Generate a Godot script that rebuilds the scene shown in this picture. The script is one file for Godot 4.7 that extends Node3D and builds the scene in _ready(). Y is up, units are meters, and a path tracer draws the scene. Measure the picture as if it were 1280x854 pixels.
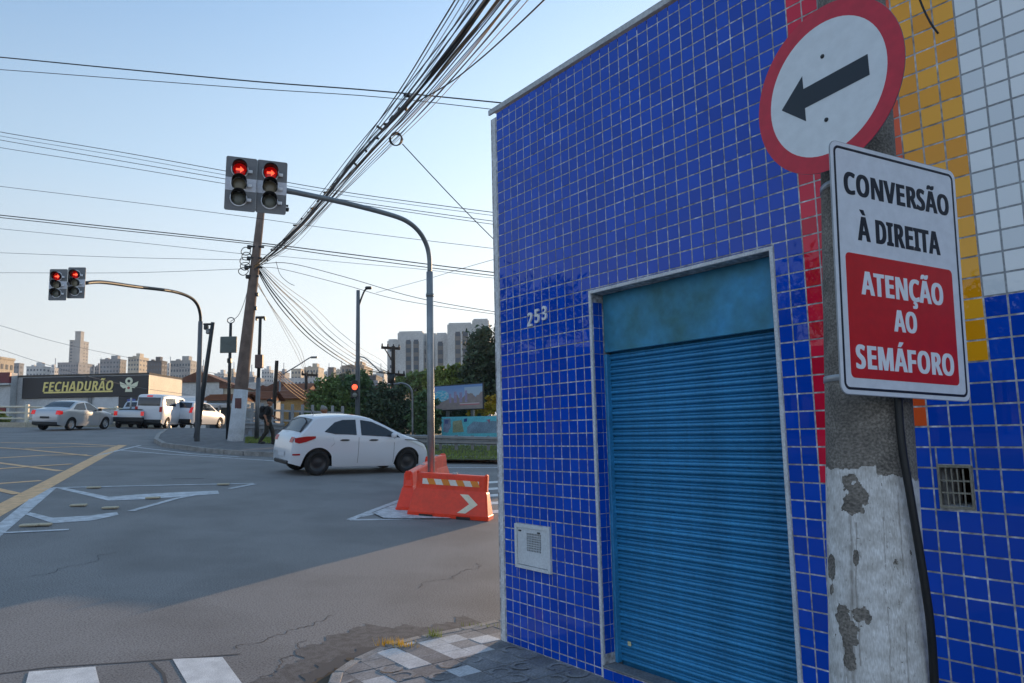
extends Node3D
# A street corner at sunset: blue tiled shop, road signs on a concrete pole, intersection and city beyond.
const EYE := 1.775            # camera height over the corner pavement (pavement at the shop corner is y = 0)
const F := 918.44
const PITCH := 0.1231
const ROLL := 0.0222
const WALL_YAW := 0.6374
var M := {}
var used := {}
var rng := RandomNumberGenerator.new()
var shop: Node3D
var noise_cache := {}

func _ready():
	rng.seed = 7
	# ---- camera
	var cam := Camera3D.new(); cam.name = "camera"; add_child(cam)
	cam.position = Vector3(0, EYE, 0); cam.rotation = Vector3(PITCH, 0, -ROLL); cam.rotation_order = EULER_ORDER_YXZ
	cam.fov = rad_to_deg(2.0 * atan(427.0 / F)); cam.near = 0.05; cam.far = 6000.0; cam.current = true
	# ---- sky, exposure, air
	var env := Environment.new()
	env.background_mode = Environment.BG_SKY
	env.tonemap_mode = Environment.TONE_MAPPER_LINEAR
	env.tonemap_exposure = 1.95
	env.background_energy_multiplier = 1.0
	env.sdfgi_enabled = true; env.ssao_enabled = true; env.ssil_enabled = true
	env.fog_enabled = true; env.fog_density = 0.0003; env.fog_light_color = Color(0.86, 0.9, 0.95)
	var sky := Sky.new(); var pan := PanoramaSkyMaterial.new(); pan.panorama = sky_picture(); sky.sky_material = pan
	env.sky = sky
	var we := WorldEnvironment.new(); we.name = "environment"; we.environment = env; add_child(we)
	# ---- sun: low, ahead of the camera and to the right, behind the shop
	var sun := DirectionalLight3D.new(); sun.name = "sun"; add_child(sun)
	var s := sun_dir()
	sun.look_at_from_position(Vector3.ZERO, -s, Vector3.UP)
	sun.light_energy = 1.2; sun.light_color = Color(1.0, 0.83, 0.64); sun.light_angular_distance = 0.5; sun.shadow_enabled = true
	materials()
	ground_and_roads()
	shop_building()
	near_pole_and_signs()
	far_buildings()
	vegetation()
	middle_distance()
	street_furniture()
	vehicles()
	barriers()
	people()
	cables()

func sun_dir() -> Vector3:   # towards the sun
	var az := 0.46; var el := 0.125
	return Vector3(sin(az) * cos(el), sin(el), -cos(az) * cos(el))

func sky_picture() -> ImageTexture:
	var w := 256; var h := 128
	var im := Image.create(w, h, false, Image.FORMAT_RGBF)
	var s := sun_dir()
	# radiance by elevation (degrees), as the clear evening sky shows it
	var steps_ := [[0.0, Vector3(0.57, 0.58, 0.56)], [4.0, Vector3(0.54, 0.57, 0.575)], [9.0, Vector3(0.475, 0.53, 0.56)], [19.0, Vector3(0.31, 0.43, 0.555)], [30.0, Vector3(0.19, 0.315, 0.49)], [50.0, Vector3(0.16, 0.295, 0.49)], [90.0, Vector3(0.15, 0.28, 0.48)]]
	for y in h:
		var el := PI / 2 - (y + 0.5) / h * PI
		for x in w:
			var u := (x + 0.5) / w * TAU
			var d := Vector3(sin(u) * cos(el), sin(el), -cos(u) * cos(el))
			var away := 0.5 - 0.5 * cos(u - atan2(s.x, -s.z))     # 0 towards the sun, 1 opposite: the pale band is lower there
			var e := minf(90.0, rad_to_deg(clampf(el, 0.0, PI / 2)) * (0.85 + 0.7 * away))
			var c: Vector3 = steps_[-1][1]
			for k in steps_.size() - 1:
				if e <= steps_[k + 1][0]:
					var t: float = (e - steps_[k][0]) / (steps_[k + 1][0] - steps_[k][0])
					c = (steps_[k][1] as Vector3).lerp(steps_[k + 1][1], t); break
			var a := acos(clampf(d.dot(s), -1, 1))
			c *= 0.68 + 0.50 * cos(a) * cos(a)      # Rayleigh scattering: darkest square to the sun
			c += Vector3(0.22, 0.19, 0.15) * exp(-a / 0.36) + Vector3(1.2, 0.95, 0.6) * exp(-a / 0.12)
			c += Vector3(0.20, 0.185, 0.19) * smoothstep(1.5, 2.9, a)   # the pale counter-twilight opposite the sun, which lights the shop front
			im.set_pixel(x, y, Color(c.x, c.y, c.z))
	return ImageTexture.create_from_image(im)

# ---------------------------------------------------------------- places
func ray(px: float, py: float) -> Vector3:      # right, up, forward (forward = 1)
	var X := px - 640.0; var Y := 427.0 - py
	var c := cos(ROLL); var s := sin(ROLL)
	var x := (X * c + Y * s) / F; var y := (-X * s + Y * c) / F
	var d := Vector3(x, sin(PITCH) + y * cos(PITCH), cos(PITCH) - y * sin(PITCH))
	return d / d.z
func at(px: float, py: float, depth: float) -> Vector3:
	var r := ray(px, py) * depth
	return Vector3(r.x, r.y + EYE, -r.z)
func sp(t: float, k: float) -> float:
	return t if t / k > 30.0 else k * log(1.0 + exp(t / k))
func gh(x: float, d: float) -> float:           # height of the road, world y
	return EYE - 2.0 + 0.045 * (sp(d - 5.0, 2.0) - sp(d - 42.0, 4.0)) - 2.1 * tanh(x / 35.0)
func hit(px: float, py: float, lift := 0.0) -> Vector3:
	var r := ray(px, py)
	var lo := 1.5; var t := 1.5
	while t < 130.0:
		if r.y * t + EYE < gh(r.x * t, t) + lift: break
		lo = t; t += 0.25
	var hi := t
	for i in 24:
		var m := (lo + hi) / 2
		if r.y * m + EYE < gh(r.x * m, m) + lift: hi = m
		else: lo = m
	return Vector3(r.x * hi, r.y * hi + EYE, -hi)
func on(px: float, depth: float) -> Vector3:    # ground point under picture column px at a depth
	var x := ray(px, 545).x * depth
	return Vector3(x, gh(x, depth), -depth)
func gp(v: Vector3, lift := 0.0) -> Vector3:
	return Vector3(v.x, gh(v.x, -v.z) + lift, v.z)

# ---------------------------------------------------------------- naming
func numbered(called: String) -> String:
	if not used.has(called):
		used[called] = 0
		return called
	used[called] += 1
	return "%s_%03d" % [called, used[called]]
func thing(called, label, category, where = Vector3.ZERO, turn = 0.0, group = "") -> Node3D:
	var o := Node3D.new(); o.name = numbered(called); add_child(o)
	o.position = where; o.rotation.y = turn
	tag(o, label, category, group)
	return o
func tag(o, label, category, group = ""):
	o.set_meta("label", label); o.set_meta("category", category)
	if group != "": o.set_meta("group", group)
	return o
func obj(called: String, st, m, parent: Node = null) -> MeshInstance3D:
	var o := MeshInstance3D.new()
	if st is SurfaceTool:
		st.generate_normals()
		o.mesh = st.commit()
	else: o.mesh = st
	o.material_override = m
	if parent == null or parent == self:
		o.name = numbered(called); add_child(o)
	else:
		o.name = called
		var n := 1
		while parent.has_node(NodePath(o.name)):
			o.name = "%s_%03d" % [called, n]; n += 1
		parent.add_child(o, true)
	return o
func piece(called: String, mesh: Mesh, m: Material, parent: Node, xf: Transform3D, n: int) -> MeshInstance3D:
	var o := MeshInstance3D.new(); o.mesh = mesh; o.material_override = m
	o.name = called if n == 0 else "%s_%03d" % [called, n]
	o.transform = xf; parent.add_child(o, true)
	return o
func struct(called: String, st, m) -> MeshInstance3D:
	var o := obj(called, st, m); o.set_meta("kind", "structure"); return o
func stuff(o): o.set_meta("kind", "stuff"); return o
func dup(root: Node3D, where: Vector3, turn: float, label: String) -> Node3D:
	var base := String(root.name)
	var r: Node3D = root.duplicate(); r.name = numbered(base); add_child(r)
	r.position = where; r.rotation.y = turn; r.set_meta("label", label)
	return r

# ---------------------------------------------------------------- shapes
func mb(smooth := false) -> SurfaceTool:
	var st := SurfaceTool.new(); st.begin(Mesh.PRIMITIVE_TRIANGLES)
	st.set_smooth_group(0 if smooth else -1)
	return st
func tri(st, a: Vector3, b: Vector3, c: Vector3):   # counter-clockwise seen from outside
	st.add_vertex(a); st.add_vertex(c); st.add_vertex(b)
func quad(st, a: Vector3, b: Vector3, c: Vector3, d: Vector3):
	tri(st, a, b, c); tri(st, a, c, d)
func box(st, c: Vector3, size: Vector3, bev := 0.0, xf := Transform3D.IDENTITY):
	var h := size / 2
	if bev <= 0.0:
		var p := []
		for i in 8:
			p.append(xf * (c + Vector3(h.x * (1 if i & 1 else -1), h.y * (1 if i & 2 else -1), h.z * (1 if i & 4 else -1))))
		quad(st, p[4], p[5], p[7], p[6]); quad(st, p[1], p[0], p[2], p[3])
		quad(st, p[5], p[1], p[3], p[7]); quad(st, p[0], p[4], p[6], p[2])
		quad(st, p[6], p[7], p[3], p[2]); quad(st, p[0], p[1], p[5], p[4])
		return
	var V := {}   # corner -> three points, one per face
	for i in 8:
		var sg := Vector3(1 if i & 1 else -1, 1 if i & 2 else -1, 1 if i & 4 else -1)
		for k in 3:
			var e := h - Vector3.ONE * bev; e[k] = h[k]
			V[i * 3 + k] = xf * (c + sg * e)
	var f := [[[4, 5, 7, 6], 2], [[1, 0, 2, 3], 2], [[5, 1, 3, 7], 0], [[0, 4, 6, 2], 0], [[6, 7, 3, 2], 1], [[0, 1, 5, 4], 1]]
	for q in f:
		quad(st, V[q[0][0] * 3 + q[1]], V[q[0][1] * 3 + q[1]], V[q[0][2] * 3 + q[1]], V[q[0][3] * 3 + q[1]])
	var cen := xf * c
	for k in 3:       # edges along axis k
		var a := (k + 1) % 3; var b := (k + 2) % 3
		for sa in 2:
			for sb in 2:
				var i0 := (sa << a) | (sb << b); var i1 := i0 | (1 << k)
				outq(st, V[i0 * 3 + a], V[i1 * 3 + a], V[i1 * 3 + b], V[i0 * 3 + b], cen)
	for i in 8:
		var a: Vector3 = V[i * 3]; var b: Vector3 = V[i * 3 + 1]; var d: Vector3 = V[i * 3 + 2]
		if (b - a).cross(d - a).dot(a - cen) > 0: tri(st, a, b, d)
		else: tri(st, a, d, b)
func outq(st, a: Vector3, b: Vector3, c: Vector3, d: Vector3, cen: Vector3):
	if (b - a).cross(c - a).dot((a + c) / 2 - cen) > 0: quad(st, a, b, c, d)
	else: quad(st, d, c, b, a)
func bar(st, a: Vector3, b: Vector3, w: float, t: float, up := Vector3.UP):   # rectangular bar from a to b
	var z := (b - a); var L := z.length(); z /= L
	var x := up.cross(z)
	if x.length() < 0.01: x = Vector3.RIGHT.cross(z)
	x = x.normalized(); var y := z.cross(x)
	box(st, Vector3.ZERO, Vector3(w, t, L), 0.0, Transform3D(Basis(x, y, z), (a + b) / 2))
func tube(st, pts: Array, r, sides := 8, caps := true):
	var n := pts.size(); var ref := Vector3.UP; var rings := []
	for i in n:
		var t: Vector3 = (pts[mini(i + 1, n - 1)] - pts[maxi(i - 1, 0)]).normalized()
		if i == 0: ref = Vector3.RIGHT if absf(t.x) < 0.8 else Vector3.FORWARD
		var x := (ref - t * ref.dot(t)).normalized(); var y := t.cross(x); ref = x
		var rr: float = r[i] if r is Array else r
		var ring := []
		for k in sides: ring.append(pts[i] + (x * cos(TAU * k / sides) + y * sin(TAU * k / sides)) * rr)
		rings.append(ring)
	for i in n - 1:
		for k in sides:
			var k2 := (k + 1) % sides
			quad(st, rings[i][k], rings[i][k2], rings[i + 1][k2], rings[i + 1][k])
	if caps:
		for k in range(1, sides - 1):
			tri(st, rings[0][0], rings[0][k + 1], rings[0][k]); tri(st, rings[n - 1][0], rings[n - 1][k], rings[n - 1][k + 1])
func curve(pts: Array, n := 24) -> Array:
	var c := Curve3D.new(); var m := pts.size()
	for i in m:
		var t: Vector3 = (pts[mini(i + 1, m - 1)] - pts[maxi(i - 1, 0)]) / 6.0
		c.add_point(pts[i], -t, t)
	var out := []
	for i in n + 1:
		var u := float(i) / n * (m - 1); var k := mini(int(u), m - 2)
		out.append(c.sample(k, u - k))
	return out
func lathe(st, prof: Array, sides := 20, xf := Transform3D.IDENTITY):   # prof: Vector2(radius, y) from bottom to top on the outside
	for i in prof.size() - 1:
		for k in sides:
			var a := TAU * k / sides; var b := TAU * (k + 1) / sides
			var p: Vector2 = prof[i]; var q: Vector2 = prof[i + 1]
			var A := xf * Vector3(p.x * cos(a), p.y, -p.x * sin(a)); var B := xf * Vector3(p.x * cos(b), p.y, -p.x * sin(b))
			var C := xf * Vector3(q.x * cos(b), q.y, -q.x * sin(b)); var D := xf * Vector3(q.x * cos(a), q.y, -q.x * sin(a))
			if p.x > 1e-6: tri(st, A, B, C)
			if q.x > 1e-6: tri(st, A, C, D)
			if p.x <= 1e-6: pass
func extr(st, poly: PackedVector2Array, z0: float, z1: float, xf := Transform3D.IDENTITY):   # polygon in xy, from z0 back to z1 front
	if Geometry2D.is_polygon_clockwise(poly): poly.reverse()
	var ix := Geometry2D.triangulate_polygon(poly); var n := poly.size()
	for i in range(0, ix.size(), 3):
		var a := poly[ix[i]]; var b := poly[ix[i + 1]]; var c := poly[ix[i + 2]]
		if (b - a).cross(c - a) < 0: var t := b; b = c; c = t
		tri(st, xf * Vector3(a.x, a.y, z1), xf * Vector3(b.x, b.y, z1), xf * Vector3(c.x, c.y, z1))
		tri(st, xf * Vector3(a.x, a.y, z0), xf * Vector3(c.x, c.y, z0), xf * Vector3(b.x, b.y, z0))
	for i in n:
		var a := poly[i]; var b := poly[(i + 1) % n]
		quad(st, xf * Vector3(a.x, a.y, z0), xf * Vector3(b.x, b.y, z0), xf * Vector3(b.x, b.y, z1), xf * Vector3(a.x, a.y, z1))
func rrect(w: float, h: float, r: float, n := 5) -> PackedVector2Array:
	var out := PackedVector2Array()
	for q in 4:
		var cx := (w / 2 - r) * (1 if q == 0 or q == 3 else -1); var cy := (h / 2 - r) * (1 if q < 2 else -1)
		for k in n + 1:
			var a := PI / 2 * (q + float(k) / n)
			out.append(Vector2(cx + r * cos(a), cy + r * sin(a)))
	return out
func disc(r: float, n := 32) -> PackedVector2Array:
	var out := PackedVector2Array()
	for k in n: out.append(Vector2(r * cos(TAU * k / n), r * sin(TAU * k / n)))
	return out
func ringshape(st, outer: PackedVector2Array, inner: PackedVector2Array, z0: float, z1: float, xf := Transform3D.IDENTITY):
	var n := outer.size()
	for i in n:
		var j := (i + 1) % n
		var a := outer[i]; var b := outer[j]; var c := inner[j]; var d := inner[i]
		quad(st, xf * Vector3(d.x, d.y, z1), xf * Vector3(a.x, a.y, z1), xf * Vector3(b.x, b.y, z1), xf * Vector3(c.x, c.y, z1))
		quad(st, xf * Vector3(c.x, c.y, z0), xf * Vector3(b.x, b.y, z0), xf * Vector3(a.x, a.y, z0), xf * Vector3(d.x, d.y, z0))
		quad(st, xf * Vector3(a.x, a.y, z0), xf * Vector3(b.x, b.y, z0), xf * Vector3(b.x, b.y, z1), xf * Vector3(a.x, a.y, z1))
		quad(st, xf * Vector3(c.x, c.y, z0), xf * Vector3(d.x, d.y, z0), xf * Vector3(d.x, d.y, z1), xf * Vector3(c.x, c.y, z1))
func lettering(called: String, t: String, w: float, h: float, m: Material, parent: Node, xf: Transform3D, deep := 0.003, bold := 0.0) -> MeshInstance3D:
	# lettering of overall size w x h centred on xf, front face towards +z
	var f := SystemFont.new(); f.font_names = PackedStringArray(["Droid Sans"]); f.font_weight = 700
	var tm := TextMesh.new(); tm.text = t; tm.font = f; tm.font_size = 64; tm.pixel_size = 0.01; tm.depth = 0.02; tm.curve_step = 2.0
	var bb := tm.get_aabb()
	var sc := Vector3((w - bold * 2.0) / maxf(bb.size.x, 1e-4), h / maxf(bb.size.y, 1e-4), deep / 0.02)
	var cen := bb.position + bb.size / 2
	var o: MeshInstance3D
	for k in ([0, -1, 1] if bold > 0.0 else [0]):    # heavier strokes: the same letters again, a hair in front and beside
		var q := obj(called, tm, m, parent if k == 0 else parent)
		q.transform = xf * Transform3D(Basis.from_scale(sc), Vector3(-cen.x * sc.x + k * bold, -cen.y * sc.y, absf(k) * 0.0002 + (0.0001 if k > 0 else 0.0)))
		if k == 0: o = q
	return o
func sheet(st, pts: Array, lift: float):       # flat marking on the road: polygon of picture points laid on the ground, cut fine enough to follow it
	var P := PackedVector2Array()
	for p in pts:
		var g := hit(p.x, p.y); P.append(Vector2(g.x, -g.z))
	if Geometry2D.is_polygon_clockwise(P): P.reverse()
	var ix := Geometry2D.triangulate_polygon(P)
	for i in range(0, ix.size(), 3): sub_sheet(st, P[ix[i]], P[ix[i + 1]], P[ix[i + 2]], lift, 0)
func sub_sheet(st, a: Vector2, b: Vector2, c: Vector2, lift: float, lev: int):
	var la := a.distance_to(b); var lb := b.distance_to(c); var lc := c.distance_to(a)
	var mx := maxf(la, maxf(lb, lc))
	if mx > 1.2 and lev < 8:
		if mx == la:
			var m := (a + b) / 2; sub_sheet(st, a, m, c, lift, lev + 1); sub_sheet(st, m, b, c, lift, lev + 1)
		elif mx == lb:
			var m := (b + c) / 2; sub_sheet(st, a, b, m, lift, lev + 1); sub_sheet(st, a, m, c, lift, lev + 1)
		else:
			var m := (c + a) / 2; sub_sheet(st, a, b, m, lift, lev + 1); sub_sheet(st, m, b, c, lift, lev + 1)
		return
	if (b - a).cross(c - a) < 0: var t := b; b = c; c = t
	tri(st, Vector3(a.x, gh(a.x, a.y) + lift, -a.y), Vector3(b.x, gh(b.x, b.y) + lift, -b.y), Vector3(c.x, gh(c.x, c.y) + lift, -c.y))
func line_sheet(st, pts: Array, w: float, lift: float):   # painted line of width w through picture points
	var g := []
	for p in pts:
		var h := hit(p.x, p.y); g.append(Vector2(h.x, -h.z))
	var L := []; var R := []
	for i in g.size():
		var t: Vector2 = (g[mini(i + 1, g.size() - 1)] - g[maxi(i - 1, 0)]).normalized()
		var nrm := Vector2(-t.y, t.x) * w / 2
		L.append(g[i] + nrm); R.append(g[i] - nrm)
	for i in g.size() - 1:
		sub_sheet(st, L[i], R[i], R[i + 1], lift, 0); sub_sheet(st, L[i], R[i + 1], L[i + 1], lift, 0)

# ---------------------------------------------------------------- materials
func noise_tex(kind: String, freq: float, lo: float, hi: float, size := 512, seed_ := 1, tint := Color.WHITE, tint2 := Color.WHITE) -> NoiseTexture2D:
	var key := "%s_%s_%s_%s_%s_%s_%s_%s" % [kind, freq, lo, hi, size, seed_, tint.to_html(), tint2.to_html()]
	if noise_cache.has(key): return noise_cache[key]
	var n := FastNoiseLite.new(); n.seed = seed_; n.frequency = freq
	if kind == "cell":
		n.noise_type = FastNoiseLite.TYPE_CELLULAR; n.cellular_return_type = FastNoiseLite.RETURN_CELL_VALUE
	else:
		n.noise_type = FastNoiseLite.TYPE_SIMPLEX_SMOOTH; n.fractal_octaves = 5 if kind == "fbm" else 3; n.fractal_gain = 0.55 if kind == "fbm" else 0.8
	var t := NoiseTexture2D.new(); t.width = size; t.height = size; t.seamless = true; t.noise = n
	var g := Gradient.new(); g.offsets = PackedFloat32Array([0.0, 1.0])
	g.colors = PackedColorArray([Color(tint.r * lo, tint.g * lo, tint.b * lo), Color(tint2.r * hi, tint2.g * hi, tint2.b * hi)])
	t.color_ramp = g
	noise_cache[key] = t
	return t
func mat(hex: String, rough := 0.7, metal := 0.0) -> StandardMaterial3D:
	var m := StandardMaterial3D.new(); m.albedo_color = Color(hex); m.roughness = rough; m.metallic = metal
	return m
func grain(m: StandardMaterial3D, fine: Texture2D, fine_size: float, coarse: Texture2D = null, coarse_size := 1.0, world := false) -> StandardMaterial3D:
	m.albedo_texture = fine; m.uv1_triplanar = true; m.uv1_world_triplanar = world; m.uv1_scale = Vector3.ONE / fine_size
	if coarse:
		m.detail_enabled = true; m.detail_albedo = coarse; m.detail_blend_mode = BaseMaterial3D.BLEND_MODE_MUL
		m.detail_uv_layer = BaseMaterial3D.DETAIL_UV_2; m.uv2_triplanar = true; m.uv2_world_triplanar = world; m.uv2_scale = Vector3.ONE / coarse_size
	return m
func rough_relief(m: StandardMaterial3D, t: Texture2D, cm: float) -> StandardMaterial3D:
	m.heightmap_enabled = true; m.heightmap_texture = t; m.heightmap_scale = cm
	return m
func worn(hex: String, rough := 0.75, amount := 0.25, size := 0.6) -> StandardMaterial3D:
	return grain(mat(hex, rough), noise_tex("fbm", 0.02, 1.0 - amount, 1.0, 512, 3), size, noise_tex("fbm", 0.008, 1.0 - amount * 0.8, 1.0, 512, 9), size * 5.0)
func materials():
	var fine := noise_tex("fbm", 0.12, 0.55, 1.25, 1024, 2)
	M.asphalt = grain(mat("#858482", 0.85), noise_tex("grit", 0.11, 0.35, 1.5, 1024, 2), 2.6, noise_tex("fbm", 0.01, 0.85, 1.08, 512, 5), 11.0, true)
	M.asphalt_patch = grain(mat("#7f7d7b", 0.85), noise_tex("fbm", 0.22, 0.42, 1.42, 1024, 2), 1.1, noise_tex("fbm", 0.01, 0.8, 1.08, 512, 6), 2.0, true)
	M.asphalt_old = grain(mat("#6b6a69", 0.85), noise_tex("grit", 0.11, 0.3, 1.5, 1024, 2), 1.6, noise_tex("fbm", 0.02, 0.7, 1.15, 512, 6), 1.2, true)
	M.tar = grain(mat("#4c4b4b", 0.8), fine, 0.8, null, 1.0, true)
	M.paint_white = grain(mat("#e6e6e2", 0.65), noise_tex("fbm", 0.08, 0.75, 1.1, 512, 21), 0.5, noise_tex("fbm", 0.03, 0.85, 1.05, 512, 22), 3.0, true)
	M.paint_old = grain(mat("#dde0e2", 0.7), noise_tex("fbm", 0.08, 0.62, 1.15, 512, 21), 0.6, noise_tex("fbm", 0.02, 0.72, 1.08, 512, 23), 2.2, true)
	M.paint_yellow = grain(mat("#f2c08a", 0.7), noise_tex("fbm", 0.08, 0.75, 1.1, 512, 21), 0.6, noise_tex("fbm", 0.02, 0.82, 1.05, 512, 24), 2.5, true)
	M.concrete = worn("#8f8b85", 0.9, 0.3, 0.5)
	M.kerb = grain(mat("#bdbab4", 0.9), noise_tex("fbm", 0.06, 0.6, 1.1, 512, 31), 0.5, noise_tex("fbm", 0.012, 0.7, 1.05, 512, 32), 2.0)
	M.pavement = grain(mat("#7c7d7e", 0.9), fine, 0.7, noise_tex("fbm", 0.01, 0.7, 1.05, 512, 33), 3.0, true)
	M.soil = grain(mat("#5c5140", 0.95), fine, 0.6, noise_tex("fbm", 0.01, 0.6, 1.1, 512, 34), 4.0, true)
	M.grass_ground = grain(mat("#47502a", 0.95), fine, 0.5, noise_tex("fbm", 0.012, 0.5, 1.1, 512, 35), 5.0, true)
	M.dark_metal = worn("#3a3f42", 0.5, 0.2, 0.4); M.dark_metal.metallic = 0.4
	M.grey_metal = worn("#8b9093", 0.42, 0.22, 0.4); M.grey_metal.metallic = 0.7
	M.galv = worn("#a3a8aa", 0.45, 0.2, 0.3); M.galv.metallic = 0.6
	M.alu = worn("#b4b8bb", 0.4, 0.15, 0.3); M.alu.metallic = 0.35
	M.black = mat("#101214", 0.5); M.rubber = grain(mat("#1a1a1b", 0.85), fine, 0.3)
	M.cable = mat("#15171b", 0.6); M.cable_grey = mat("#59616b", 0.6); M.cable_tan = mat("#b8905c", 0.7)
	M.white_paint = worn("#d2d4d3", 0.6, 0.18, 0.5)
	M.leaf = []
	for hx in ["#6c8544", "#557344", "#83953f", "#43583b", "#d8ba38", "#93a042"]:
		var lm := mat(hx, 0.7); lm.backlight_enabled = true; lm.backlight = Color(hx) * 0.75
		M.leaf.append(grain(lm, noise_tex("fbm", 0.03, 0.55, 1.2, 256, 41), 1.5))
	M.bark = worn("#4a3f35", 0.95, 0.4, 0.4)

# ---------------------------------------------------------------- ground
func hill(x: float, d: float) -> float:
	return 40.0 * smoothstep(140.0, 620.0, d) * smoothstep(140.0, -140.0, x + 0.10 * d) + 6.0 * smoothstep(300.0, 900.0, d)
func terrain(x: float, d: float) -> float:
	var near := smoothstep(40.0, 70.0, maxf(absf(x) * 0.8, absf(d - 15.0) * 1.0))
	return gh(x, clampf(d, -40.0, 90.0)) - 0.5 * (1.0 - near) - 0.06 + hill(x, d)
func grid(xs: Array, ds: Array, f: Callable) -> SurfaceTool:
	var st := mb(true)
	for i in xs.size() - 1:
		for j in ds.size() - 1:
			var p := func(a, b): return Vector3(xs[a], f.call(xs[a], ds[b]), -ds[b])
			quad(st, p.call(i, j), p.call(i + 1, j), p.call(i + 1, j + 1), p.call(i, j + 1))
	return st
func steps(a: float, b: float, st: float) -> Array:
	var o := []; var v := a
	while v < b - 1e-3: o.append(v); v += st
	o.append(b); return o
func ground_and_roads():
	var xs := [-2600.0, -1200.0, -700.0, -500.0, -380.0, -300.0, -240.0, -190.0, -150.0, -120.0, -95.0] + steps(-80, 80, 8.0) + [95.0, 120.0, 160.0, 220.0, 320.0, 500.0, 900.0, 2600.0]
	var ds := [-2600.0, -1000.0, -400.0, -200.0, -100.0] + steps(-60, 120, 8.0) + [140.0, 170.0, 210.0, 260.0, 320.0, 390.0, 460.0, 540.0, 620.0, 720.0, 900.0, 1400.0, 2600.0]
	struct("ground", grid(xs, ds, terrain), M.grass_ground)
	struct("road", grid(steps(-64, -12, 1.0) + steps(-11.5, 4, 0.5) + steps(5, 48, 1.0), steps(-22, 2, 1.0) + steps(2.5, 30, 0.5) + steps(31, 46, 1.0), gh), M.asphalt)
	# --- far corner pavement, a raised slab with a worn kerb
	var kerb_px := [Vector2(222, 538.0), Vector2(208, 540.0), Vector2(198, 547.0), Vector2(195, 553.0), Vector2(205, 559.0), Vector2(237, 563.0), Vector2(259, 566.0), Vector2(306, 569.5), Vector2(347, 571.5), Vector2(420, 573.0), Vector2(520, 575.0), Vector2(640, 577.5)]
	var edge := []
	for p in kerb_px: edge.append(hit(p.x, p.y))
	var back := [Vector3(2.0, 0, -33.0), Vector3(-4, 0, -34.0), Vector3(-9.0, 0, -35.0), Vector3(-13, 0, -38.5), Vector3(-14.5, 0, -42.0)]
	var st := mb(); var poly := PackedVector2Array()
	for e in edge: poly.append(Vector2(e.x, -e.z))
	for b in back: poly.append(Vector2(b.x, -b.z))
	if Geometry2D.is_polygon_clockwise(poly): poly.reverse()
	var ix := Geometry2D.triangulate_polygon(poly)
	for i in range(0, ix.size(), 3): sub_sheet(st, poly[ix[i]], poly[ix[i + 1]], poly[ix[i + 2]], 0.135, 0)
	struct("far_pavement", st, M.pavement)
	st = mb()
	for i in edge.size() - 1:
		var n := int(ceil(edge[i].distance_to(edge[i + 1]) / 1.0))
		for k in n:
			var a := gp(edge[i].lerp(edge[i + 1], float(k) / n), 0.0); var b := gp(edge[i].lerp(edge[i + 1], (k + 0.97) / n), 0.0)
			bar(st, a + Vector3.UP * 0.06, b + Vector3.UP * (0.06 + rng.randf_range(-0.008, 0.008)), 0.16, 0.19)
	struct("far_kerb", st, M.kerb)
	# --- grass verge in front of the guard rail (thin soil sheet, blades on it)
	st = mb()
	var gpoly := [Vector2(500, 573.6), Vector2(640, 575.5), Vector2(640, 558), Vector2(500, 556)]
	sheet_lift(st, gpoly, 0.145)
	struct("verge_soil", st, M.grass_ground)
	st = mb()
	sheet_lift(st, [Vector2(306, 553.5), Vector2(346, 555.0), Vector2(346, 547), Vector2(306, 546.5)], 0.145)
	struct("verge_soil", st, M.grass_ground)
	st = mb()
	for i in 5200:
		var p: Vector3
		if i < 4000: p = hit(rng.randf_range(500, 640), rng.randf_range(556.5, 574.8), 0.14)
		else: p = hit(rng.randf_range(306, 346), rng.randf_range(547, 554.5), 0.14)
		blade(st, p, rng.randf_range(0.03, 0.11), 0.03)
	stuff(tag(obj("grass", st, M.leaf[2]), "green grass growing on the verges by the guard rails", "grass"))
	# --- yellow box junction
	st = mb(); sheet(st, [Vector2(-60, 662), Vector2(0, 629.5), Vector2(138, 560), Vector2(148, 556.4), Vector2(159, 556.6), Vector2(151, 560.2), Vector2(0, 646), Vector2(-60, 684)], 0.004); struct("yellow_box_border", st, M.paint_yellow)
	var ys := [[[0, 553.6], [88, 554.6], [148, 557.8]], [[-60, 556], [0, 560], [31, 562], [113, 570.3]], [[-60, 577], [0, 572.7], [56, 569.2], [109, 568.6]], [[31, 561], [94, 558.7], [142, 559]], [[-60, 571], [0, 579], [76, 589]], [[-60, 593], [0, 586.3], [37, 583.8], [90, 580.4]], [[-60, 612], [0, 604.7], [51, 601]], [[-60, 599], [0, 613], [22, 618]]]
	for i in ys.size():
		st = mb(); var pl := []
		for p in ys[i]: pl.append(Vector2(p[0], p[1]))
		line_sheet(st, pl, 0.2, 0.004 if i % 2 == 0 else 0.008); struct("yellow_box_line", st, M.paint_yellow)
	# --- worn white hatched island
	st = mb(); sheet(st, [Vector2(-40, 683), Vector2(0, 653.5), Vector2(52, 611.5), Vector2(71, 609.5), Vector2(66, 614), Vector2(6, 666), Vector2(-40, 706)], 0.004); struct("island_border", st, M.paint_old)
	for q in [[[66, 610.3], [160, 608], [317, 604.7]], [[287, 611.3], [318, 605.4]], [[0, 666.8], [86, 662.6]], [[163, 639.5], [220, 623.7], [245, 619]]]:
		st = mb(); var pl := []
		for p in q: pl.append(Vector2(p[0], p[1]))
		line_sheet(st, pl, 0.12, 0.008); struct("island_line", st, M.paint_old)
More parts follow.
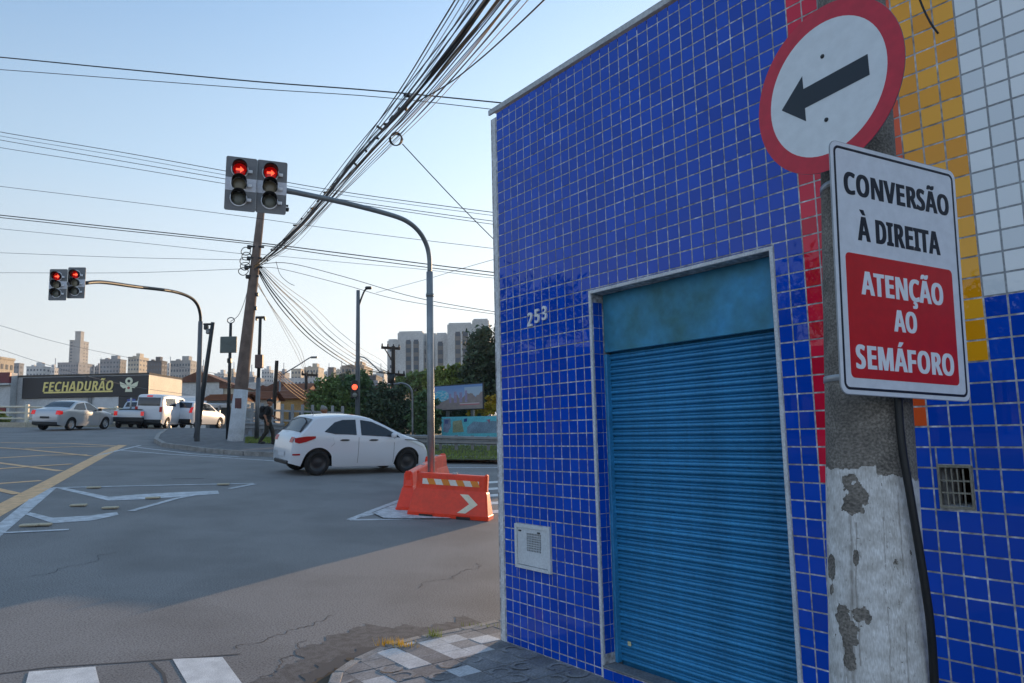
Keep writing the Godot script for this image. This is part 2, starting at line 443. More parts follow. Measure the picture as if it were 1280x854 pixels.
	for q in [[[68, 610], [80, 610], [136, 621.5], [180, 618], [226, 615.5], [272, 613.7], [274, 617.5], [225, 621.5], [180, 624.5], [135, 626.2]], [[30, 643], [38, 641], [66, 647.8], [112, 645], [146, 640.5], [148, 644], [116, 651], [66, 654.5]]]:
		st = mb(); var pl := []
		for p in q: pl.append(Vector2(p[0], p[1]))
		sheet(st, pl, 0.0055); struct("island_chevron", st, M.paint_old)
	# --- give-way hatching before the far kerb, lines in front of the barriers and the crossings
	for q in [[[119, 570], [160, 560.5], [175, 557]], [[150, 563], [205, 567.5], [345, 576.5]], [[172, 559.5], [240, 567.5], [300, 571.5]], [[437, 650], [470, 637], [505, 624]], [[437, 650.2], [480, 649.6], [525, 648.5]], [[450, 646], [505, 634]], [[480, 567.5], [560, 568], [620, 568.6]], [[510, 574.6], [560, 575], [580, 575.4]], [[505, 577.2], [555, 577.7]], [[510, 585.2], [622, 584.6]]]:
		st = mb(); var pl := []
		for p in q: pl.append(Vector2(p[0], p[1]))
		line_sheet(st, pl, 0.13, 0.004); struct("white_line", st, M.paint_old)
	for yy in [602.4, 610.6, 619.0, 628.6, 639.4]:
		st = mb(); line_sheet(st, [Vector2(588, yy + 2.4), Vector2(626, yy), Vector2(700, yy - 5)], 0.34, 0.004); struct("crossing_stripe", st, M.paint_white)
	st = mb(); sheet(st, [Vector2(36, 840.5), Vector2(119, 834), Vector2(126, 862), Vector2(128, 900), Vector2(20, 900)], 0.004); struct("crossing_stripe", st, M.paint_white)
	st = mb(); sheet(st, [Vector2(215.6, 824.5), Vector2(278, 822), Vector2(303, 856), Vector2(330, 900), Vector2(260, 900), Vector2(233, 854)], 0.004); struct("crossing_stripe", st, M.paint_white)
	# --- tar seams and patches
	for q in [[[-40, 848], [60, 835], [160, 829], [300, 819]], [[190, 828], [204, 842], [208, 858]], [[215, 598], [255, 599.5]]]:
		st = mb(); var pl := []
		for p in q: pl.append(Vector2(p[0], p[1] + rng.randf_range(-1, 1)))
		line_sheet(st, pl, 0.025 if q[0][1] > 700 else 0.1, 0.0025); struct("tar_seam", st, M.tar)
	# --- hairline cracks wandering over the asphalt
	var pn := FastNoiseLite.new(); pn.seed = 21; pn.frequency = 0.35; pn.fractal_octaves = 4
	for q in [[[300, 812], [420, 770], 1], [[40, 722], [150, 690], 2], [[380, 800], [330, 854], 5], [[520, 735], [600, 705], 6]]:
		st = mb(); var A := hit(q[0][0], q[0][1]); var B := hit(q[1][0], q[1][1]); var L := []; var n := 46
		var side := (B - A).cross(Vector3.UP).normalized()
		for k in n + 1:
			var u := float(k) / n; L.append(A.lerp(B, u) + side * pn.get_noise_2d(u * 9.0, q[2] * 31.0) * A.distance_to(B) * 0.14)
		for k in n:
			var w := 0.004 * (0.4 + absf(pn.get_noise_2d(k * 1.3, q[2] * 7.0 + 100.0)) * 2.4)
			var d: Vector3 = (L[k + 1] - L[k]).cross(Vector3.UP).normalized() * w
			quad(st, gp(L[k] - d, 0.003), gp(L[k] + d, 0.003), gp(L[k + 1] + d, 0.003), gp(L[k + 1] - d, 0.003))
		struct("asphalt_crack", st, M.tar)
	# --- raised road studs round the island
	var studs := [[117, 610.8], [98, 633.2], [137.7, 636.4], [191, 623.9], [37, 658.5], [52, 657.8], [279, 606.7]]
	var lab := ["worn yellow road stud on the far island line nearest the yellow box", "worn road stud inside the hatched island, middle of the open part", "worn road stud inside the hatched island beside the lower white chevron", "worn road stud beside the upper white chevron of the island", "worn road stud at the near corner of the island, outer of the pair", "worn road stud at the near corner of the island, inner of the pair", "worn road stud at the pointed far tip of the island"]
	for i in studs.size():
		st = mb(); var p := hit(studs[i][0], studs[i][1])
		box(st, Vector3(0, 0.025, 0), Vector3(0.26, 0.035, 0.13), 0.012)
		var o := obj("road_stud", st, worn("#e2d6b8", 0.8, 0.25, 0.2)); o.position = p; o.rotation.y = 0.15
		tag(o, lab[i], "road stud", "raised road studs of the hatched island")
	near_pavement()
func sheet_lift(st, pts: Array, lift: float):
	var P := PackedVector2Array()
	for p in pts:
		var g := hit(p.x, p.y, lift); P.append(Vector2(g.x, -g.z))
	if Geometry2D.is_polygon_clockwise(P): P.reverse()
	var ix := Geometry2D.triangulate_polygon(P)
	for i in range(0, ix.size(), 3): sub_sheet(st, P[ix[i]], P[ix[i + 1]], P[ix[i + 2]], lift, 0)
func blade(st, p: Vector3, h: float, w: float):
	var a := rng.randf() * TAU; var s := Vector3(cos(a), 0, sin(a)) * w / 2
	var l := Vector3(rng.randf_range(-0.4, 0.4), 1, rng.randf_range(-0.4, 0.4)) * h
	tri(st, p - s, p + s, p + l)

# ---------------------------------------------------------------- near pavement (in the shop's own axes: x along the wall, z towards the road)
func W(x: float, y: float, z: float) -> Vector3: return shop_xf() * Vector3(x, y, z)
func shop_xf() -> Transform3D:
	return Transform3D(Basis(Vector3.UP, -(PI / 2 - WALL_YAW)), Vector3(-0.15383, 0, -6.61666))
func near_pavement():
	var inv := shop_xf().affine_inverse()
	# kerb line in shop axes, from picture points laid on the pavement plane y = 0
	var kl := []
	for p in [Vector2(627, 777), Vector2(580, 788), Vector2(530, 798), Vector2(486.5, 809), Vector2(452, 825), Vector2(430, 840), Vector2(424, 860), Vector2(430, 900)]:
		var r := ray(p.x, p.y); var t := -EYE / r.y
		var q := inv * Vector3(r.x * t, 0, -r.z * t); kl.append(Vector2(q.x, q.z))
	var line := PackedVector2Array([kl[0] + (kl[0] - kl[1]).normalized() * 7.0])
	for k in kl: line.append(k)
	for xx in [2.0, 4.0, 6.0, 9.0, 13.0, 20.0]: line.append(Vector2(xx, maxf(line[line.size() - 1].y, 1.55)))
	# bed under the slabs
	var poly := PackedVector2Array(line); poly.append(Vector2(20, -0.3)); poly.append(Vector2(0.4, -0.3)); poly.append(Vector2(0.4, -12)); poly.append(Vector2(line[0].x, -12))
	var st := mb(); var X := shop_xf()
	if Geometry2D.is_polygon_clockwise(poly): poly.reverse()
	var ix := Geometry2D.triangulate_polygon(poly)
	for i in range(0, ix.size(), 3):
		var a := poly[ix[i]]; var b := poly[ix[i + 1]]; var c := poly[ix[i + 2]]
		tri(st, X * Vector3(a.x, -0.012, a.y), X * Vector3(c.x, -0.012, c.y), X * Vector3(b.x, -0.012, b.y))
	var pave := struct("pavement", st, grain(mat("#6a6966", 0.95), noise_tex("fbm", 0.12, 0.55, 1.25, 1024, 2), 0.5, null, 1.0, true))
	# slabs, each a piece of its own near the corner
	var tones := [worn("#a2a2a2", 0.85, 0.3, 0.25), worn("#b2b2b1", 0.85, 0.3, 0.25), worn("#e4e6e5", 0.8, 0.22, 0.25), worn("#939495", 0.85, 0.3, 0.25)]
	var meshes := []
	var inside := func(v): return Geometry2D.is_point_in_polygon(v, poly)
	var S := 0.2; var n := 0
	var rest := mb()
	var white := {}
	for ij in [[-2, 1], [-2, 2], [-1, 2], [-3, 3], [0, 2], [0, 1], [-1, 4], [0, 4], [-3, 5], [-2, 4], [-5, 2], [2, 3], [-4, 1], [1, 6], [3, 5], [-1, 0]]: white[Vector2i(ij[0], ij[1])] = true
	var arcs := []
	for i in range(-24, 40):
		for j in range(-14, 9):
			var c := Vector2((i + 0.5) * S, (j + 0.5) * S)
			if c.x > 0.0 and c.y < 0.0: continue
			# clip the slab to the kerb line
			var sq := PackedVector2Array([Vector2(i * S + 0.002, j * S + 0.002), Vector2((i + 1) * S - 0.002, j * S + 0.002), Vector2((i + 1) * S - 0.002, (j + 1) * S - 0.002), Vector2(i * S + 0.002, (j + 1) * S - 0.002)])
			var cl := Geometry2D.intersect_polygons(sq, poly)
			if cl.is_empty() or cl[0].size() < 3: continue
			var near := c.x > -1.3 and c.x < 2.2 and c.y > -1.2
			var dz := rng.randf_range(-0.003, 0.003)
			var pl2: PackedVector2Array = cl[0]
			var dst: SurfaceTool = mb() if near else rest
			var xf := X * Transform3D(Basis(Vector3.RIGHT, Vector3.BACK, Vector3.DOWN), Vector3(0, dz, 0))
			# polygon is (x, z); extrude along y
			var loc := Transform3D(Basis(Vector3(1, 0, 0), Vector3(0, 0, 1), Vector3(0, -1, 0)), Vector3(0, dz - 0.0, 0))
			extr(dst, pl2, 0.0, 0.03, X * loc)
			if near:
				var w := white.has(Vector2i(i, j))
				var m: Material = tones[2] if w else tones[[0, 1, 3, 0][rng.randi() % 4]]
				var o := obj("paving_slab", dst, m, pave)
				n += 1
				if not w and (i + j * 2 + 60) % 3 != 0 and c.y > 0.1 and c.x > -0.05 and c.x < 1.4: arcs.append(c)
	stuff(obj("paving_slabs_beyond", rest, tones[0], pave))
	# pale curved inlays of the pavement pattern
	for c in arcs:
		var ar := mb(); var a0 := rng.randf() * TAU
		for k in 16:
			var a := a0 + k * 0.27; var b := a + 0.27
			var p := func(ang, r): return X * Vector3(c.x + cos(ang) * r, 0.0045, c.y + sin(ang) * r)
			quad(ar, p.call(b, 0.058), p.call(a, 0.058), p.call(a, 0.09), p.call(b, 0.09))
		obj("paving_inlay", ar, tones[1], pave)
	# kerb stones
	for i in line.size() - 1:
		var seg := line[i].distance_to(line[i + 1]); var cnt := maxi(1, int(round(seg / 0.62)))
		if i == 0: cnt = 8
		for k in cnt:
			var a := line[i].lerp(line[i + 1], float(k) / cnt); var b := line[i].lerp(line[i + 1], (k + 0.975) / cnt)
			if absf(a.x) > 9.0: continue
			var t := (b - a).normalized(); var nn := Vector2(t.y, -t.x)
			if Geometry2D.is_point_in_polygon((a + b) / 2 + nn * 0.05, poly): nn = -nn
			var mid := (a + b) / 2 + nn * 0.045
			var bs := mb(); var q := X * Transform3D(Basis(Vector3.UP, atan2(-t.y, t.x)), Vector3(mid.x, -0.098 + rng.randf_range(-0.006, 0.004), mid.y))
			box(bs, Vector3.ZERO, Vector3(a.distance_to(b), 0.2, 0.1), 0.012, q)
			obj("kerb_stone", bs, M.kerb, pave)
	# gutter: worn dark asphalt along the kerb, an old tar joint and grit in it
	var gs := mb(); var gs2 := mb(); var gs3 := mb(); var wn := FastNoiseLite.new(); wn.seed = 8; wn.frequency = 0.9; wn.fractal_octaves = 4
	var c3 := []
	for k in kl: c3.append(Vector3(k.x, 0, k.y))
	var fine_line := curve(c3, 150); var lp := []
	for k in fine_line.size():
		var t: Vector3 = (fine_line[mini(k + 3, 150)] - fine_line[maxi(k - 3, 0)]).normalized(); var m := Vector3(t.z, 0, -t.x)
		if m.dot(fine_line[k] - Vector3(1.5, 0, 0)) < 0.0: m = -m
		lp.append([fine_line[k], m])
	for k in lp.size() - 1:
		for q in [[gs3, 0.0035, 0.62, 0.20, 1.0, 0.0], [gs, 0.0065, 0.23, 0.12, 1.3, 40.0], [gs2, 0.0095, 0.15, 0.09, 2.0, 80.0]]:
			var e := []
			for z in 2:
				var f = lp[k + z]; var w: float = q[2] + q[3] * (wn.get_noise_1d((k + z) * 0.03 * q[4] + q[5]) * 1.6 + 0.35 * wn.get_noise_1d((k + z) * 0.25 + q[5]))
				for r in [0.06, maxf(w, 0.08)]:
					var g: Vector3 = X * (f[0] + f[1] * r); g.y = gh(g.x, -g.z) + q[1]; e.append(g)
			if q[0] == gs2 and wn.get_noise_1d(k * 0.05 + 9.0) < -0.1: continue
			quad(q[0], e[0], e[1], e[3], e[2])
	struct("gutter_asphalt", gs3, M.asphalt_old); struct("gutter_tar", gs, M.tar); struct("gutter_grit", gs2, M.soil)
	# weeds in the kerb joints
	var wl := ["dry yellow green weed tuft in the kerb gap nearest the road corner", "small upright weed tuft at the kerb midway to the shop corner", "sparse low weeds at the kerb beside the tiled corner"]
	for i in 3:
		var p: Vector2 = [kl[3].lerp(kl[2], 0.2), kl[1].lerp(kl[2], 0.75), kl[0].lerp(kl[1], 0.5)][i]
		var ws := mb(); var root := X * Vector3(p.x, 0, p.y)
		var nb: int = [170, 80, 50][i]
		for k in nb:
			var h: float = [0.085, 0.1, 0.05][i] * rng.randf_range(0.4, 1.1)
			blade(ws, Vector3(rng.randfn(0, [0.09, 0.035, 0.10][i]), -0.02, rng.randfn(0, 0.025)), h, 0.008)
		var o := obj("weed_tuft", ws, M.leaf[4] if i == 0 else M.leaf[5]); o.position = root; o.rotation.y = -0.4
		tag(o, wl[i], "weeds", "weeds along the kerb")

# ---------------------------------------------------------------- the tiled shop
const TOP := 4.80
func shop_building():
	var X := shop_xf()
	shop = thing("tiled_corner_shop", "blue tiled corner shop with red, yellow and white stepped bands and a blue roller shutter", "building", X.origin, X.basis.get_euler().y)
	var grout := grain(mat("#eceef2", 0.8), noise_tex("fbm", 0.03, 0.55, 1.08, 512, 3, Color(0.97, 0.95, 0.92), Color.WHITE), 0.9, noise_tex("fbm", 0.012, 0.72, 1.05, 512, 9), 2.6); var plaster := worn("#a9a49a", 0.9, 0.25, 0.8)
	var dark_grout := worn("#b4b8ba", 0.85, 0.2, 0.3)
	# walls: front in four pieces round the door, then sides, back and roof
	var st := mb()
	holed(st, Rect2(0, -0.3, 1.295, 5.0), Rect2(0.494 - 0.076, 0.8285 - 0.034, 0.19, 0.148))
	box(st, Vector3(2.085, 3.76, -0.11), Vector3(1.58, 1.88, 0.22))
	holed(st, Rect2(2.875, -0.3, 7.0, 5.0), Rect2(3.7925 - 0.067, 1.4705 - 0.09, 0.134, 0.18))
	obj("wall", st, grout, shop)
	st = mb()
	box(st, Vector3(0.1, 2.2, -3.6), Vector3(0.2, 5.0, 6.76)); box(st, Vector3(9.77, 2.2, -3.6), Vector3(0.2, 5.0, 6.76)); box(st, Vector3(4.94, 2.2, -7.1), Vector3(9.86, 5.0, 0.2))
	obj("side_wall", st, plaster, shop)
	st = mb(); box(st, Vector3(4.93, 4.66, -3.6), Vector3(9.4, 0.12, 6.7)); obj("roof", st, worn("#7d7a75", 0.9), shop)
	# cornice flashing
	st = mb(); box(st, Vector3(4.93, TOP - 0.022, -0.002), Vector3(9.92, 0.05, 0.022), 0.003); box(st, Vector3(4.93, TOP + 0.005, -0.15), Vector3(9.92, 0.02, 0.24)); obj("cornice", st, worn("#d3d8da", 0.6, 0.2, 0.5), shop)
	# corner angle
	var gm := worn("#f0f3f5", 0.55, 0.2, 0.25)
	st = mb(); box(st, Vector3(0.052, 2.34, 0.003), Vector3(0.05, 4.7, 0.010), 0.003); obj("corner_trim", st, gm, shop)
	# door surround
	st = mb(); box(st, Vector3(1.284, 1.42, 0.002), Vector3(0.025, 2.84, 0.016), 0.003); obj("door_trim", st, gm, shop)
	st = mb(); box(st, Vector3(2.886, 1.42, 0.002), Vector3(0.025, 2.84, 0.016), 0.003); obj("door_trim", st, gm, shop)
	st = mb(); box(st, Vector3(2.085, 2.832, 0.002), Vector3(1.628, 0.024, 0.018), 0.003); obj("door_trim", st, gm, shop)
	# ---- tiles
	var unit := mb(); box(unit, Vector3(0, 0, -0.0022), Vector3(0.0955, 0.0955, 0.008), 0.0012); unit.generate_normals(); var um: ArrayMesh = unit.commit()
	var tm := {}
	var cols := {"blue": ["#0146b6", "#0143b1", "#0249bc", "#0141ac"], "red": ["#d0183a", "#c41634", "#db2040"], "orange": ["#e0592a", "#d65226"], "yellow": ["#f0a41a", "#e89a14", "#f5ad28"], "white": ["#e4e9ea", "#dce2e4", "#eaeeee"]}
	for k in cols:
		tm[k] = []
		for hx in cols[k]:
			var m := mat(hx, 0.09); m.metallic_specular = 0.46
			m.roughness_texture = noise_tex("fbm", 0.02, 0.06, 0.2, 256, 77); m.uv1_triplanar = true; m.uv1_scale = Vector3.ONE * 3.0
			tm[k].append(m)
	var holes := [Rect2(1.270, 0, 1.630, 2.846), Rect2(0.259, 0.646, 0.47, 0.365), Rect2(3.715, 1.368, 0.155, 0.205)]
	var cells := []
	var eye := Vector3(0, EYE, 0)
	for j in 60:
		for i in range(0, 49):
			var r := Rect2(0.09 + 0.1 * j, -0.042 + 0.1 * i, 0.1, 0.1)
			if r.position.x < 0.0: continue
			if r.position.y < 0.0: r = Rect2(r.position.x, 0.0, 0.1, r.end.y)
			if r.end.y > TOP - 0.066: r.size.y = TOP - 0.066 - r.position.y
			if r.size.y < 0.02: continue
			var parts := [r]
			for h in holes:
				var nx := []
				for q in parts:
					if not h.intersects(q): nx.append(q); continue
					var x0 := maxf(q.position.x, h.position.x); var x1 := minf(q.end.x, h.end.x)
					for c in [Rect2(q.position.x, q.position.y, h.position.x - q.position.x, q.size.y), Rect2(h.end.x, q.position.y, q.end.x - h.end.x, q.size.y), Rect2(x0, q.position.y, x1 - x0, h.position.y - q.position.y), Rect2(x0, h.end.y, x1 - x0, q.end.y - h.end.y)]:
						if c.size.x > 0.011 and c.size.y > 0.011: nx.append(c)
				parts = nx
			var s := int(floor((r.get_center().x - 0.19) / 0.1)); var hr := int(floor((r.get_center().y - 0.058 + 1e-4) / 0.1)) - 17
			var col := "blue"
			if s >= 38: col = "white" if hr >= 6 else "blue"
			elif s >= 35: col = "yellow" if hr >= 3 else "blue"
			elif s >= 32: col = "orange" if hr >= 0 else "blue"
			elif s >= 29: col = "red" if hr >= -3 else "blue"
			for q in parts:
				var w := X * Vector3(q.get_center().x, q.get_center().y, 0.0)
				var dist := w.distance_to(eye)
				if q.get_center().x > 4.35: dist += 50.0
				cells.append([dist, q, col])
	# jamb and sill tiles
	cells.sort_custom(func(a, b): return a[0] < b[0])
	var rest := {}
	for k in cells.size():
		var c = cells[k]; var r: Rect2 = c[1]
		var b := Basis.from_euler(Vector3(rng.randfn(0, 0.0038), rng.randfn(0, 0.0038), 0))
		b = b * Basis.from_scale(Vector3((r.size.x - 0.0085) / 0.0955, (r.size.y - 0.0085) / 0.0955, 1.0))
		var xf := Transform3D(b, Vector3(r.get_center().x, r.get_center().y, rng.randf_range(-0.0002, 0.0002)))
		var arr: Array = tm[c[2]]; var pick := rng.randi() % arr.size()
		if k < 300: piece("tile", um, arr[pick], shop, xf, k)
		else:
			var key: String = c[2] + str(pick)
			if not rest.has(key): rest[key] = [arr[pick], mb()]
			rest[key][1].append_from(um, 0, xf)
	for key in rest:
		var o := obj("tiles_" + key.rstrip("0123456789"), rest[key][1].commit(), rest[key][0], shop); stuff(o)
	# darker grout behind the white band
	st = mb(); box(st, Vector3(4.99 + 1.0, (2.358 + TOP - 0.06) / 2, 0.0005), Vector3(4.0, TOP - 0.06 - 2.358, 0.001)); obj("dark_grout", st, dark_grout, shop)
	# jamb tiles
	var n := 400
	for side in 2:
		for i in range(0, 29):
			var y := -0.042 + 0.1 * i
			if y + 0.1 > 2.82: continue
			if y < 0.07: continue
			var ws := [0.062, 0.034]; var z0 := -0.012
			for wv in ws:
				var b := Basis(Vector3(0, 0, -1), Vector3(0, 1, 0), Vector3(1, 0, 0)) if side == 0 else Basis(Vector3(0, 0, 1), Vector3(0, 1, 0), Vector3(-1, 0, 0))
				var zc: float = z0 - wv / 2
				var xf := Transform3D(b * Basis.from_scale(Vector3((wv - 0.004) / 0.0955, 1, 1)), Vector3(1.295 if side == 0 else 2.875, y + 0.05, zc))
				piece("jamb_tile", um, tm.blue[rng.randi() % 4], shop, xf, n - 400); n += 1
				z0 -= wv
	# sill: tiled front, grey cap
	st = mb(); box(st, Vector3(2.085, 0.022, -0.055), Vector3(1.575, 0.11, 0.13)); obj("sill", st, grout, shop)
	for i in 16:
		piece("sill_tile", um, tm.blue[rng.randi() % 4], shop, Transform3D(Basis.from_scale(Vector3(1, 0.8, 1)), Vector3(1.345 + i * 0.0985, 0.028, 0.0105)), i)
	st = mb(); box(st, Vector3(2.085, 0.083, -0.045), Vector3(1.575, 0.014, 0.13), 0.004); obj("sill_cap", st, worn("#8f9498", 0.7, 0.3, 0.3), shop)
	# shutter: panel above, slats below
	var paint := grain(mat("#3592c6", 0.42), noise_tex("fbm", 0.03, 0.85, 1.05, 512, 51), 0.5, noise_tex("fbm", 0.01, 0.84, 1.05, 512, 52), 2.2)
	paint.metallic_specular = 0.55
	var rust := grain(mat("#3c93c2", 0.5), noise_tex("fbm", 0.006, 0.9, 1.05, 512, 53, Color(1.0, 0.86, 0.70), Color.WHITE), 1.6, noise_tex("fbm", 0.02, 0.9, 1.03, 512, 54), 1.1)
	st = mb(); box(st, Vector3(2.085, 2.595, -0.13), Vector3(1.572, 0.45, 0.03), 0.004); obj("shutter_box_panel", st, rust, shop)
	for s in [0, 1]:
		st = mb(); box(st, Vector3(1.309 if s == 0 else 2.861, 1.22, -0.135), Vector3(0.028, 2.27, 0.05), 0.003); obj("shutter_guide", st, paint, shop)
	# one slat: rolled profile swept along x
	var prof := [Vector2(-0.017, -0.0265), Vector2(-0.014, -0.0245), Vector2(-0.002, -0.0215), Vector2(0.008, -0.016), Vector2(0.0105, -0.008), Vector2(0.009, -0.0005), Vector2(0.002, 0.0035), Vector2(-0.006, 0.0052), Vector2(-0.006, 0.0078), Vector2(0.003, 0.0098), Vector2(0.0075, 0.0145), Vector2(0.004, 0.0185), Vector2(-0.006, 0.021), Vector2(-0.016, 0.0225), Vector2(-0.017, 0.0265)]
	var slat := mb(true)
	for k in prof.size() - 1:
		var a: Vector2 = prof[k]; var b: Vector2 = prof[k + 1]
		quad(slat, Vector3(-0.77, a.y, a.x), Vector3(0.77, a.y, a.x), Vector3(0.77, b.y, b.x), Vector3(-0.77, b.y, b.x))
	slat.generate_normals(); var sm: ArrayMesh = slat.commit()
	var pm := [paint]
	for q in 3:
		var v: StandardMaterial3D = paint.duplicate(); v.albedo_color = Color(["#318cbf", "#3998cd", "#338fc2"][q]); v.uv1_offset = Vector3(q * 0.37, q * 0.21, 0); pm.append(v)
	for k in 43:
		var y := 0.1165 + 0.0528 * k
		if y > 2.36: break
		piece("shutter_slat", sm, pm[rng.randi() % 4], shop, Transform3D(Basis.from_euler(Vector3(rng.randfn(0, 0.03), 0, rng.randfn(0, 0.0008))), Vector3(2.085, y, -0.155 + rng.randfn(0, 0.0015))), k)
	st = mb(); box(st, Vector3(2.085, 1.2, -0.19), Vector3(1.57, 2.5, 0.02)); obj("shutter_backing", st, paint, shop)
	st = mb(); box(st, Vector3(1.42, 0.235, -0.139), Vector3(0.032, 0.03, 0.003)); obj("sticker", st, mat("#cfc79a", 0.6), shop)
	# gas meter cabinet with its hatch
	st = mb(); var mc := Vector3(0.494, 0.8285, 0.0)
	var mo := PackedVector2Array([Vector2(-0.235, -0.18), Vector2(0.235, -0.18), Vector2(0.235, 0.18), Vector2(-0.235, 0.18)]); var mi := PackedVector2Array([Vector2(-0.205, -0.155), Vector2(0.205, -0.155), Vector2(0.205, 0.152), Vector2(-0.205, 0.152)])
	var wm := worn("#e4e9eb", 0.5, 0.12, 0.3)
	ringshape(st, mo, mi, -0.01, 0.02, Transform3D(Basis.IDENTITY, mc)); var cab := obj("meter_cabinet", st, wm, shop)
	st = mb(); var hm := worn("#dde3e6", 0.5, 0.1, 0.3); var ho := Rect2(-0.20, -0.149, 0.40, 0.298); var hh := Rect2(-0.076, -0.034, 0.19, 0.148)
	for q in [Rect2(ho.position.x, ho.position.y, hh.position.x - ho.position.x, ho.size.y), Rect2(hh.end.x, ho.position.y, ho.end.x - hh.end.x, ho.size.y), Rect2(hh.position.x, ho.position.y, hh.size.x, hh.position.y - ho.position.y), Rect2(hh.position.x, hh.end.y, hh.size.x, ho.end.y - hh.end.y)]:
		box(st, mc + Vector3(q.get_center().x, q.get_center().y, 0.006), Vector3(q.size.x, q.size.y, 0.012))
	obj("hatch", st, hm, cab)
	st = mb()
	for gx in range(1, 9): box(st, mc + Vector3(hh.position.x + gx * hh.size.x / 9.0, hh.get_center().y, 0.008), Vector3(0.0045, hh.size.y, 0.006))
	for gy in range(1, 8): box(st, mc + Vector3(hh.get_center().x, hh.position.y + gy * hh.size.y / 8.0, 0.0075), Vector3(hh.size.x, 0.0045, 0.006))
	stuff(obj("hatch_grille", st, hm, cab))
	for s in [-0.165, 0.09]:
		st = mb(); box(st, mc + Vector3(s, 0.125, 0.0145), Vector3(0.035, 0.012, 0.008), 0.002); obj("hinge", st, M.dark_metal, cab)
	# square vent
	st = mb(); var vc := Vector3(3.7925, 1.4705, 0.0)
	ringshape(st, rrect(0.155, 0.205, 0.004, 1), rrect(0.134, 0.182, 0.004, 1), -0.02, 0.008, Transform3D(Basis.IDENTITY, vc))
	var vm := worn("#a39d8c", 0.65, 0.25, 0.2)
	var vent := obj("wall_vent", st, vm, shop)
	st = mb()
	for k in range(1, 5): box(st, vc + Vector3(-0.064 + k * 0.0256, 0, 0.004), Vector3(0.006, 0.172, 0.005))
	for k in range(1, 3): box(st, vc + Vector3(0, -0.086 + k * 0.0573, 0.0045), Vector3(0.128, 0.008, 0.0052))
	obj("vent_grille", st, vm, vent)
	# house number
	for k in 3:
		var dg := ["2", "5", "3"][k] as String
		lettering("number_" + ["two", "five", "three"][k], dg, 0.062, 0.118, worn("#f0f2f3", 0.45, 0.1, 0.1), shop, Transform3D(Basis(Vector3.FORWARD, 0.05 if k == 0 else 0.0), Vector3(0.535 + k * 0.098, 2.735 + [-0.01, 0.006, 0.018][k], 0.008)), 0.014)

func holed(st, r: Rect2, h: Rect2):      # wall piece 0.22 thick with a rectangular opening
	for q in [Rect2(r.position.x, r.position.y, h.position.x - r.position.x, r.size.y), Rect2(h.end.x, r.position.y, r.end.x - h.end.x, r.size.y), Rect2(h.position.x, r.position.y, h.size.x, h.position.y - r.position.y), Rect2(h.position.x, h.end.y, h.size.x, r.end.y - h.end.y)]:
		box(st, Vector3(q.get_center().x, q.get_center().y, -0.11), Vector3(q.size.x, q.size.y, 0.22))
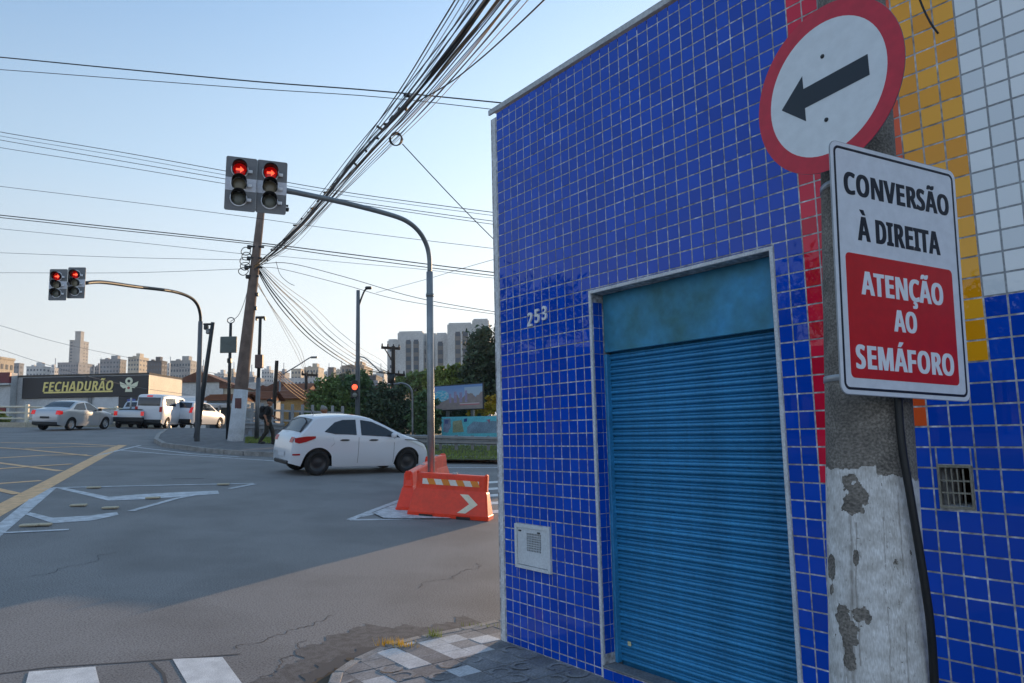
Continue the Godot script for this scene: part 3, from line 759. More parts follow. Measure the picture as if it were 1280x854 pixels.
# ---------------------------------------------------------------- concrete pole and its two signs
func near_pole_and_signs():
	# the pole leans a little: axis through two picture points at its distance
	var base := at(1100, 860, 2.5); var top := at(1066, 60, 2.56)
	var ax := (top - base).normalized()
	var foot := base + ax * ((0.0 - base.y) / ax.y)
	var pole := thing("utility_pole", "grey concrete utility pole with whitewashed peeling base carrying the two road signs", "utility pole", foot)
	var st := mb(true); var pts := []; var rr := []
	var rad := func(h): return 0.163 - 0.0145 * h
	for k in 15: pts.append(ax * (k * 0.5)); rr.append(rad.call(k * 0.5))
	pts[0] = -ax * 0.2
	tube(st, pts, rr, 40)
	var conc := grain(mat("#a39b90", 0.92), noise_tex("fbm", 0.05, 0.45, 1.12, 1024, 61), 0.6, noise_tex("fbm", 0.02, 0.7, 1.1, 512, 62), 1.2)
	obj("shaft", st, conc, pole)
	# whitewash: a thin coat with real holes where it has flaked off
	var hite := 1.66
	var nz := FastNoiseLite.new(); nz.seed = 4; nz.frequency = 9.0; nz.fractal_octaves = 4
	var axis_x := Vector3.RIGHT.slide(ax).normalized(); var axis_y := ax.cross(axis_x)
	var toeye := (Vector3(0, 0, 0) - Vector3(foot.x, 0, foot.z)).normalized()
	var aeye := atan2(toeye.dot(axis_y), toeye.dot(axis_x))
	var holes := [[-0.40, 1.548, 0.26, 0.05], [-0.50, 1.51, 0.16, 0.016], [-0.58, 1.13, 0.34, 0.062], [-0.42, 1.165, 0.22, 0.03], [-1.12, 1.30, 0.15, 0.07], [-0.60, 1.04, 0.12, 0.05], [-0.4, 1.35, 0.05, 0.022]]
	st = mb(true); var NA := 420; var NH := 520
	var P := func(i, j):
		var a: float = TAU * i / NA; var h: float = hite * j / NH
		return ax * h + (axis_x * cos(a) + axis_y * sin(a)) * (rad.call(h) + 0.0016)
	for i in NA:
		var rel := wrapf(TAU * (i + 0.5) / NA - aeye, -PI, PI)
		for j in NH:
			var h := hite * (j + 0.5) / NH
			var edge := hite - 0.03 + 0.006 * sin(rel * 3.0 + 1.0) + nz.get_noise_2d(rel * 0.3, h * 0.3) * 0.012 - (0.025 if rel > 0.1 else 0.0)
			if h > edge: continue
			var keep := true
			for q in holes:
				var dx: float = (rel - q[0]) / q[2]; var dy: float = (h - q[1]) / q[3]
				if sqrt(dx * dx + dy * dy) + nz.get_noise_2d(rel * 0.2, h * 1.2) * 0.95 < 1.0: keep = false; break
			if keep and nz.get_noise_2d(rel * 0.4 + 7.0, h * 1.5) > 0.62: keep = false
			if not keep: continue
			# rust brown grime runs: real streaks of dirt below the flaked spots
			var dirt := 0.0
			for q in [[-0.50, 1.49, 0.72, 0.075], [-0.38, 1.46, 1.02, 0.04], [-0.66, 1.06, 0.2, 0.10], [-0.50, 1.0, 0.1, 0.06], [0.55, 1.55, 0.9, 0.03], [0.2, 1.5, 0.6, 0.02]]:
				if h < q[1] and h > q[2]:
					var dx2: float = absf(rel - q[0] + nz.get_noise_2d(h * 0.25, q[0] * 9.0) * 0.08) / q[3]
					if dx2 < 1.0 and nz.get_noise_2d(rel * 1.3, h * 0.35 + q[0]) * 1.1 + 0.5 > dx2 * 0.7: dirt = maxf(dirt, (1.0 - dx2) * 0.62)
			if nz.get_noise_2d(rel * 0.9 + 30.0, h * 2.2) > 0.52: dirt = maxf(dirt, 0.45)
			st.set_color(Color(1, 1, 1).lerp(Color(0.34, 0.30, 0.26), dirt))
			quad(st, P.call(i, j), P.call(i + 1, j), P.call(i + 1, j + 1), P.call(i, j + 1))
	var ww := grain(mat("#eceeef", 0.85), noise_tex("fbm", 0.05, 0.80, 1.06, 1024, 64, Color(0.95, 0.93, 0.9), Color.WHITE), 0.45, noise_tex("fbm", 0.02, 0.82, 1.05, 512, 65, Color(0.93, 0.91, 0.88), Color.WHITE), 0.7)
	ww.uv1_scale = Vector3(4.0, 0.7, 4.0)
	ww.vertex_color_use_as_albedo = true
	obj("whitewash", st, ww, pole)
	for h in [1.93, 2.62]:   # banding straps
		st = mb(true); var c := []
		for k in 33: c.append(Vector2(rad.call(h) + 0.002, h))
		lathe(st, [Vector2(rad.call(h) + 0.0005, -0.011), Vector2(rad.call(h) + 0.003, -0.01), Vector2(rad.call(h) + 0.003, 0.01), Vector2(rad.call(h) + 0.0005, 0.011)], 40, Transform3D(Basis(Quaternion(Vector3.UP, ax)), ax * h))
		obj("steel_strap", st, M.alu, pole)
	# black cable clipped down the pole
	var cpts := []
	for p in [[1121, 430, 2.36], [1123, 500, 2.36], [1128, 560, 2.355], [1138, 620, 2.35], [1148, 680, 2.35], [1156, 730, 2.35], [1163, 780, 2.355], [1168, 850, 2.37], [1172, 960, 2.38]]: cpts.append(at(p[0], p[1], p[2]))
	st = mb(true); tube(st, curve(cpts, 40), 0.0125, 10); tag(obj("drop_cable", st, M.black), "thick black cable hanging down beside the whitewashed pole", "cable")
	# loose wire end hanging in front of the yellow tiles
	st = mb(true); tube(st, curve([at(1140, -30, 2.9), at(1152, 5, 2.9), at(1163, 28, 2.88), at(1173, 42, 2.87)], 14), 0.0045, 6)
	tag(obj("loose_wire", st, M.black), "short loose black wire end hanging before the yellow tiles", "wire")
	# ---- round arrow sign
	var sx := Vector3(-sin(-0.494), 0, cos(-0.494)) # away direction is (-0.474, 0.88): build axes so +x runs to the near right
	sx = Vector3(0.474, 0, 0.88); var sy := (ax * 0.35 + Vector3.UP * 0.65).normalized(); sx = sx.slide(sy).normalized(); var sz := sx.cross(sy)
	var sc := at(1031, 110, 2.40)
	var rs := thing("round_arrow_sign", "round white sign with red ring and black arrow, strapped to the pole", "road sign", sc)
	var B := Transform3D(Basis(sx, sy, sz), Vector3.ZERO)
	var R := 0.294
	st = mb(); extr(st, disc(R, 64), -0.002, 0.0, B); obj("plate", st, M.galv, rs)
	var signwhite := grain(mat("#e0e5e6", 0.35), noise_tex("fbm", 0.02, 0.93, 1.0, 512, 71), 0.6)
	var signred := grain(mat("#d0243a", 0.35), noise_tex("fbm", 0.02, 0.85, 1.0, 512, 72), 0.6)
	st = mb(); extr(st, disc(R * 0.80, 64), 0.0005, 0.0014, B); obj("white_face", st, signwhite, rs)
	st = mb(); ringshape(st, disc(R * 0.998, 64), disc(R * 0.80, 64), 0.0005, 0.0016, B); obj("red_ring", st, signred, rs)
	st = mb(); var th := 0.03
	extr(st, PackedVector2Array([Vector2(-0.185, 0), Vector2(-0.085, 0.085), Vector2(-0.085, 0.036), Vector2(0.17, 0.036), Vector2(0.17, -0.036), Vector2(-0.085, -0.036), Vector2(-0.085, -0.085)]), 0.0016, 0.0024, B * Transform3D(Basis(Vector3.BACK, 0.03), Vector3(0, 0.0, 0)))
	obj("arrow", st, mat("#14202a", 0.4), rs)
	for yb in [0.115, -0.115]:
		st = mb(true); lathe(st, [Vector2(0.008, 0.0), Vector2(0.007, 0.003), Vector2(0.0, 0.0045)], 12, B * Transform3D(Basis(Vector3.RIGHT, PI / 2), Vector3(0.0, yb, 0.0014))); obj("bolt", st, M.dark_metal, rs)
	st = mb(); box(st, Vector3(0, 0.115, -0.02), Vector3(0.3, 0.03, 0.03), 0.0, B); box(st, Vector3(0, -0.115, -0.02), Vector3(0.3, 0.03, 0.03), 0.0, B); obj("bracket", st, M.galv, rs)
	# ---- rectangular text sign
	var tc := at(1127.5, 343, 2.33)
	var tx := Vector3(0.905, 0, -0.426); var ty := (ax * 0.75 + Vector3.UP * 0.25).normalized(); tx = tx.slide(ty).normalized(); var tz := tx.cross(ty)
	var ts := thing("rectangular_text_sign", "white and red rectangular sign reading CONVERSÃO À DIREITA ATENÇÃO AO SEMÁFORO", "road sign", tc)
	B = Transform3D(Basis(tx, ty, tz), Vector3.ZERO)
	var w := 0.60; var h2 := 0.80
	st = mb(); extr(st, rrect(w, h2, 0.03), -0.003, 0.0, B); obj("plate", st, M.alu, ts)
	st = mb(); extr(st, rrect(w - 0.004, h2 - 0.004, 0.028), 0.0004, 0.0012, B); obj("white_face", st, grain(mat("#e2e5ea", 0.4), noise_tex("fbm", 0.02, 0.92, 1.0, 512, 73), 0.5), ts)
	st = mb(); ringshape(st, rrect(w - 0.03, h2 - 0.03, 0.022), rrect(w - 0.046, h2 - 0.046, 0.015), 0.0012, 0.0019, B); var ink := mat("#0f1424", 0.45); obj("border", st, ink, ts)
	st = mb(); extr(st, rrect(0.50, 0.39, 0.016), 0.0012, 0.0019, B * Transform3D(Basis.IDENTITY, Vector3(-0.004, -0.153, 0))); obj("red_panel", st, grain(mat("#d01016", 0.4), noise_tex("fbm", 0.02, 0.9, 1.0, 512, 74), 0.5), ts)
	var tw := mat("#e6e9ec", 0.4)
	for q in [["CONVERSÃO", 0.50, 0.096, 0.004, 0.278, 0], ["À DIREITA", 0.39, 0.101, 0.0, 0.138, 0], ["ATENÇÃO", 0.385, 0.119, 0.0, -0.05, 1], ["AO", 0.108, 0.070, 0.0, -0.156, 1], ["SEMÁFORO", 0.455, 0.096, -0.004, -0.272, 1]]:
		lettering("lettering", q[0], q[1], q[2], tw if q[5] == 1 else ink, ts, B * Transform3D(Basis.IDENTITY, Vector3(q[3], q[4], 0.0016 if q[5] == 0 else 0.0021)), 0.001, 0.0022)
	st = mb(); box(st, Vector3(-0.16, 0.30, -0.02), Vector3(0.16, 0.03, 0.034), 0.0, B); box(st, Vector3(-0.16, -0.30, -0.02), Vector3(0.16, 0.03, 0.034), 0.0, B); obj("bracket", st, M.galv, ts)

# ---------------------------------------------------------------- far buildings
func block(called: String, label: String, x0: float, x1: float, xs: float, ytop: float, d: float, wall: Material, floors: int, cols: int, group := "", roofbox := true, side_cols := 0, winmat: Material = null) -> Node3D:
	# front face between picture columns x0..x1 at depth d, side face runs back to column xs
	var a := at(x0, ytop, d); var b := at(x1, ytop, d)
	var r1 := ray(x1, 545).x; var rs := ray(xs, 545).x
	var dep := clampf(d * (r1 / rs - 1.0), 4.0, 60.0)
	var w := b.x - a.x; var cx := (a.x + b.x) / 2; var top := (a.y + b.y) / 2
	var base := terrain(cx, d + dep / 2) - 2.0
	var o := thing(called, label, "building", Vector3(cx, base, -d), 0.0, group)
	var H := top - base
	var st := mb(); box(st, Vector3(0, H / 2, -dep / 2), Vector3(w, H, dep)); obj("wall", st, wall, o)
	st = mb(); box(st, Vector3(0, H + 0.25, -dep / 2), Vector3(w + 0.3, 0.5, dep + 0.3))
	if roofbox:
		box(st, Vector3(w * 0.12, H + 1.6, -dep * 0.5), Vector3(w * 0.34, 2.4, dep * 0.4))
		box(st, Vector3(-w * 0.27, H + 0.9, -dep * 0.4), Vector3(w * 0.16, 1.0, dep * 0.25))
	obj("roof", st, wall, o)
	if floors > 0:
		st = mb()
		var fh := minf(3.1, H / floors)
		for f in floors:
			var y := H - fh * (f + 0.62)
			for c in cols:
				box(st, Vector3(-w / 2 + w * (c + 0.5) / cols, y, 0.0), Vector3(w / cols * 0.5, fh * 0.42, 0.16))
			for c in side_cols:
				box(st, Vector3(w / 2, y, -dep * (c + 0.5) / side_cols), Vector3(0.16, fh * 0.42, dep / side_cols * 0.45))
		var wo := obj("window", st, winmat if winmat else M.far_glass, o); stuff(wo)
		st = mb()
		for f in floors: box(st, Vector3(0, H - fh * (f + 1), 0.0), Vector3(w, 0.22, 0.12))
		stuff(obj("floor_band", st, wall, o))
	return o
func far_buildings():
	M.far_glass = mat("#4d5862", 0.6); M.far_glass.metallic_specular = 0.25
	var conc := worn("#b9b8b4", 0.85, 0.2, 6.0); var pale := worn("#d6d7d5", 0.85, 0.15, 6.0); var cream := worn("#dccfb8", 0.85, 0.2, 6.0); var grey := worn("#a2a5a8", 0.85, 0.2, 6.0); var dark := worn("#56585a", 0.85, 0.2, 6.0); var tan_ := worn("#bdae9a", 0.85, 0.25, 6.0)
	var g := "apartment blocks on the skyline"
	block("apartment_block", "cream block end at the far edge behind the red shop fascia", -40, 0, 18, 449, 170, cream, 7, 5, g, false, 3)
	block("apartment_block", "small plain grey block beside the cream one above the red shop", 17, 24, 28, 455, 420, grey, 6, 2, g, false, 1)
	block("apartment_block", "pale stepped block with white floors above the black sign's near end", 33, 53, 63, 459, 400, pale, 7, 5, g, true, 2)
	var t := block("apartment_tower", "tallest slim concrete tower with an orange lit balcony side, above the black shop sign", 87, 97, 111, 426, 520, conc, 15, 2, g, false, 4)
	block("tower_core", "blank stair core rising above the tallest slim tower", 94, 101, 105, 415, 518, conc, 0, 0, "", false)
	block("apartment_block", "low wide block at the foot of the tallest tower", 72, 98, 118, 454, 500, grey, 6, 8, g, false, 4)
	block("apartment_block", "grey block with a raised middle between tower and cream block", 125, 149, 158, 450, 430, grey, 8, 6, g, true, 3)
	block("apartment_block", "cream block with warm lit face in the middle of the skyline", 160, 174, 186, 447, 430, cream, 8, 4, g, true, 3)
	block("apartment_block", "wide grey block with dark floor bands, behind the bright end wall", 184, 202, 209, 452, 400, dark, 7, 5, g, true, 2)
	block("apartment_block", "broad pale block behind the single far traffic light post", 213, 238, 248, 452, 340, conc, 8, 7, g, true, 3)
	block("apartment_block", "small pale block standing between the square panel pole and big pole", 268, 280, 286, 468, 420, pale, 4, 3, g, true, 1)
	block("apartment_block", "pale block behind the control box pole", 327, 337, 342, 463, 460, pale, 5, 3, g, true, 2)
	block("apartment_block", "plain cream block beside the short leaning pole", 364, 376, 381, 462, 430, cream, 5, 3, g, false, 2)
	block("apartment_block", "wide cream block with a stepped top above the bushes", 380, 398, 405, 460, 400, cream, 6, 5, g, true, 2)
	block("apartment_block", "narrow dark slab block between two cream blocks", 410, 417, 420, 460, 480, dark, 6, 2, g, false, 1)
	block("apartment_block", "brownish block with several roof boxes behind the signal mast", 427, 455, 466, 458, 330, tan_, 7, 7, g, true, 2)
	block("office_block", "low dark block with horizontal bands behind the signal mast", 440, 470, 478, 471, 260, dark, 5, 8, g, false, 3)
	block("apartment_block", "low pale terrace of flats filling the gap above the bushes", 345, 400, 412, 474, 330, pale, 3, 12, g, false, 3)
	block("warehouse", "long low grey warehouse on the slope behind the two slim masts", 252, 318, 330, 474, 210, grey, 1, 10, "", false, 2)
	block("warehouse", "long low pale shed below the hillside houses", 290, 352, 366, 481, 160, pale, 1, 9, "", false, 2)
	for q in [[58, 68, 73, 461, 470, 5, 3, "plain pale block between the stepped block and the tallest tower", 1], [118, 124, 128, 459, 520, 6, 2, "slim grey block just beside the tallest tower's foot", 0], [204, 212, 217, 459, 470, 6, 3, "pale block half hidden by the banded grey block", 1], [246, 254, 259, 462, 500, 6, 3, "slim pale block behind the leaning camera post", 1], [284, 292, 296, 466, 480, 5, 3, "small block close beside the big leaning pole", 2], [304, 316, 322, 470, 440, 4, 4, "low cream block between big pole and control box", 1], [346, 356, 362, 466, 500, 5, 3, "grey block above the rusty roofs", 0], [404, 412, 416, 466, 520, 5, 3, "pale block left of the narrow dark slab", 1], [418, 430, 435, 463, 520, 6, 4, "cream block right of the narrow dark slab", 2], [466, 480, 486, 468, 460, 5, 4, "pale block beside the cross armed pole", 1]]:
		var bk := block("apartment_block", q[7], q[0], q[1], q[2], q[3], q[4], [grey, pale, cream][q[8]], q[5], q[6], g, true, 2)
		var an := mb(true); var hh: float = at(q[0], q[3], q[4]).y - bk.position.y
		tube(an, [Vector3(1.0, hh, -3), Vector3(1.0, hh + 7.0, -3)], 0.22, 5); obj("antenna", an, grey, bk)
	# two white residential towers on the right, with recessed window columns
	big_tower("residential_tower", "white residential tower with recessed window columns, behind the cross armed wooden pole", [[484, 497, 426, 252.0, 0], [497, 529, 416, 250.0, 2], [529, 546, 418.5, 256.0, 0]])
	big_tower("residential_tower", "white residential tower nearest the big dark tree, taller middle part", [[544, 559, 418, 246.0, 1], [559, 590, 405.5, 240.0, 2], [590, 611, 400.5, 238.0, 0]])
	# small houses scattered over the hillside
	var walls := [pale, cream, conc, tan_, grey]; var roofm := worn("#7b4a33", 0.9, 0.3, 2.0)
	var spots := []
	for i in 84: spots.append([rng.randf_range(205, 486), rng.randf_range(125, 360)])
	for i in spots.size():
		var p := on(spots[i][0], spots[i][1]); p.y = terrain(p.x, -p.z) - 0.5
		var hw := rng.randf_range(6, 11); var hh := rng.randf_range(4.0, 8.5); var hd := rng.randf_range(6, 10)
		var o := thing("hillside_house", house_label(i, hh, hw), "house", p, rng.randf_range(-0.4, 0.4), "houses scattered over the hillside")
		var st := mb(); box(st, Vector3(0, hh / 2, 0), Vector3(hw, hh, hd)); obj("wall", st, walls[rng.randi() % 5], o)
		st = mb()
		if i % 3 == 0: box(st, Vector3(0, hh + 0.15, 0), Vector3(hw + 0.4, 0.3, hd + 0.4)); box(st, Vector3(hw * 0.2, hh + 0.9, 0), Vector3(1.6, 1.2, 1.6)); obj("roof", st, grey, o)
		else:
			extr(st, PackedVector2Array([Vector2(-hw / 2 - 0.3, hh), Vector2(hw / 2 + 0.3, hh), Vector2(0, hh + 1.9)]), -hd / 2 - 0.3, hd / 2 + 0.3); obj("roof", st, roofm, o)
		st = mb()
		for k in 3:
			box(st, Vector3(-hw / 2 + hw * (k + 0.5) / 3, hh * 0.62, hd / 2), Vector3(1.1, 1.2, 0.14))
		stuff(obj("window", st, M.far_glass, o))
func house_label(i: int, hh: float, hw: float) -> String:
	var tall := "tall" if hh > 7.0 else ("low" if hh < 5.2 else "middling")
	return "%s %s house with a %s roof in the jumble on the hillside" % [tall, "wide" if hw > 8.5 else "narrow", "flat grey" if i % 3 == 0 else "brown gabled"]
func big_tower(called: String, label: String, parts: Array):
	var wall := worn("#d6d6d2", 0.85, 0.14, 8.0)
	var c := at((parts[0][0] + parts[-1][1]) / 2.0, 545, 246)
	var base := terrain(c.x, 246) - 2.0
	var o := thing(called, label, "building", Vector3(c.x, base, c.z), 0.0, "white residential towers")
	var win := mb(); var rec := mb()
	for p in parts:
		var a := at(p[0], p[2], p[3]); var b := at(p[1], p[2], p[3])
		var H := (a.y + b.y) / 2 - base; var w := b.x - a.x; var cx := (a.x + b.x) / 2 - c.x; var z: float = -p[3] - c.z
		var st := mb(); box(st, Vector3(cx, H / 2, z - 8), Vector3(w, H, 16)); box(st, Vector3(cx, H + 0.3, z - 8), Vector3(w - 0.8, 0.6, 15))
		obj("wall", st, wall, o)
		for k in p[4]:
			var wx: float = cx - w / 2 + w * (0.42 + 0.3 * k)
			box(rec, Vector3(wx, H / 2 - 1.5, z), Vector3(1.9, H - 3.0, 0.2))
			for f in 13:
				var y := H - 3.2 - f * 2.9
				if y < 3: break
				box(win, Vector3(wx, y, z + 0.12), Vector3(1.5, 1.5, 0.1))
		for f in 13:
			var y := H - 3.2 - f * 2.9
			if y < 3: break
			box(win, Vector3(cx + w / 2, y, z - 5), Vector3(0.1, 1.5, 2.0)); box(win, Vector3(cx + w / 2, y, z - 11), Vector3(0.1, 1.5, 2.0))
			if p[4] == 0: box(win, Vector3(cx - w * 0.12, y, z), Vector3(1.0, 1.1, 0.1))
	stuff(obj("window_bay", rec, worn("#7d7a74", 0.85, 0.1, 4.0), o)); stuff(obj("window", win, M.far_glass, o))

# ---------------------------------------------------------------- trees and bushes
func plant(called: String, label: String, cat: String, d: float, blobs: Array, leaf: int, size: float, count: int, trunk_px: Array, group := ""):
	# blobs: picture ellipses [x, y, rx, ry, depth offset]; trunk_px: [x, y] of its foot or []
	var c: Vector3
	var b0 = blobs[0]
	var foot := at(b0[0] if trunk_px.is_empty() else trunk_px[0], 545, d)
	foot.y = terrain(foot.x, d) if d > 47 else gh(foot.x, d)
	var o := thing(called, label, cat, foot, 0.0, group)
	var st := mb(); var k := d / F
	var tot := 0.0
	for b in blobs: tot += b[2] * b[3]
	var cents := []
	for b in blobs:
		var cc := at(b[0], b[1], d + b[4]) - foot; cents.append(cc)
		var rx: float = b[2] * k; var ry: float = b[3] * k
		var n := int(count * b[2] * b[3] / tot)
		var clumps := []
		for q in maxi(7, n / 55):
			var v := Vector3(rng.randfn(), rng.randfn(), rng.randfn()).normalized() * pow(rng.randf(), 0.38)
			clumps.append(Vector3(v.x * rx, v.y * ry, v.z * rx))
		for q in n:
			var cl: Vector3 = clumps[rng.randi() % clumps.size()]
			var p: Vector3 = cc + cl + Vector3(rng.randfn(), rng.randfn() * 0.75, rng.randfn()) * minf(rx, ry) * 0.17
			var nn := Vector3(rng.randfn(), rng.randfn() + 0.7, rng.randfn()).normalized()
			var u := nn.cross(Vector3(rng.randfn(), rng.randfn(), rng.randfn())).normalized(); var v2 := nn.cross(u)
			var s := size * rng.randf_range(0.6, 1.35)
			tri(st, p - u * s, p + v2 * s * 0.45 + nn * s * 0.12, p + u * s); tri(st, p - u * s, p + u * s, p - v2 * s * 0.45 + nn * s * 0.12)
	stuff(obj("crown", st, M.leaf[leaf], o))
	var tk := mb(true); var low := INF
	for cc in cents: low = minf(low, cc.y)
	var fork := Vector3(0, maxf(0.4, low * 0.55), 0)
	var r := clampf(low * 0.035, 0.05, 0.4)
	tube(tk, [Vector3(0, -0.3, 0), fork * 0.5 + Vector3(0.05, 0, 0.03), fork], [r * 1.35, r, r * 0.85], 9)
	obj("trunk", tk, M.bark, o)
	for cc in cents:
		var lb := mb(true); tube(lb, [fork, fork.lerp(cc, 0.55) + Vector3(0.1, 0.2, 0), cc], [r * 0.7, r * 0.45, r * 0.15], 7); obj("limb", lb, M.bark, o)
func hillside_trees():
	for i in 16:
		var px := 216.0 + i * 17.0 + rng.randf_range(-6, 6); var d := rng.randf_range(130, 260)
		var p := on(px, d); p.y = terrain(p.x, d)
		var o := thing("hillside_tree", "small %s tree between the houses on the hillside, %s" % [["dark", "green", "olive"][i % 3], "above the brown roofs" if px > 330.0 else "behind the slim posts" if px > 262.0 else "above the awning"], "tree", p, 0.0, "trees on the hillside")
		var r := rng.randf_range(1.6, 3.0); var h := rng.randf_range(3.2, 5.5); var st := mb()
		for q in 700:
			var v := Vector3(rng.randfn() * r * 0.55, h + rng.randfn() * r * 0.42, rng.randfn() * r * 0.55); var u := Vector3(rng.randfn(), rng.randfn(), rng.randfn()).normalized() * 0.5; var w := u.cross(Vector3(rng.randfn(), rng.randfn(), rng.randfn())).normalized() * 0.3
			tri(st, v - u, v + w, v + u)
		stuff(obj("crown", st, M.leaf[[3, 1, 0][i % 3]], o))
		st = mb(true); tube(st, [Vector3(0, -0.5, 0), Vector3(0.1, h * 0.6, 0), Vector3(0, h, 0)], [0.3, 0.22, 0.08], 7); obj("trunk", st, M.bark, o)
func vegetation():
	hillside_trees()
	var g := "bushes behind the guard rail"
	plant("bush", "broad green bush directly above the white car's roof", "bush", 50, [[412, 497, 24, 26, 0], [400, 512, 16, 18, -1], [430, 512, 22, 22, 0]], 0, 0.15, 8000, [412, 540], g)
	plant("bush", "tall green bush behind the signal mast", "bush", 51, [[446, 490, 22, 26, 0], [458, 514, 26, 26, 0], [437, 520, 20, 20, -1]], 1, 0.15, 8000, [448, 540], g)
	plant("bush", "dark bush with pale gaps near the front of the white car", "bush", 49, [[486, 500, 24, 22, 0], [476, 522, 22, 22, 0], [500, 525, 24, 24, 0]], 3, 0.15, 8000, [488, 545], g)
	plant("conifer_shrub", "dark upright shrub beside the steel signal post", "shrub", 47, [[533, 520, 14, 36, 0], [522, 528, 13, 28, 0], [541, 524, 9, 30, 0]], 1, 0.12, 6500, [533, 552])
	plant("tree", "big dark tree rising against the blue shop's corner", "tree", 62, [[618, 440, 34, 32, 0], [600, 462, 24, 24, 0], [640, 470, 40, 40, 0], [612, 492, 26, 30, 1]], 3, 0.24, 14000, [625, 535])
	plant("tree", "flat topped sunlit tree behind the billboard", "tree", 66, [[566, 468, 28, 12, 0], [545, 476, 18, 10, 0], [590, 474, 20, 12, 0], [566, 486, 34, 14, 0]], 2, 0.24, 10000, [566, 535])
	plant("tree", "round tree below the nearer white tower", "tree", 90, [[522, 472, 20, 10, 0], [508, 478, 18, 10, 0], [528, 486, 26, 14, 0]], 0, 0.26, 6000, [520, 535])
	plant("bush", "yellow flowering bush above the mural wall", "bush", 53, [[606, 512, 13, 9, 0], [618, 505, 10, 10, 0], [590, 516, 8, 6, 0]], 4, 0.12, 3500, [608, 540])
	plant("bush", "dark undergrowth in the shade below the billboard", "bush", 54, [[565, 516, 22, 12, 0], [590, 520, 20, 12, 0], [548, 518, 14, 14, 0]], 3, 0.15, 5000, [570, 545], g)
	plant("tree", "dark tree crown above the cream houses", "tree", 140, [[434, 474, 14, 9, 0], [424, 481, 12, 8, 0]], 3, 0.25, 3000, [432, 530])
	plant("bush", "small bush behind the pale railing at the picture's edge", "bush", 46, [[4, 526, 10, 9, 0], [-10, 528, 12, 10, 0]], 2, 0.12, 2200, [2, 545])
	plant("tree", "tree hidden beyond the shop that shades the crossroads", "tree", 58, [[672, 470, 40, 40, 0], [705, 480, 40, 40, 0]], 3, 0.34, 7000, [690, 540])

# ---------------------------------------------------------------- shops, houses, walls in the middle distance
func gable_house(called: String, label: String, x0: float, x1: float, xs: float, yeave: float, yridge: float, d: float, wall: Material, roof: Material, wins: int):
	var a := at(x0, yeave, d); var b := at(x1, yeave, d)
	var dep := clampf(d * (ray(x1, 545).x / ray(xs, 545).x - 1.0), 3.0, 14.0)
	var w := b.x - a.x; var cx := (a.x + b.x) / 2; var base := terrain(cx, d) - 1.0; var H := (a.y + b.y) / 2 - base
	var rise := at(x0, yridge, d).y - a.y
	var o := thing(called, label, "house", Vector3(cx, base, -d))
	var st := mb(); box(st, Vector3(0, H / 2, -dep / 2), Vector3(w, H, dep)); obj("wall", st, wall, o)
	# roof ridge runs along x: two pitched slabs of tiles
	st = mb()
	for k in 2:
		var z0 := 0.4 if k == 0 else -dep - 0.4
		var nrow := 6
		for r in nrow:
			var u := float(r) / nrow; var v := float(r + 1) / nrow
			var za := lerpf(z0, -dep / 2, u); var zb := lerpf(z0, -dep / 2, v)
			var A := Vector3(-w / 2 - 0.3, H + rise * u + 0.10, za); var B := Vector3(w / 2 + 0.3, H + rise * u + 0.10, za)
			var C := Vector3(w / 2 + 0.3, H + rise * v + 0.04, zb); var D := Vector3(-w / 2 - 0.3, H + rise * v + 0.04, zb)
			if k == 0: quad(st, A, B, C, D); quad(st, A - Vector3(0, 0.1, 0), B - Vector3(0, 0.1, 0), B, A)
			else: quad(st, B, A, D, C); quad(st, B - Vector3(0, 0.1, 0), A - Vector3(0, 0.1, 0), A, B)
	extr(st, PackedVector2Array([Vector2(0, H), Vector2(dep, H), Vector2(dep / 2, H + rise)]), -w / 2, w / 2, Transform3D(Basis(Vector3(0, 0, -1), Vector3.UP, Vector3(1, 0, 0)), Vector3.ZERO))
	obj("roof", st, roof, o)
	for k in wins:
		st = mb(); var wx := -w / 2 + w * (k + 0.5) / wins
		box(st, Vector3(wx, H * 0.6, 0.0), Vector3(minf(1.0, w / wins * 0.5), 1.2, 0.1)); var wo := obj("window", st, M.far_glass, o)
		st = mb(); box(st, Vector3(wx, H * 0.6 - 0.66, 0.03), Vector3(minf(1.2, w / wins * 0.6), 0.1, 0.16)); obj("sill", st, wall, wo)
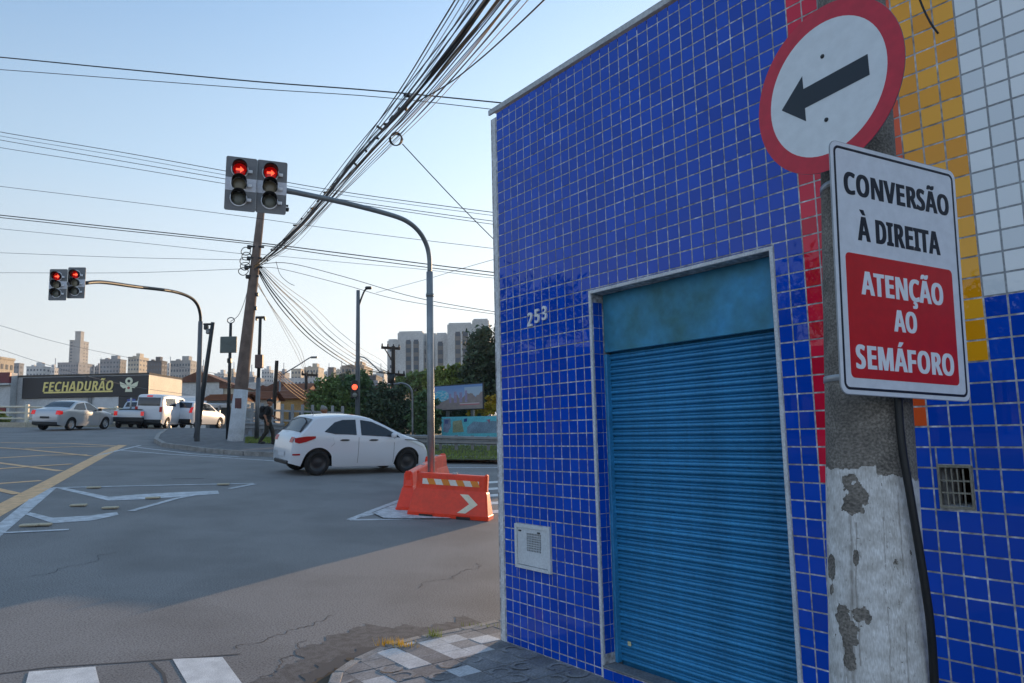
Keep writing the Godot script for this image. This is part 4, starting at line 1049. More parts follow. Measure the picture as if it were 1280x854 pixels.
func middle_distance():
	# ---- long shop with the black sign band
	var d := 70.0
	var a := at(15, 471.5, d); var b := at(186, 470.5, d); var w := b.x - a.x; var cx := (a.x + b.x) / 2
	var base := terrain(cx, d) - 0.6; var H := a.y - base
	var dep := d * (ray(186, 545).x / ray(219, 545).x - 1.0) + 1.5
	var o := thing("lock_shop", "long flat shop with black fascia lettered FECHADURÃO in yellow and a sunlit end wall", "shop", Vector3(cx, base, -d))
	var wall := worn("#d2d5d6", 0.85, 0.15, 2.0); var blk := worn("#1d242c", 0.5, 0.2, 2.0); var yel := mat("#e8d684", 0.5)
	var kx := d / F
	var st := mb(); box(st, Vector3(0, H / 2 - 0.02, -dep / 2), Vector3(w, H - 0.04, dep)); obj("wall", st, wall, o)
	st = mb(); box(st, Vector3(0, H + 0.06, -dep / 2), Vector3(w + 0.1, 0.16, dep + 0.1)); obj("roof", st, worn("#66625c", 0.9), o)
	var px2x := func(px): return at(px, 500, d).x - cx
	var py2y := func(py): return at(100, py, d).y - base
	st = mb(); var fx0: float = px2x.call(28); var fx1: float = px2x.call(186)
	box(st, Vector3((fx0 + fx1) / 2, (py2y.call(471) + py2y.call(497)) / 2, 0.08), Vector3(fx1 - fx0, py2y.call(471) - py2y.call(497), 0.16), 0.02); var fas := obj("fascia", st, blk, o)
	lettering("lettering", "FECHADURÃO", 87 * kx, 15.5 * kx, yel, o, Transform3D(Basis(Vector3(1, 0, 0), Vector3(0.12, 1, 0), Vector3(0, 0, 1)), Vector3(px2x.call(98.5), py2y.call(481.3), 0.19)), 0.06)
	st = mb(); box(st, Vector3(px2x.call(98.5), py2y.call(490.2), 0.18), Vector3(86 * kx, 1.9 * kx, 0.05)); obj("underline", st, yel, o)
	st = mb(); box(st, Vector3(w / 2 + 0.03, py2y.call(484), -dep / 2), Vector3(0.06, 26 * kx, dep), 0.01); obj("end_cladding", st, worn("#e9e0cc", 0.7, 0.12, 2.0), o)
	# emblem: a keyhole with spread wings, pale with a red spot
	var pal := mat("#dde0c6", 0.5); var ex: float = px2x.call(161.5); var ey: float = py2y.call(482.5)
	st = mb(); extr(st, disc(4.6 * kx, 24), 0.17, 0.22, Transform3D(Basis.IDENTITY, Vector3(ex, ey + 4.5 * kx, 0)))
	extr(st, PackedVector2Array([Vector2(-2.6 * kx, 2 * kx), Vector2(2.6 * kx, 2 * kx), Vector2(4.4 * kx, -9 * kx), Vector2(-4.4 * kx, -9 * kx)]), 0.17, 0.215, Transform3D(Basis.IDENTITY, Vector3(ex, ey, 0)))
	for s in [-1, 1]:
		extr(st, PackedVector2Array([Vector2(s * 2.0 * kx, -1 * kx), Vector2(s * 6 * kx, 1.5 * kx), Vector2(s * 11.5 * kx, 4 * kx), Vector2(s * 10.5 * kx, -1.5 * kx), Vector2(s * 7 * kx, -4.5 * kx), Vector2(s * 2.4 * kx, -3.5 * kx)]), 0.17, 0.21, Transform3D(Basis.IDENTITY, Vector3(ex, ey, 0)))
	obj("emblem", st, pal, o)
	st = mb(); extr(st, disc(1.7 * kx, 16), 0.2, 0.23, Transform3D(Basis.IDENTITY, Vector3(ex, ey - 4 * kx, 0))); obj("emblem_spot", st, mat("#a84438", 0.5), o)
	st = mb(); extr(st, disc(1.9 * kx, 16), 0.2, 0.23, Transform3D(Basis.IDENTITY, Vector3(ex, ey + 4.5 * kx, 0))); obj("emblem_hole", st, blk, o)
	st = mb(); box(st, Vector3((px2x.call(118) + px2x.call(149)) / 2, (py2y.call(496) + py2y.call(511)) / 2, 0.03), Vector3(30 * kx, 15 * kx, 0.1)); obj("white_panel", st, worn("#cfd3d6", 0.6, 0.1, 1.0), o)
	st = mb(); box(st, Vector3((px2x.call(149) + px2x.call(186)) / 2, (py2y.call(497) + py2y.call(521)) / 2, 0.05), Vector3(37 * kx, 24 * kx, 0.12)); obj("dark_shopfront", st, worn("#2b323c", 0.5, 0.2, 2.0), o)
	st = mb(); box(st, Vector3(px2x.call(165), py2y.call(502.5), 0.14), Vector3(10 * kx, 4 * kx, 0.08)); obj("blue_plate", st, mat("#3a4f9a", 0.5), o)
	st = mb(); box(st, Vector3(px2x.call(112.5), py2y.call(509), 0.02), Vector3(5 * kx, 24 * kx, 0.1)); obj("shutter_door", st, worn("#8d9296", 0.6), o)
	# ---- red fascia shop at the edge
	a = at(-90, 468, 69); b = at(14, 468, 69); cx = (a.x + b.x) / 2; base = terrain(cx, 69) - 0.5; H = a.y - base; w = b.x - a.x
	o = thing("red_fascia_shop", "shop with deep red fascia and white stripe at the picture's edge", "shop", Vector3(cx, base, -69))
	st = mb(); box(st, Vector3(0, H / 2, -0.45), Vector3(w, H, 0.9)); obj("wall", st, wall, o)
	st = mb(); box(st, Vector3(0, H - 0.5, 0.15), Vector3(w + 0.1, 1.0, 0.3), 0.03); obj("fascia", st, worn("#7d2433", 0.5, 0.2, 2.0), o)
	st = mb(); box(st, Vector3(0, H - 1.12, 0.17), Vector3(w + 0.1, 0.2, 0.34), 0.02); obj("stripe", st, M.white_paint, o)
	st = mb(); box(st, Vector3(w / 2 - 1.4, H * 0.38, 0.05), Vector3(2.2, 1.1, 0.14), 0.02); obj("red_board", st, worn("#9a3a38", 0.6), o)
	# ---- awning roof with the bright edge, and the brown roofed wall behind the parked cars
	o = thing("flat_awning", "long thin flat awning with sunlit white edge above the parked cars", "awning", Vector3.ZERO)
	st = mb(); var p0 := at(214, 496.5, 66); var p1 := at(274, 507.5, 50); bar(st, p0, p1, 4.0, 0.22); obj("roof_slab", st, M.white_paint, o)
	for q in [p0, p0.lerp(p1, 0.5), p1]:
		st = mb(); bar(st, Vector3(q.x, gh(q.x, -q.z) - 0.5, q.z), q, 0.14, 0.14, Vector3.FORWARD); obj("post", st, M.grey_metal, o)
	var roofc := grain(mat("#8a5638", 0.9), noise_tex("fbm", 0.05, 0.5, 1.1, 512, 81), 1.2)
	gable_house("roadside_house", "low grey walled house with brown tiled roof beside the awning", 258, 300, 306, 501, 492, 52, worn("#a9b0b4", 0.85, 0.2, 1.5), roofc, 2)
	gable_house("roadside_house", "sunlit yellow house with tawny tiled roof behind the white fence", 345, 384, 402, 499, 486, 66, worn("#c9a468", 0.85, 0.2, 1.5), roofc, 3)
	gable_house("roadside_house", "white walled house with rusty roof behind the big leaning pole", 300, 336, 346, 500, 489, 60, worn("#c4c2bb", 0.85, 0.2, 1.5), roofc, 3)
	gable_house("roadside_house", "tall rusty roofed house rising behind the yellow one", 352, 384, 398, 489, 478, 92, worn("#c29c6a", 0.85, 0.25, 1.5), roofc, 2)
	gable_house("roadside_house", "small cream house half hidden by the bushes", 384, 400, 412, 507, 499, 58, worn("#c0b08c", 0.85, 0.2, 1.5), roofc, 2)
	# ---- mural wall
	var m0 := at(552, 521.5, 50); var m1 := at(720, 519.5, 50)
	var len := m1.x - m0.x; var mh := 2.6
	o = thing("mural_wall", "turquoise wall painted with pale shapes below the billboard", "wall", Vector3((m0.x + m1.x) / 2, m0.y - mh, -50))
	st = mb(); box(st, Vector3(0, mh / 2, 0), Vector3(len, mh, 0.2)); obj("wall", st, worn("#74e2f0", 0.75, 0.15, 1.2), o)
	var k2 := 50.0 / F
	for q in [[-1, "#b9c6e2", [[555, 524], [563, 523], [564, 533], [560, 541], [554, 540]]], [0, "#d3dcb0", [[566, 527], [577, 525], [580, 540], [566, 541]]], [1, "#a8cfe6", [[584, 534], [592, 527], [604, 528], [616, 526], [630, 529], [640, 541], [584, 542]]], [2, "#3f6cc0", [[580, 524], [584, 523], [584, 527], [580, 528]]], [3, "#d49ab4", [[608, 525], [613, 524], [612, 529]]], [4, "#7e92cc", [[556, 525], [561, 525], [560, 530], [556, 530]]]]:
		st = mb(); var pg := PackedVector2Array()
		for v in q[2]:
			var pw := at(v[0], v[1], 50); pg.append(Vector2(pw.x - o.position.x, pw.y - o.position.y))
		extr(st, pg, 0.1, 0.103 + 0.002 * (q[0] + 1), Transform3D.IDENTITY); obj("painted_shape", st, worn(q[1], 0.75, 0.3, 0.8), o)
	st = mb(); for yy in [0.42]: box(st, Vector3(0, yy, 0.4), Vector3(len, 0.14, 0.05))
	obj("lower_rail", st, worn("#2c3a55", 0.6), o)
	# ---- billboard
	var b0 := at(541, 484.5, 53); var b1 := at(603, 479.0, 50.5)
	var bx := (b1 - b0); bx.y = 0.0; var bl := bx.length(); bx /= bl; var bz := bx.cross(Vector3.UP)
	var bh := 30.0 * 51.5 / F
	var bc := Vector3((b0.x + b1.x) / 2, (b0.y + b1.y) / 2 - bh / 2, (b0.z + b1.z) / 2)
	var gy := terrain(bc.x, -bc.z)
	o = thing("billboard", "roadside billboard with hazy landscape print on two steel legs", "billboard", Vector3(bc.x, gy, bc.z)); o.basis = Basis(bx, Vector3.UP, bz)
	var cy := bc.y - gy
	st = mb(); box(st, Vector3(0, cy, -0.04), Vector3(bl + 0.14, bh + 0.14, 0.1), 0.02); obj("frame", st, M.dark_metal, o)
	st = mb(); quad(st, Vector3(-bl / 2, cy - bh / 2, 0.013), Vector3(bl / 2, cy - bh / 2, 0.013), Vector3(bl / 2, cy + bh / 2, 0.013), Vector3(-bl / 2, cy + bh / 2, 0.013))
	var poster := obj("poster", poster_mesh(bl, bh, cy), poster_mat(), o)
	for s in [-0.22, 0.28]:
		st = mb(); box(st, Vector3(bl * s, (cy - bh / 2) / 2, -0.15), Vector3(0.2, cy - bh / 2 + 0.3, 0.2)); obj("leg", st, M.grey_metal, o)
	# ---- hidden shop block across the side street: its corner draws the shade line over the road
	var hx := Vector3(11.6, 0, -39.5)
	o = thing("street_shop_block", "plain two storey shop block across the side street", "building", Vector3(6.3, terrain(6.3, 42) - 0.5, -43.5))
	st = mb(); box(st, Vector3(0, 3.4, 0), Vector3(9.2, 6.8, 8.0)); obj("wall", st, worn("#a59c8c", 0.85, 0.2, 2.0), o)
	st = mb(); box(st, Vector3(0, 6.9, 0), Vector3(9.5, 0.25, 8.3)); obj("roof", st, worn("#77736c", 0.9), o)
	for k in 4:
		st = mb(); box(st, Vector3(-3.4 + k * 2.2, 4.8, 4.0), Vector3(1.1, 1.3, 0.1)); obj("window", st, M.far_glass, o)
	mirrored_trees()
	# ---- row of low houses across the road, mirrored in the tiles
	var rl := ["#8b8272", "#77756f", "#9a8f80", "#6f6a62", "#857b6c"]
	for k in 5:
		var z := 16.0 - k * 9.5; var hh: float = [4.6, 5.6, 4.2, 6.2, 4.8][k]
		var gx := -33.0
		o = thing("terraced_shop", ["low shop at the near end of the row across the road", "taller shop second in the row across the road", "lowest shop in the middle of the row across the road", "tallest shop fourth in the row across the road", "low shop at the far end of the row across the road"][k], "shop", Vector3(gx, gh(gx, 10) - 0.3, z + 6), PI / 2)
		st = mb(); box(st, Vector3(0, hh / 2, -4), Vector3(9.3, hh, 8)); obj("wall", st, worn(rl[k], 0.85, 0.25, 2.0), o)
		st = mb(); box(st, Vector3(0, hh + 0.12, -4), Vector3(9.4, 0.24, 8.3)); obj("roof", st, M.concrete, o)
		for q in 3:
			st = mb(); box(st, Vector3(-3 + q * 3, 1.35, 0.0), Vector3(2.3, 2.5, 0.12)); obj("shutter", st, M.dark_metal, o)
func mirrored_trees():
	# street trees before the row across the road, out of the picture but seen in the gloss of the tiles
	for k in 6:
		var p := Vector3(-26.5 - (k % 2) * 1.5, 0, 12.0 - k * 6.3); p.y = gh(p.x, -p.z)
		var o := thing("street_tree", ["first", "second", "third", "fourth", "fifth", "sixth"][k] + " street tree along the row of shops across the road", "tree", p, 0.0, "street trees across the road")
		var st := mb(); var h: float = [5.2, 4.4, 6.0, 4.8, 5.6, 4.2][k]
		for q in 1500:
			var v := Vector3(rng.randfn() * 1.3, h + rng.randfn() * 0.8, rng.randfn() * 1.4); var u := Vector3(rng.randfn(), rng.randfn(), rng.randfn()).normalized() * 0.28; var w := u.cross(Vector3(rng.randfn(), rng.randfn(), rng.randfn())).normalized() * 0.16
			tri(st, v - u, v + w, v + u)
		stuff(obj("crown", st, M.leaf[k % 4], o))
		st = mb(true); tube(st, [Vector3.ZERO, Vector3(0.1, h * 0.5, 0), Vector3(0, h, 0.1)], [0.16, 0.12, 0.05], 8); obj("trunk", st, M.bark, o)
func poster_mesh(bl: float, bh: float, cy: float) -> ArrayMesh:
	var st := SurfaceTool.new(); st.begin(Mesh.PRIMITIVE_TRIANGLES)
	var p := [Vector3(-bl / 2, cy - bh / 2, 0.013), Vector3(bl / 2, cy - bh / 2, 0.013), Vector3(bl / 2, cy + bh / 2, 0.013), Vector3(-bl / 2, cy + bh / 2, 0.013)]
	var uv := [Vector2(0, 1), Vector2(1, 1), Vector2(1, 0), Vector2(0, 0)]
	for i in [0, 2, 1, 0, 3, 2]:
		st.set_uv(uv[i]); st.set_normal(Vector3.BACK); st.add_vertex(p[i])
	return st.commit()
func poster_mat() -> StandardMaterial3D:
	# a plain print: dusky sky, brown slopes, pale tower shapes, a teal roundel
	var im := Image.create(256, 128, false, Image.FORMAT_RGB8); var nz := FastNoiseLite.new(); nz.seed = 3; nz.frequency = 0.03
	for y in 128:
		for x in 256:
			var c := Color("#6486b4").lerp(Color("#aab6cc"), y / 90.0)
			if y < 60 and absf(x - 215.0) < 50 and y > 12: c = c.lerp(Color("#b6c4c4"), 0.6)
			if y > 70 - x * 0.08 + nz.get_noise_1d(x) * 26: c = Color("#857476").lerp(Color("#9c9086"), nz.get_noise_2d(x, y) * 0.5 + 0.5)
			if x > 86 and x < 180 and y > 28 + 26 * absf(nz.get_noise_1d(floor(x / 14.0) * 37.0)) and y < 92 and int(x / 14.0) % 2 == 0: c = Color("#aa9ab0").lerp(Color("#7c7496"), nz.get_noise_2d(x * 3, y * 3) * 0.5 + 0.5)
			if Vector2(x - 44, (y - 52) * 1.3).length() < 40: c = Color("#55aec6") if nz.get_noise_2d(x * 1.2, y * 2.2) < 0.08 else Color("#a6c2cc")
			if x > 140 and x < 240 and y > 96 and y < 108: c = Color("#b36a70") if y > 101 else Color("#c4b6b4")
			im.set_pixel(x, y, c)
	var m := StandardMaterial3D.new(); m.albedo_texture = ImageTexture.create_from_image(im); m.roughness = 0.6
	return m

# ---------------------------------------------------------------- poles, signals, rails
func signal_head(parent: Node, c: Vector3, xf: Basis, sc: float, arrow_side: float):
	# local frame: x to the right, y up, z outwards
	var B := Transform3D(xf * Basis.from_scale(Vector3.ONE * sc), c)
	var st := mb(); extr(st, rrect(0.455, 0.86, 0.03), -0.012, 0.0, B); var head := obj("signal_head", st, M.signal_board, parent)
	st = mb(); box(st, Vector3(0, -0.01, 0.0015), Vector3(0.452, 0.205, 0.004), 0.0, B); obj("pale_band", st, M.signal_band, head)
	st = mb(); box(st, Vector3(-0.02, 0, -0.08), Vector3(0.25, 0.76, 0.13), 0.02, B); obj("housing", st, M.black, head)
	for k in 3:
		var y: float = [0.225, -0.005, -0.235][k]
		var L := B * Transform3D(Basis(Vector3.RIGHT, PI / 2), Vector3(-0.025, y, 0.004))
		st = mb(true); lathe(st, [Vector2(0.102, 0.0), Vector2(0.098, 0.006), Vector2(0.06, 0.014), Vector2(0.0, 0.018)], 24, L)
		obj("lens", st, [M.lens_red, M.lens_off, M.lens_off2][k], head)
		# hood: three quarter tube over the lens
		st = mb(true)
		var deep := 0.19
		for q in 22:
			var a := deg_to_rad(-40.0 + q * 260.0 / 22); var b := deg_to_rad(-40.0 + (q + 1) * 260.0 / 22)
			var la := deep * (0.45 + 0.55 * clampf(sin(a) * 0.8 + 0.5, 0, 1)); var lb := deep * (0.45 + 0.55 * clampf(sin(b) * 0.8 + 0.5, 0, 1))
			var r := 0.112; var o := Vector3(-0.025, y, 0)
			var p := func(an, z, rr): return B * (o + Vector3(cos(an) * rr, sin(an) * rr, z))
			quad(st, p.call(a, 0, r), p.call(a, la, r), p.call(b, lb, r), p.call(b, 0, r))
			quad(st, p.call(a, 0, r - 0.005), p.call(b, 0, r - 0.005), p.call(b, lb, r - 0.005), p.call(a, la, r - 0.005))
			quad(st, p.call(a, la, r), p.call(a, la, r - 0.005), p.call(b, lb, r - 0.005), p.call(b, lb, r))
		obj("hood", st, M.black, head)
		st = mb(true); ringshape(st, disc(0.128, 24), disc(0.1125, 24), 0.0, 0.012, B * Transform3D(Basis.IDENTITY, Vector3(-0.025, y, 0.0))); obj("lens_rim", st, M.clip_white, head)
		st = mb(); box(st, Vector3(0.128, y - 0.02, 0.02), Vector3(0.07, 0.05, 0.03), 0.006, B); obj("clip", st, M.clip_white, head)
	st = mb(); var y0 := 0.225
	extr(st, PackedVector2Array([Vector2(-0.055, 0.014), Vector2(0.008, 0.014), Vector2(0.008, 0.048), Vector2(0.06, 0), Vector2(0.008, -0.048), Vector2(0.008, -0.014), Vector2(-0.055, -0.014)]), 0.019, 0.024, B * Transform3D(Basis.IDENTITY, Vector3(-0.025, y0, 0)))
	obj("red_arrow", st, M.arrow_glow, head)
func street_furniture():
	M.signal_board = worn("#7c7e80", 0.6, 0.1, 0.4); M.signal_band = worn("#dcdfe6", 0.5, 0.1, 0.4)
	M.lens_red = mat("#b80d10", 0.2); M.lens_red.emission_enabled = true; M.lens_red.emission = Color(0.9, 0.02, 0.02); M.lens_red.emission_energy_multiplier = 0.12
	M.arrow_glow = mat("#ff6040", 0.4); M.arrow_glow.emission_enabled = true; M.arrow_glow.emission = Color(1.0, 0.30, 0.18); M.arrow_glow.emission_energy_multiplier = 1.3
	M.clip_white = mat("#e8eaec", 0.5)
	M.lens_off = mat("#8a8470", 0.3); M.lens_off2 = mat("#6a7068", 0.3)
	var sign_pole := worn("#87939a", 0.45, 0.2, 0.5); sign_pole.metallic = 0.35
	# ---- near signal on a long curved arm, standing among the barriers
	var v := at(537, 340, 14.3); var foot := Vector3(v.x, gh(v.x, 14.3), v.z)
	var o := thing("traffic_light", "tall steel signal mast by the barriers with long curved arm and two red arrow heads", "traffic light", foot)
	var st := mb(true); tube(st, [Vector3(0, 0, 0), v - foot], [0.072, 0.066], 16); obj("pole", st, M.galv, o)
	st = mb(true); tube(st, [Vector3(0, 0, 0), Vector3(0, 0.02, 0), Vector3(0, 0.05, 0)], [0.15, 0.15, 0.08], 16); obj("base_plate", st, M.galv, o)
	var pts := [v - foot]
	for p in [[536.5, 322, 14.28], [533, 306, 14.22], [524, 290, 14.05], [509, 277, 13.8], [486, 268, 13.5], [430, 253.5, 12.75], [362, 239, 11.75], [322, 231, 11.2]]: pts.append(at(p[0], p[1], p[2]) - foot)
	st = mb(true); tube(st, curve(pts, 40), 0.046, 12); obj("arm", st, sign_pole, o)
	st = mb(true); tube(st, [v - foot - Vector3(0, 0.5, 0), v - foot - Vector3(0, 0.44, 0)], 0.078, 16); obj("collar", st, sign_pole, o)
	var hb := Basis(Vector3(0.937, 0.0, -0.35), Vector3(0.0, 1, 0), Vector3(0.35, 0, 0.937)) * Basis(Vector3.BACK, -0.02)
	signal_head(o, at(301, 230, 10.9) - foot, hb, 0.99, 1); signal_head(o, at(339.5, 234, 11.1) - foot, hb, 0.99, 1)
	st = mb(); var hc := at(352, 243, 11.35) - foot; box(st, Vector3.ZERO, Vector3(0.6, 0.06, 0.06), 0.01, Transform3D(hb, at(322, 233, 11.16) - foot)); obj("cross_bracket", st, sign_pole, o)
	st = mb(); box(st, Vector3.ZERO, Vector3(0.05, 0.05, 0.09), 0.01, Transform3D(hb, at(359, 262, 11.3) - foot)); box(st, Vector3(-0.02, 0.06, 0), Vector3(0.07, 0.03, 0.03), 0.005, Transform3D(hb, at(359, 262, 11.3) - foot)); obj("detector", st, M.dark_metal, o)
	# ---- far signal of the same kind
	v = at(250.5, 402, 29); foot = Vector3(v.x, gh(v.x, 29) + 0.13, v.z)
	o = thing("traffic_light", "slender far signal mast on the far corner with curved arm over the road", "traffic light", foot)
	st = mb(true); tube(st, [Vector3.ZERO, v - foot], [0.1, 0.085], 12); obj("pole", st, worn("#70757a", 0.6, 0.2, 0.5), o)
	pts = [v - foot]
	for p in [[250, 392, 28.95], [246, 380, 28.7], [236, 371, 28.2], [214, 364, 27.2], [170, 358.5, 25], [128, 352.8, 23.2], [106, 354, 22.3]]: pts.append(at(p[0], p[1], p[2]) - foot)
	st = mb(true); tube(st, curve(pts, 32), 0.06, 10); obj("arm", st, M.dark_metal, o)
	hb = Basis(Vector3.UP, 0.12)
	signal_head(o, at(72.3, 356, 21.8) - foot, hb, 1.12, 1); signal_head(o, at(95.3, 353.6, 22.0) - foot, hb, 1.12, 1)
	st = mb(); box(st, Vector3.ZERO, Vector3(0.9, 0.07, 0.07), 0.0, Transform3D(hb, at(86, 354.5, 22.25) - foot)); obj("cross_bracket", st, M.dark_metal, o)
	# ---- big leaning pole
	var b0 := at(294, 553.5, 30.0); b0 = Vector3(b0.x, gh(b0.x, 30) + 0.13, b0.z); var t0 := at(326.5, 262, 30.3)
	o = thing("utility_pole", "big leaning concrete utility pole with white painted foot, hub of all the cables", "utility pole", b0)
	var ax := (t0 - b0)
	st = mb(true); tube(st, [-ax * 0.02, ax * 0.25, ax * 0.5, ax * 0.75, ax], [0.30, 0.265, 0.225, 0.185, 0.15], 20); obj("shaft", st, grain(mat("#948074", 0.9), noise_tex("fbm", 0.05, 0.6, 1.1, 512, 31), 1.0, noise_tex("fbm", 0.012, 0.7, 1.05, 512, 32), 3.0), o)
	st = mb(true); tube(st, [-ax * 0.019, ax * 0.02, ax * 0.213], [0.312, 0.308, 0.277], 20); obj("painted_foot", st, worn("#e4e8eb", 0.8, 0.22, 0.6), o)
	st = mb(); box(st, Vector3(0.05, 0, 0.28), Vector3(0.26, 0.42, 0.03), 0.008, Transform3D(Basis.IDENTITY, ax * 0.155)); obj("red_plate", st, worn("#7b4a48", 0.6), o)
	for q in [[0.83, 0.34], [0.78, 0.3], [0.74, 0.36], [0.70, 0.26]]:
		st = mb(); box(st, Vector3(-0.05, 0, 0.1), Vector3(q[1] * 2.0, 0.07, 0.12), 0.01, Transform3D(Basis(Vector3.UP, 0.3), ax * q[0])); box(st, Vector3(-q[1] * 0.9, -0.05, 0.16), Vector3(0.16, 0.16, 0.16), 0.03, Transform3D(Basis(Vector3.UP, 0.3), ax * q[0])); obj("cable_bracket", st, M.dark_metal, o)
	st = mb(true)
	for q in 5:
		var cc := ax * (0.72 + q * 0.022) + Vector3(-0.38 + 0.05 * (q % 2), 0, 0.2); var ring := []
		for k in 17: ring.append(cc + Vector3(cos(TAU * k / 16) * 0.2, sin(TAU * k / 16) * 0.17, 0.03 * sin(k + q)))
		tube(st, ring, 0.018, 6, false)
	obj("cable_coil", st, M.cable, o)
	st = mb(); for q in [[0.62, 0.2], [0.56, 0.22]]: box(st, Vector3(0.24, 0, 0.05), Vector3(0.12, 0.16, 0.12), 0.02, Transform3D(Basis.IDENTITY, ax * q[0]))
	obj("clamp", st, M.dark_metal, o)
	# ---- slim posts round it
	v = at(245, 552, 31); foot = Vector3(v.x, gh(v.x, 31) + 0.13, v.z); var tp := at(266, 403, 31.0) - foot
	o = thing("camera_post", "leaning dark camera post crossing the far signal mast", "camera post", foot)
	st = mb(true); tube(st, [Vector3.ZERO, tp], [0.11, 0.08], 10); obj("post", st, M.dark_metal, o)
	st = mb(); box(st, tp + Vector3(-0.18, -0.08, 0), Vector3(0.42, 0.08, 0.12), 0.01); box(st, tp + Vector3(-0.28, -0.22, 0), Vector3(0.16, 0.2, 0.2), 0.03); obj("camera", st, M.dark_metal, o)
	st = mb(); box(st, tp * 0.9 + Vector3(-0.12, 0.1, 0.0), Vector3(0.18, 0.22, 0.18), 0.03); obj("camera_dome", st, M.grey_metal, o)
	v = at(284.6, 547, 31); foot = Vector3(v.x, gh(v.x, 31) + 0.13, v.z); tp = at(288.4, 404, 31) - foot
	o = thing("panel_post", "thin dark post carrying a square grey panel below a small ring", "panel post", foot)
	st = mb(true); tube(st, [Vector3.ZERO, tp], [0.085, 0.06], 10); obj("post", st, M.dark_metal, o)
	st = mb(); box(st, at(285.6, 431, 30.9) - foot, Vector3(0.70, 0.70, 0.09), 0.02); obj("panel", st, worn("#74827e", 0.6), o)
	st = mb(true); var ring := []
	for k in 17: ring.append(tp + Vector3(cos(TAU * k / 16) * 0.15, 0.12 + sin(TAU * k / 16) * 0.12, 0))
	tube(st, ring, 0.022, 6, false); obj("ring", st, M.grey_metal, o)
	st = mb(); box(st, at(287, 451, 31) - foot, Vector3(0.16, 0.2, 0.2), 0.02); obj("clamp", st, M.dark_metal, o)
	v = at(320.6, 549, 31.5); foot = Vector3(v.x, gh(v.x, 31.5) + 0.13, v.z); tp = at(325.4, 397, 31.5) - foot
	o = thing("control_box_post", "post with a small bracket on top and a pinkish control box, beside the walking person", "signal post", foot)
	st = mb(true); tube(st, [tp * 0.5, tp], [0.075, 0.065], 10); obj("upper_post", st, M.dark_metal, o)
	st = mb(true); tube(st, [Vector3.ZERO, tp * 0.5], [0.1, 0.095], 10); obj("lower_post", st, M.grey_metal, o)
	st = mb(); box(st, tp, Vector3(0.4, 0.1, 0.14), 0.02); box(st, tp + Vector3(-0.17, -0.06, 0), Vector3(0.07, 0.14, 0.1), 0.01); box(st, tp + Vector3(0.19, -0.06, 0), Vector3(0.07, 0.14, 0.1), 0.01); obj("bracket", st, M.dark_metal, o)
	st = mb(); box(st, at(324, 452, 31.3) - foot, Vector3(0.32, 0.58, 0.22), 0.02); obj("control_box", st, worn("#857370", 0.6), o)
	v = at(340.6, 503, 48); foot = Vector3(v.x, terrain(v.x, 48), v.z)
	o = thing("wooden_post", "short dark leaning wooden post before the yellow house", "post", foot); st = mb(true); tube(st, [Vector3.ZERO, at(346, 451, 48) - foot], [0.16, 0.12], 10); obj("post", st, M.bark, o)
	# cross armed wooden poles
	for q in [[[491.5, 433], 62.0, 0.16, "cross armed wooden pole with transformers in front of the white towers", [[476.5, 500, 436, 2], [484, 506, 469, 1]]], [[382.8, 466], 70.0, 0.14, "thin pole with a single cross arm above the cream houses", [[377, 397, 469.5, 1]]]]:
		var d: float = q[1]; v = at(q[0][0], q[0][1], d); foot = Vector3(v.x, terrain(v.x, d), v.z)
		o = thing("wooden_pole", q[3], "utility pole", foot); st = mb(true); tube(st, [Vector3.ZERO, v - foot], [q[2] * 1.3, q[2]], 10); obj("shaft", st, M.bark, o)
		for a in q[4]:
			st = mb(); var p0 := at(a[0], a[2] - 1.5, d) - foot; var p1 := at(a[1], a[2], d) - foot; bar(st, p0, p1, 0.14, 0.22); obj("cross_arm", st, M.bark, o)
			st = mb(true)
			for k in 4: tube(st, [p0.lerp(p1, 0.05 + 0.3 * k), p0.lerp(p1, 0.05 + 0.3 * k) + Vector3(0, 0.35, 0)], [0.09, 0.05], 7)
			obj("insulator", st, M.dark_metal, o)
			if a[3] == 2:
				st = mb(); bar(st, p0.lerp(p1, 0.15), p0.lerp(p1, 0.62) + Vector3(0, -1.2, 0), 0.09, 0.09); obj("brace", st, M.bark, o)
		if d < 65:
			st = mb(true); tube(st, [at(489, 468, d - 0.4) - foot, at(489, 479, d - 0.4) - foot], 0.3, 12); obj("transformer", st, M.dark_metal, o)
	# steel mast with a lamp and a red pedestrian signal
	v = at(447.6, 363, 40); foot = Vector3(v.x, gh(v.x, 40), v.z)
	o = thing("signal_mast", "steel lamp mast behind the white car with a small red signal", "street lamp", foot)
	st = mb(true); tube(st, [Vector3.ZERO, v - foot], [0.14, 0.1], 12); obj("pole", st, worn("#6e767c", 0.5, 0.2, 0.6), o)
	st = mb(true); tube(st, curve([v - foot - Vector3(0, 1.0, 0), at(452, 372, 40) - foot, at(456, 363, 40) - foot, at(459, 361, 40) - foot], 12), 0.05, 8); obj("lamp_arm", st, M.dark_metal, o)
	st = mb(); box(st, at(460.5, 360, 40) - foot, Vector3(0.36, 0.16, 0.22), 0.05); obj("lamp_head", st, M.dark_metal, o)
	st = mb(true); tube(st, curve([at(448.5, 446, 40) - foot, at(456, 447.5, 40) - foot, at(466, 456, 40) - foot, at(476, 466, 40) - foot], 12), 0.035, 7); obj("side_arm", st, M.grey_metal, o)
	st = mb(); box(st, at(443.3, 487, 39.7) - foot, Vector3(0.36, 0.95, 0.3), 0.03); obj("signal_box", st, M.black, o)
	st = mb(true); lathe(st, [Vector2(0.15, 0), Vector2(0.1, 0.03), Vector2(0, 0.04)], 18, Transform3D(Basis(Vector3.RIGHT, PI / 2), at(443.3, 484, 39.54) - foot)); obj("red_lens", st, M.arrow_glow, o)
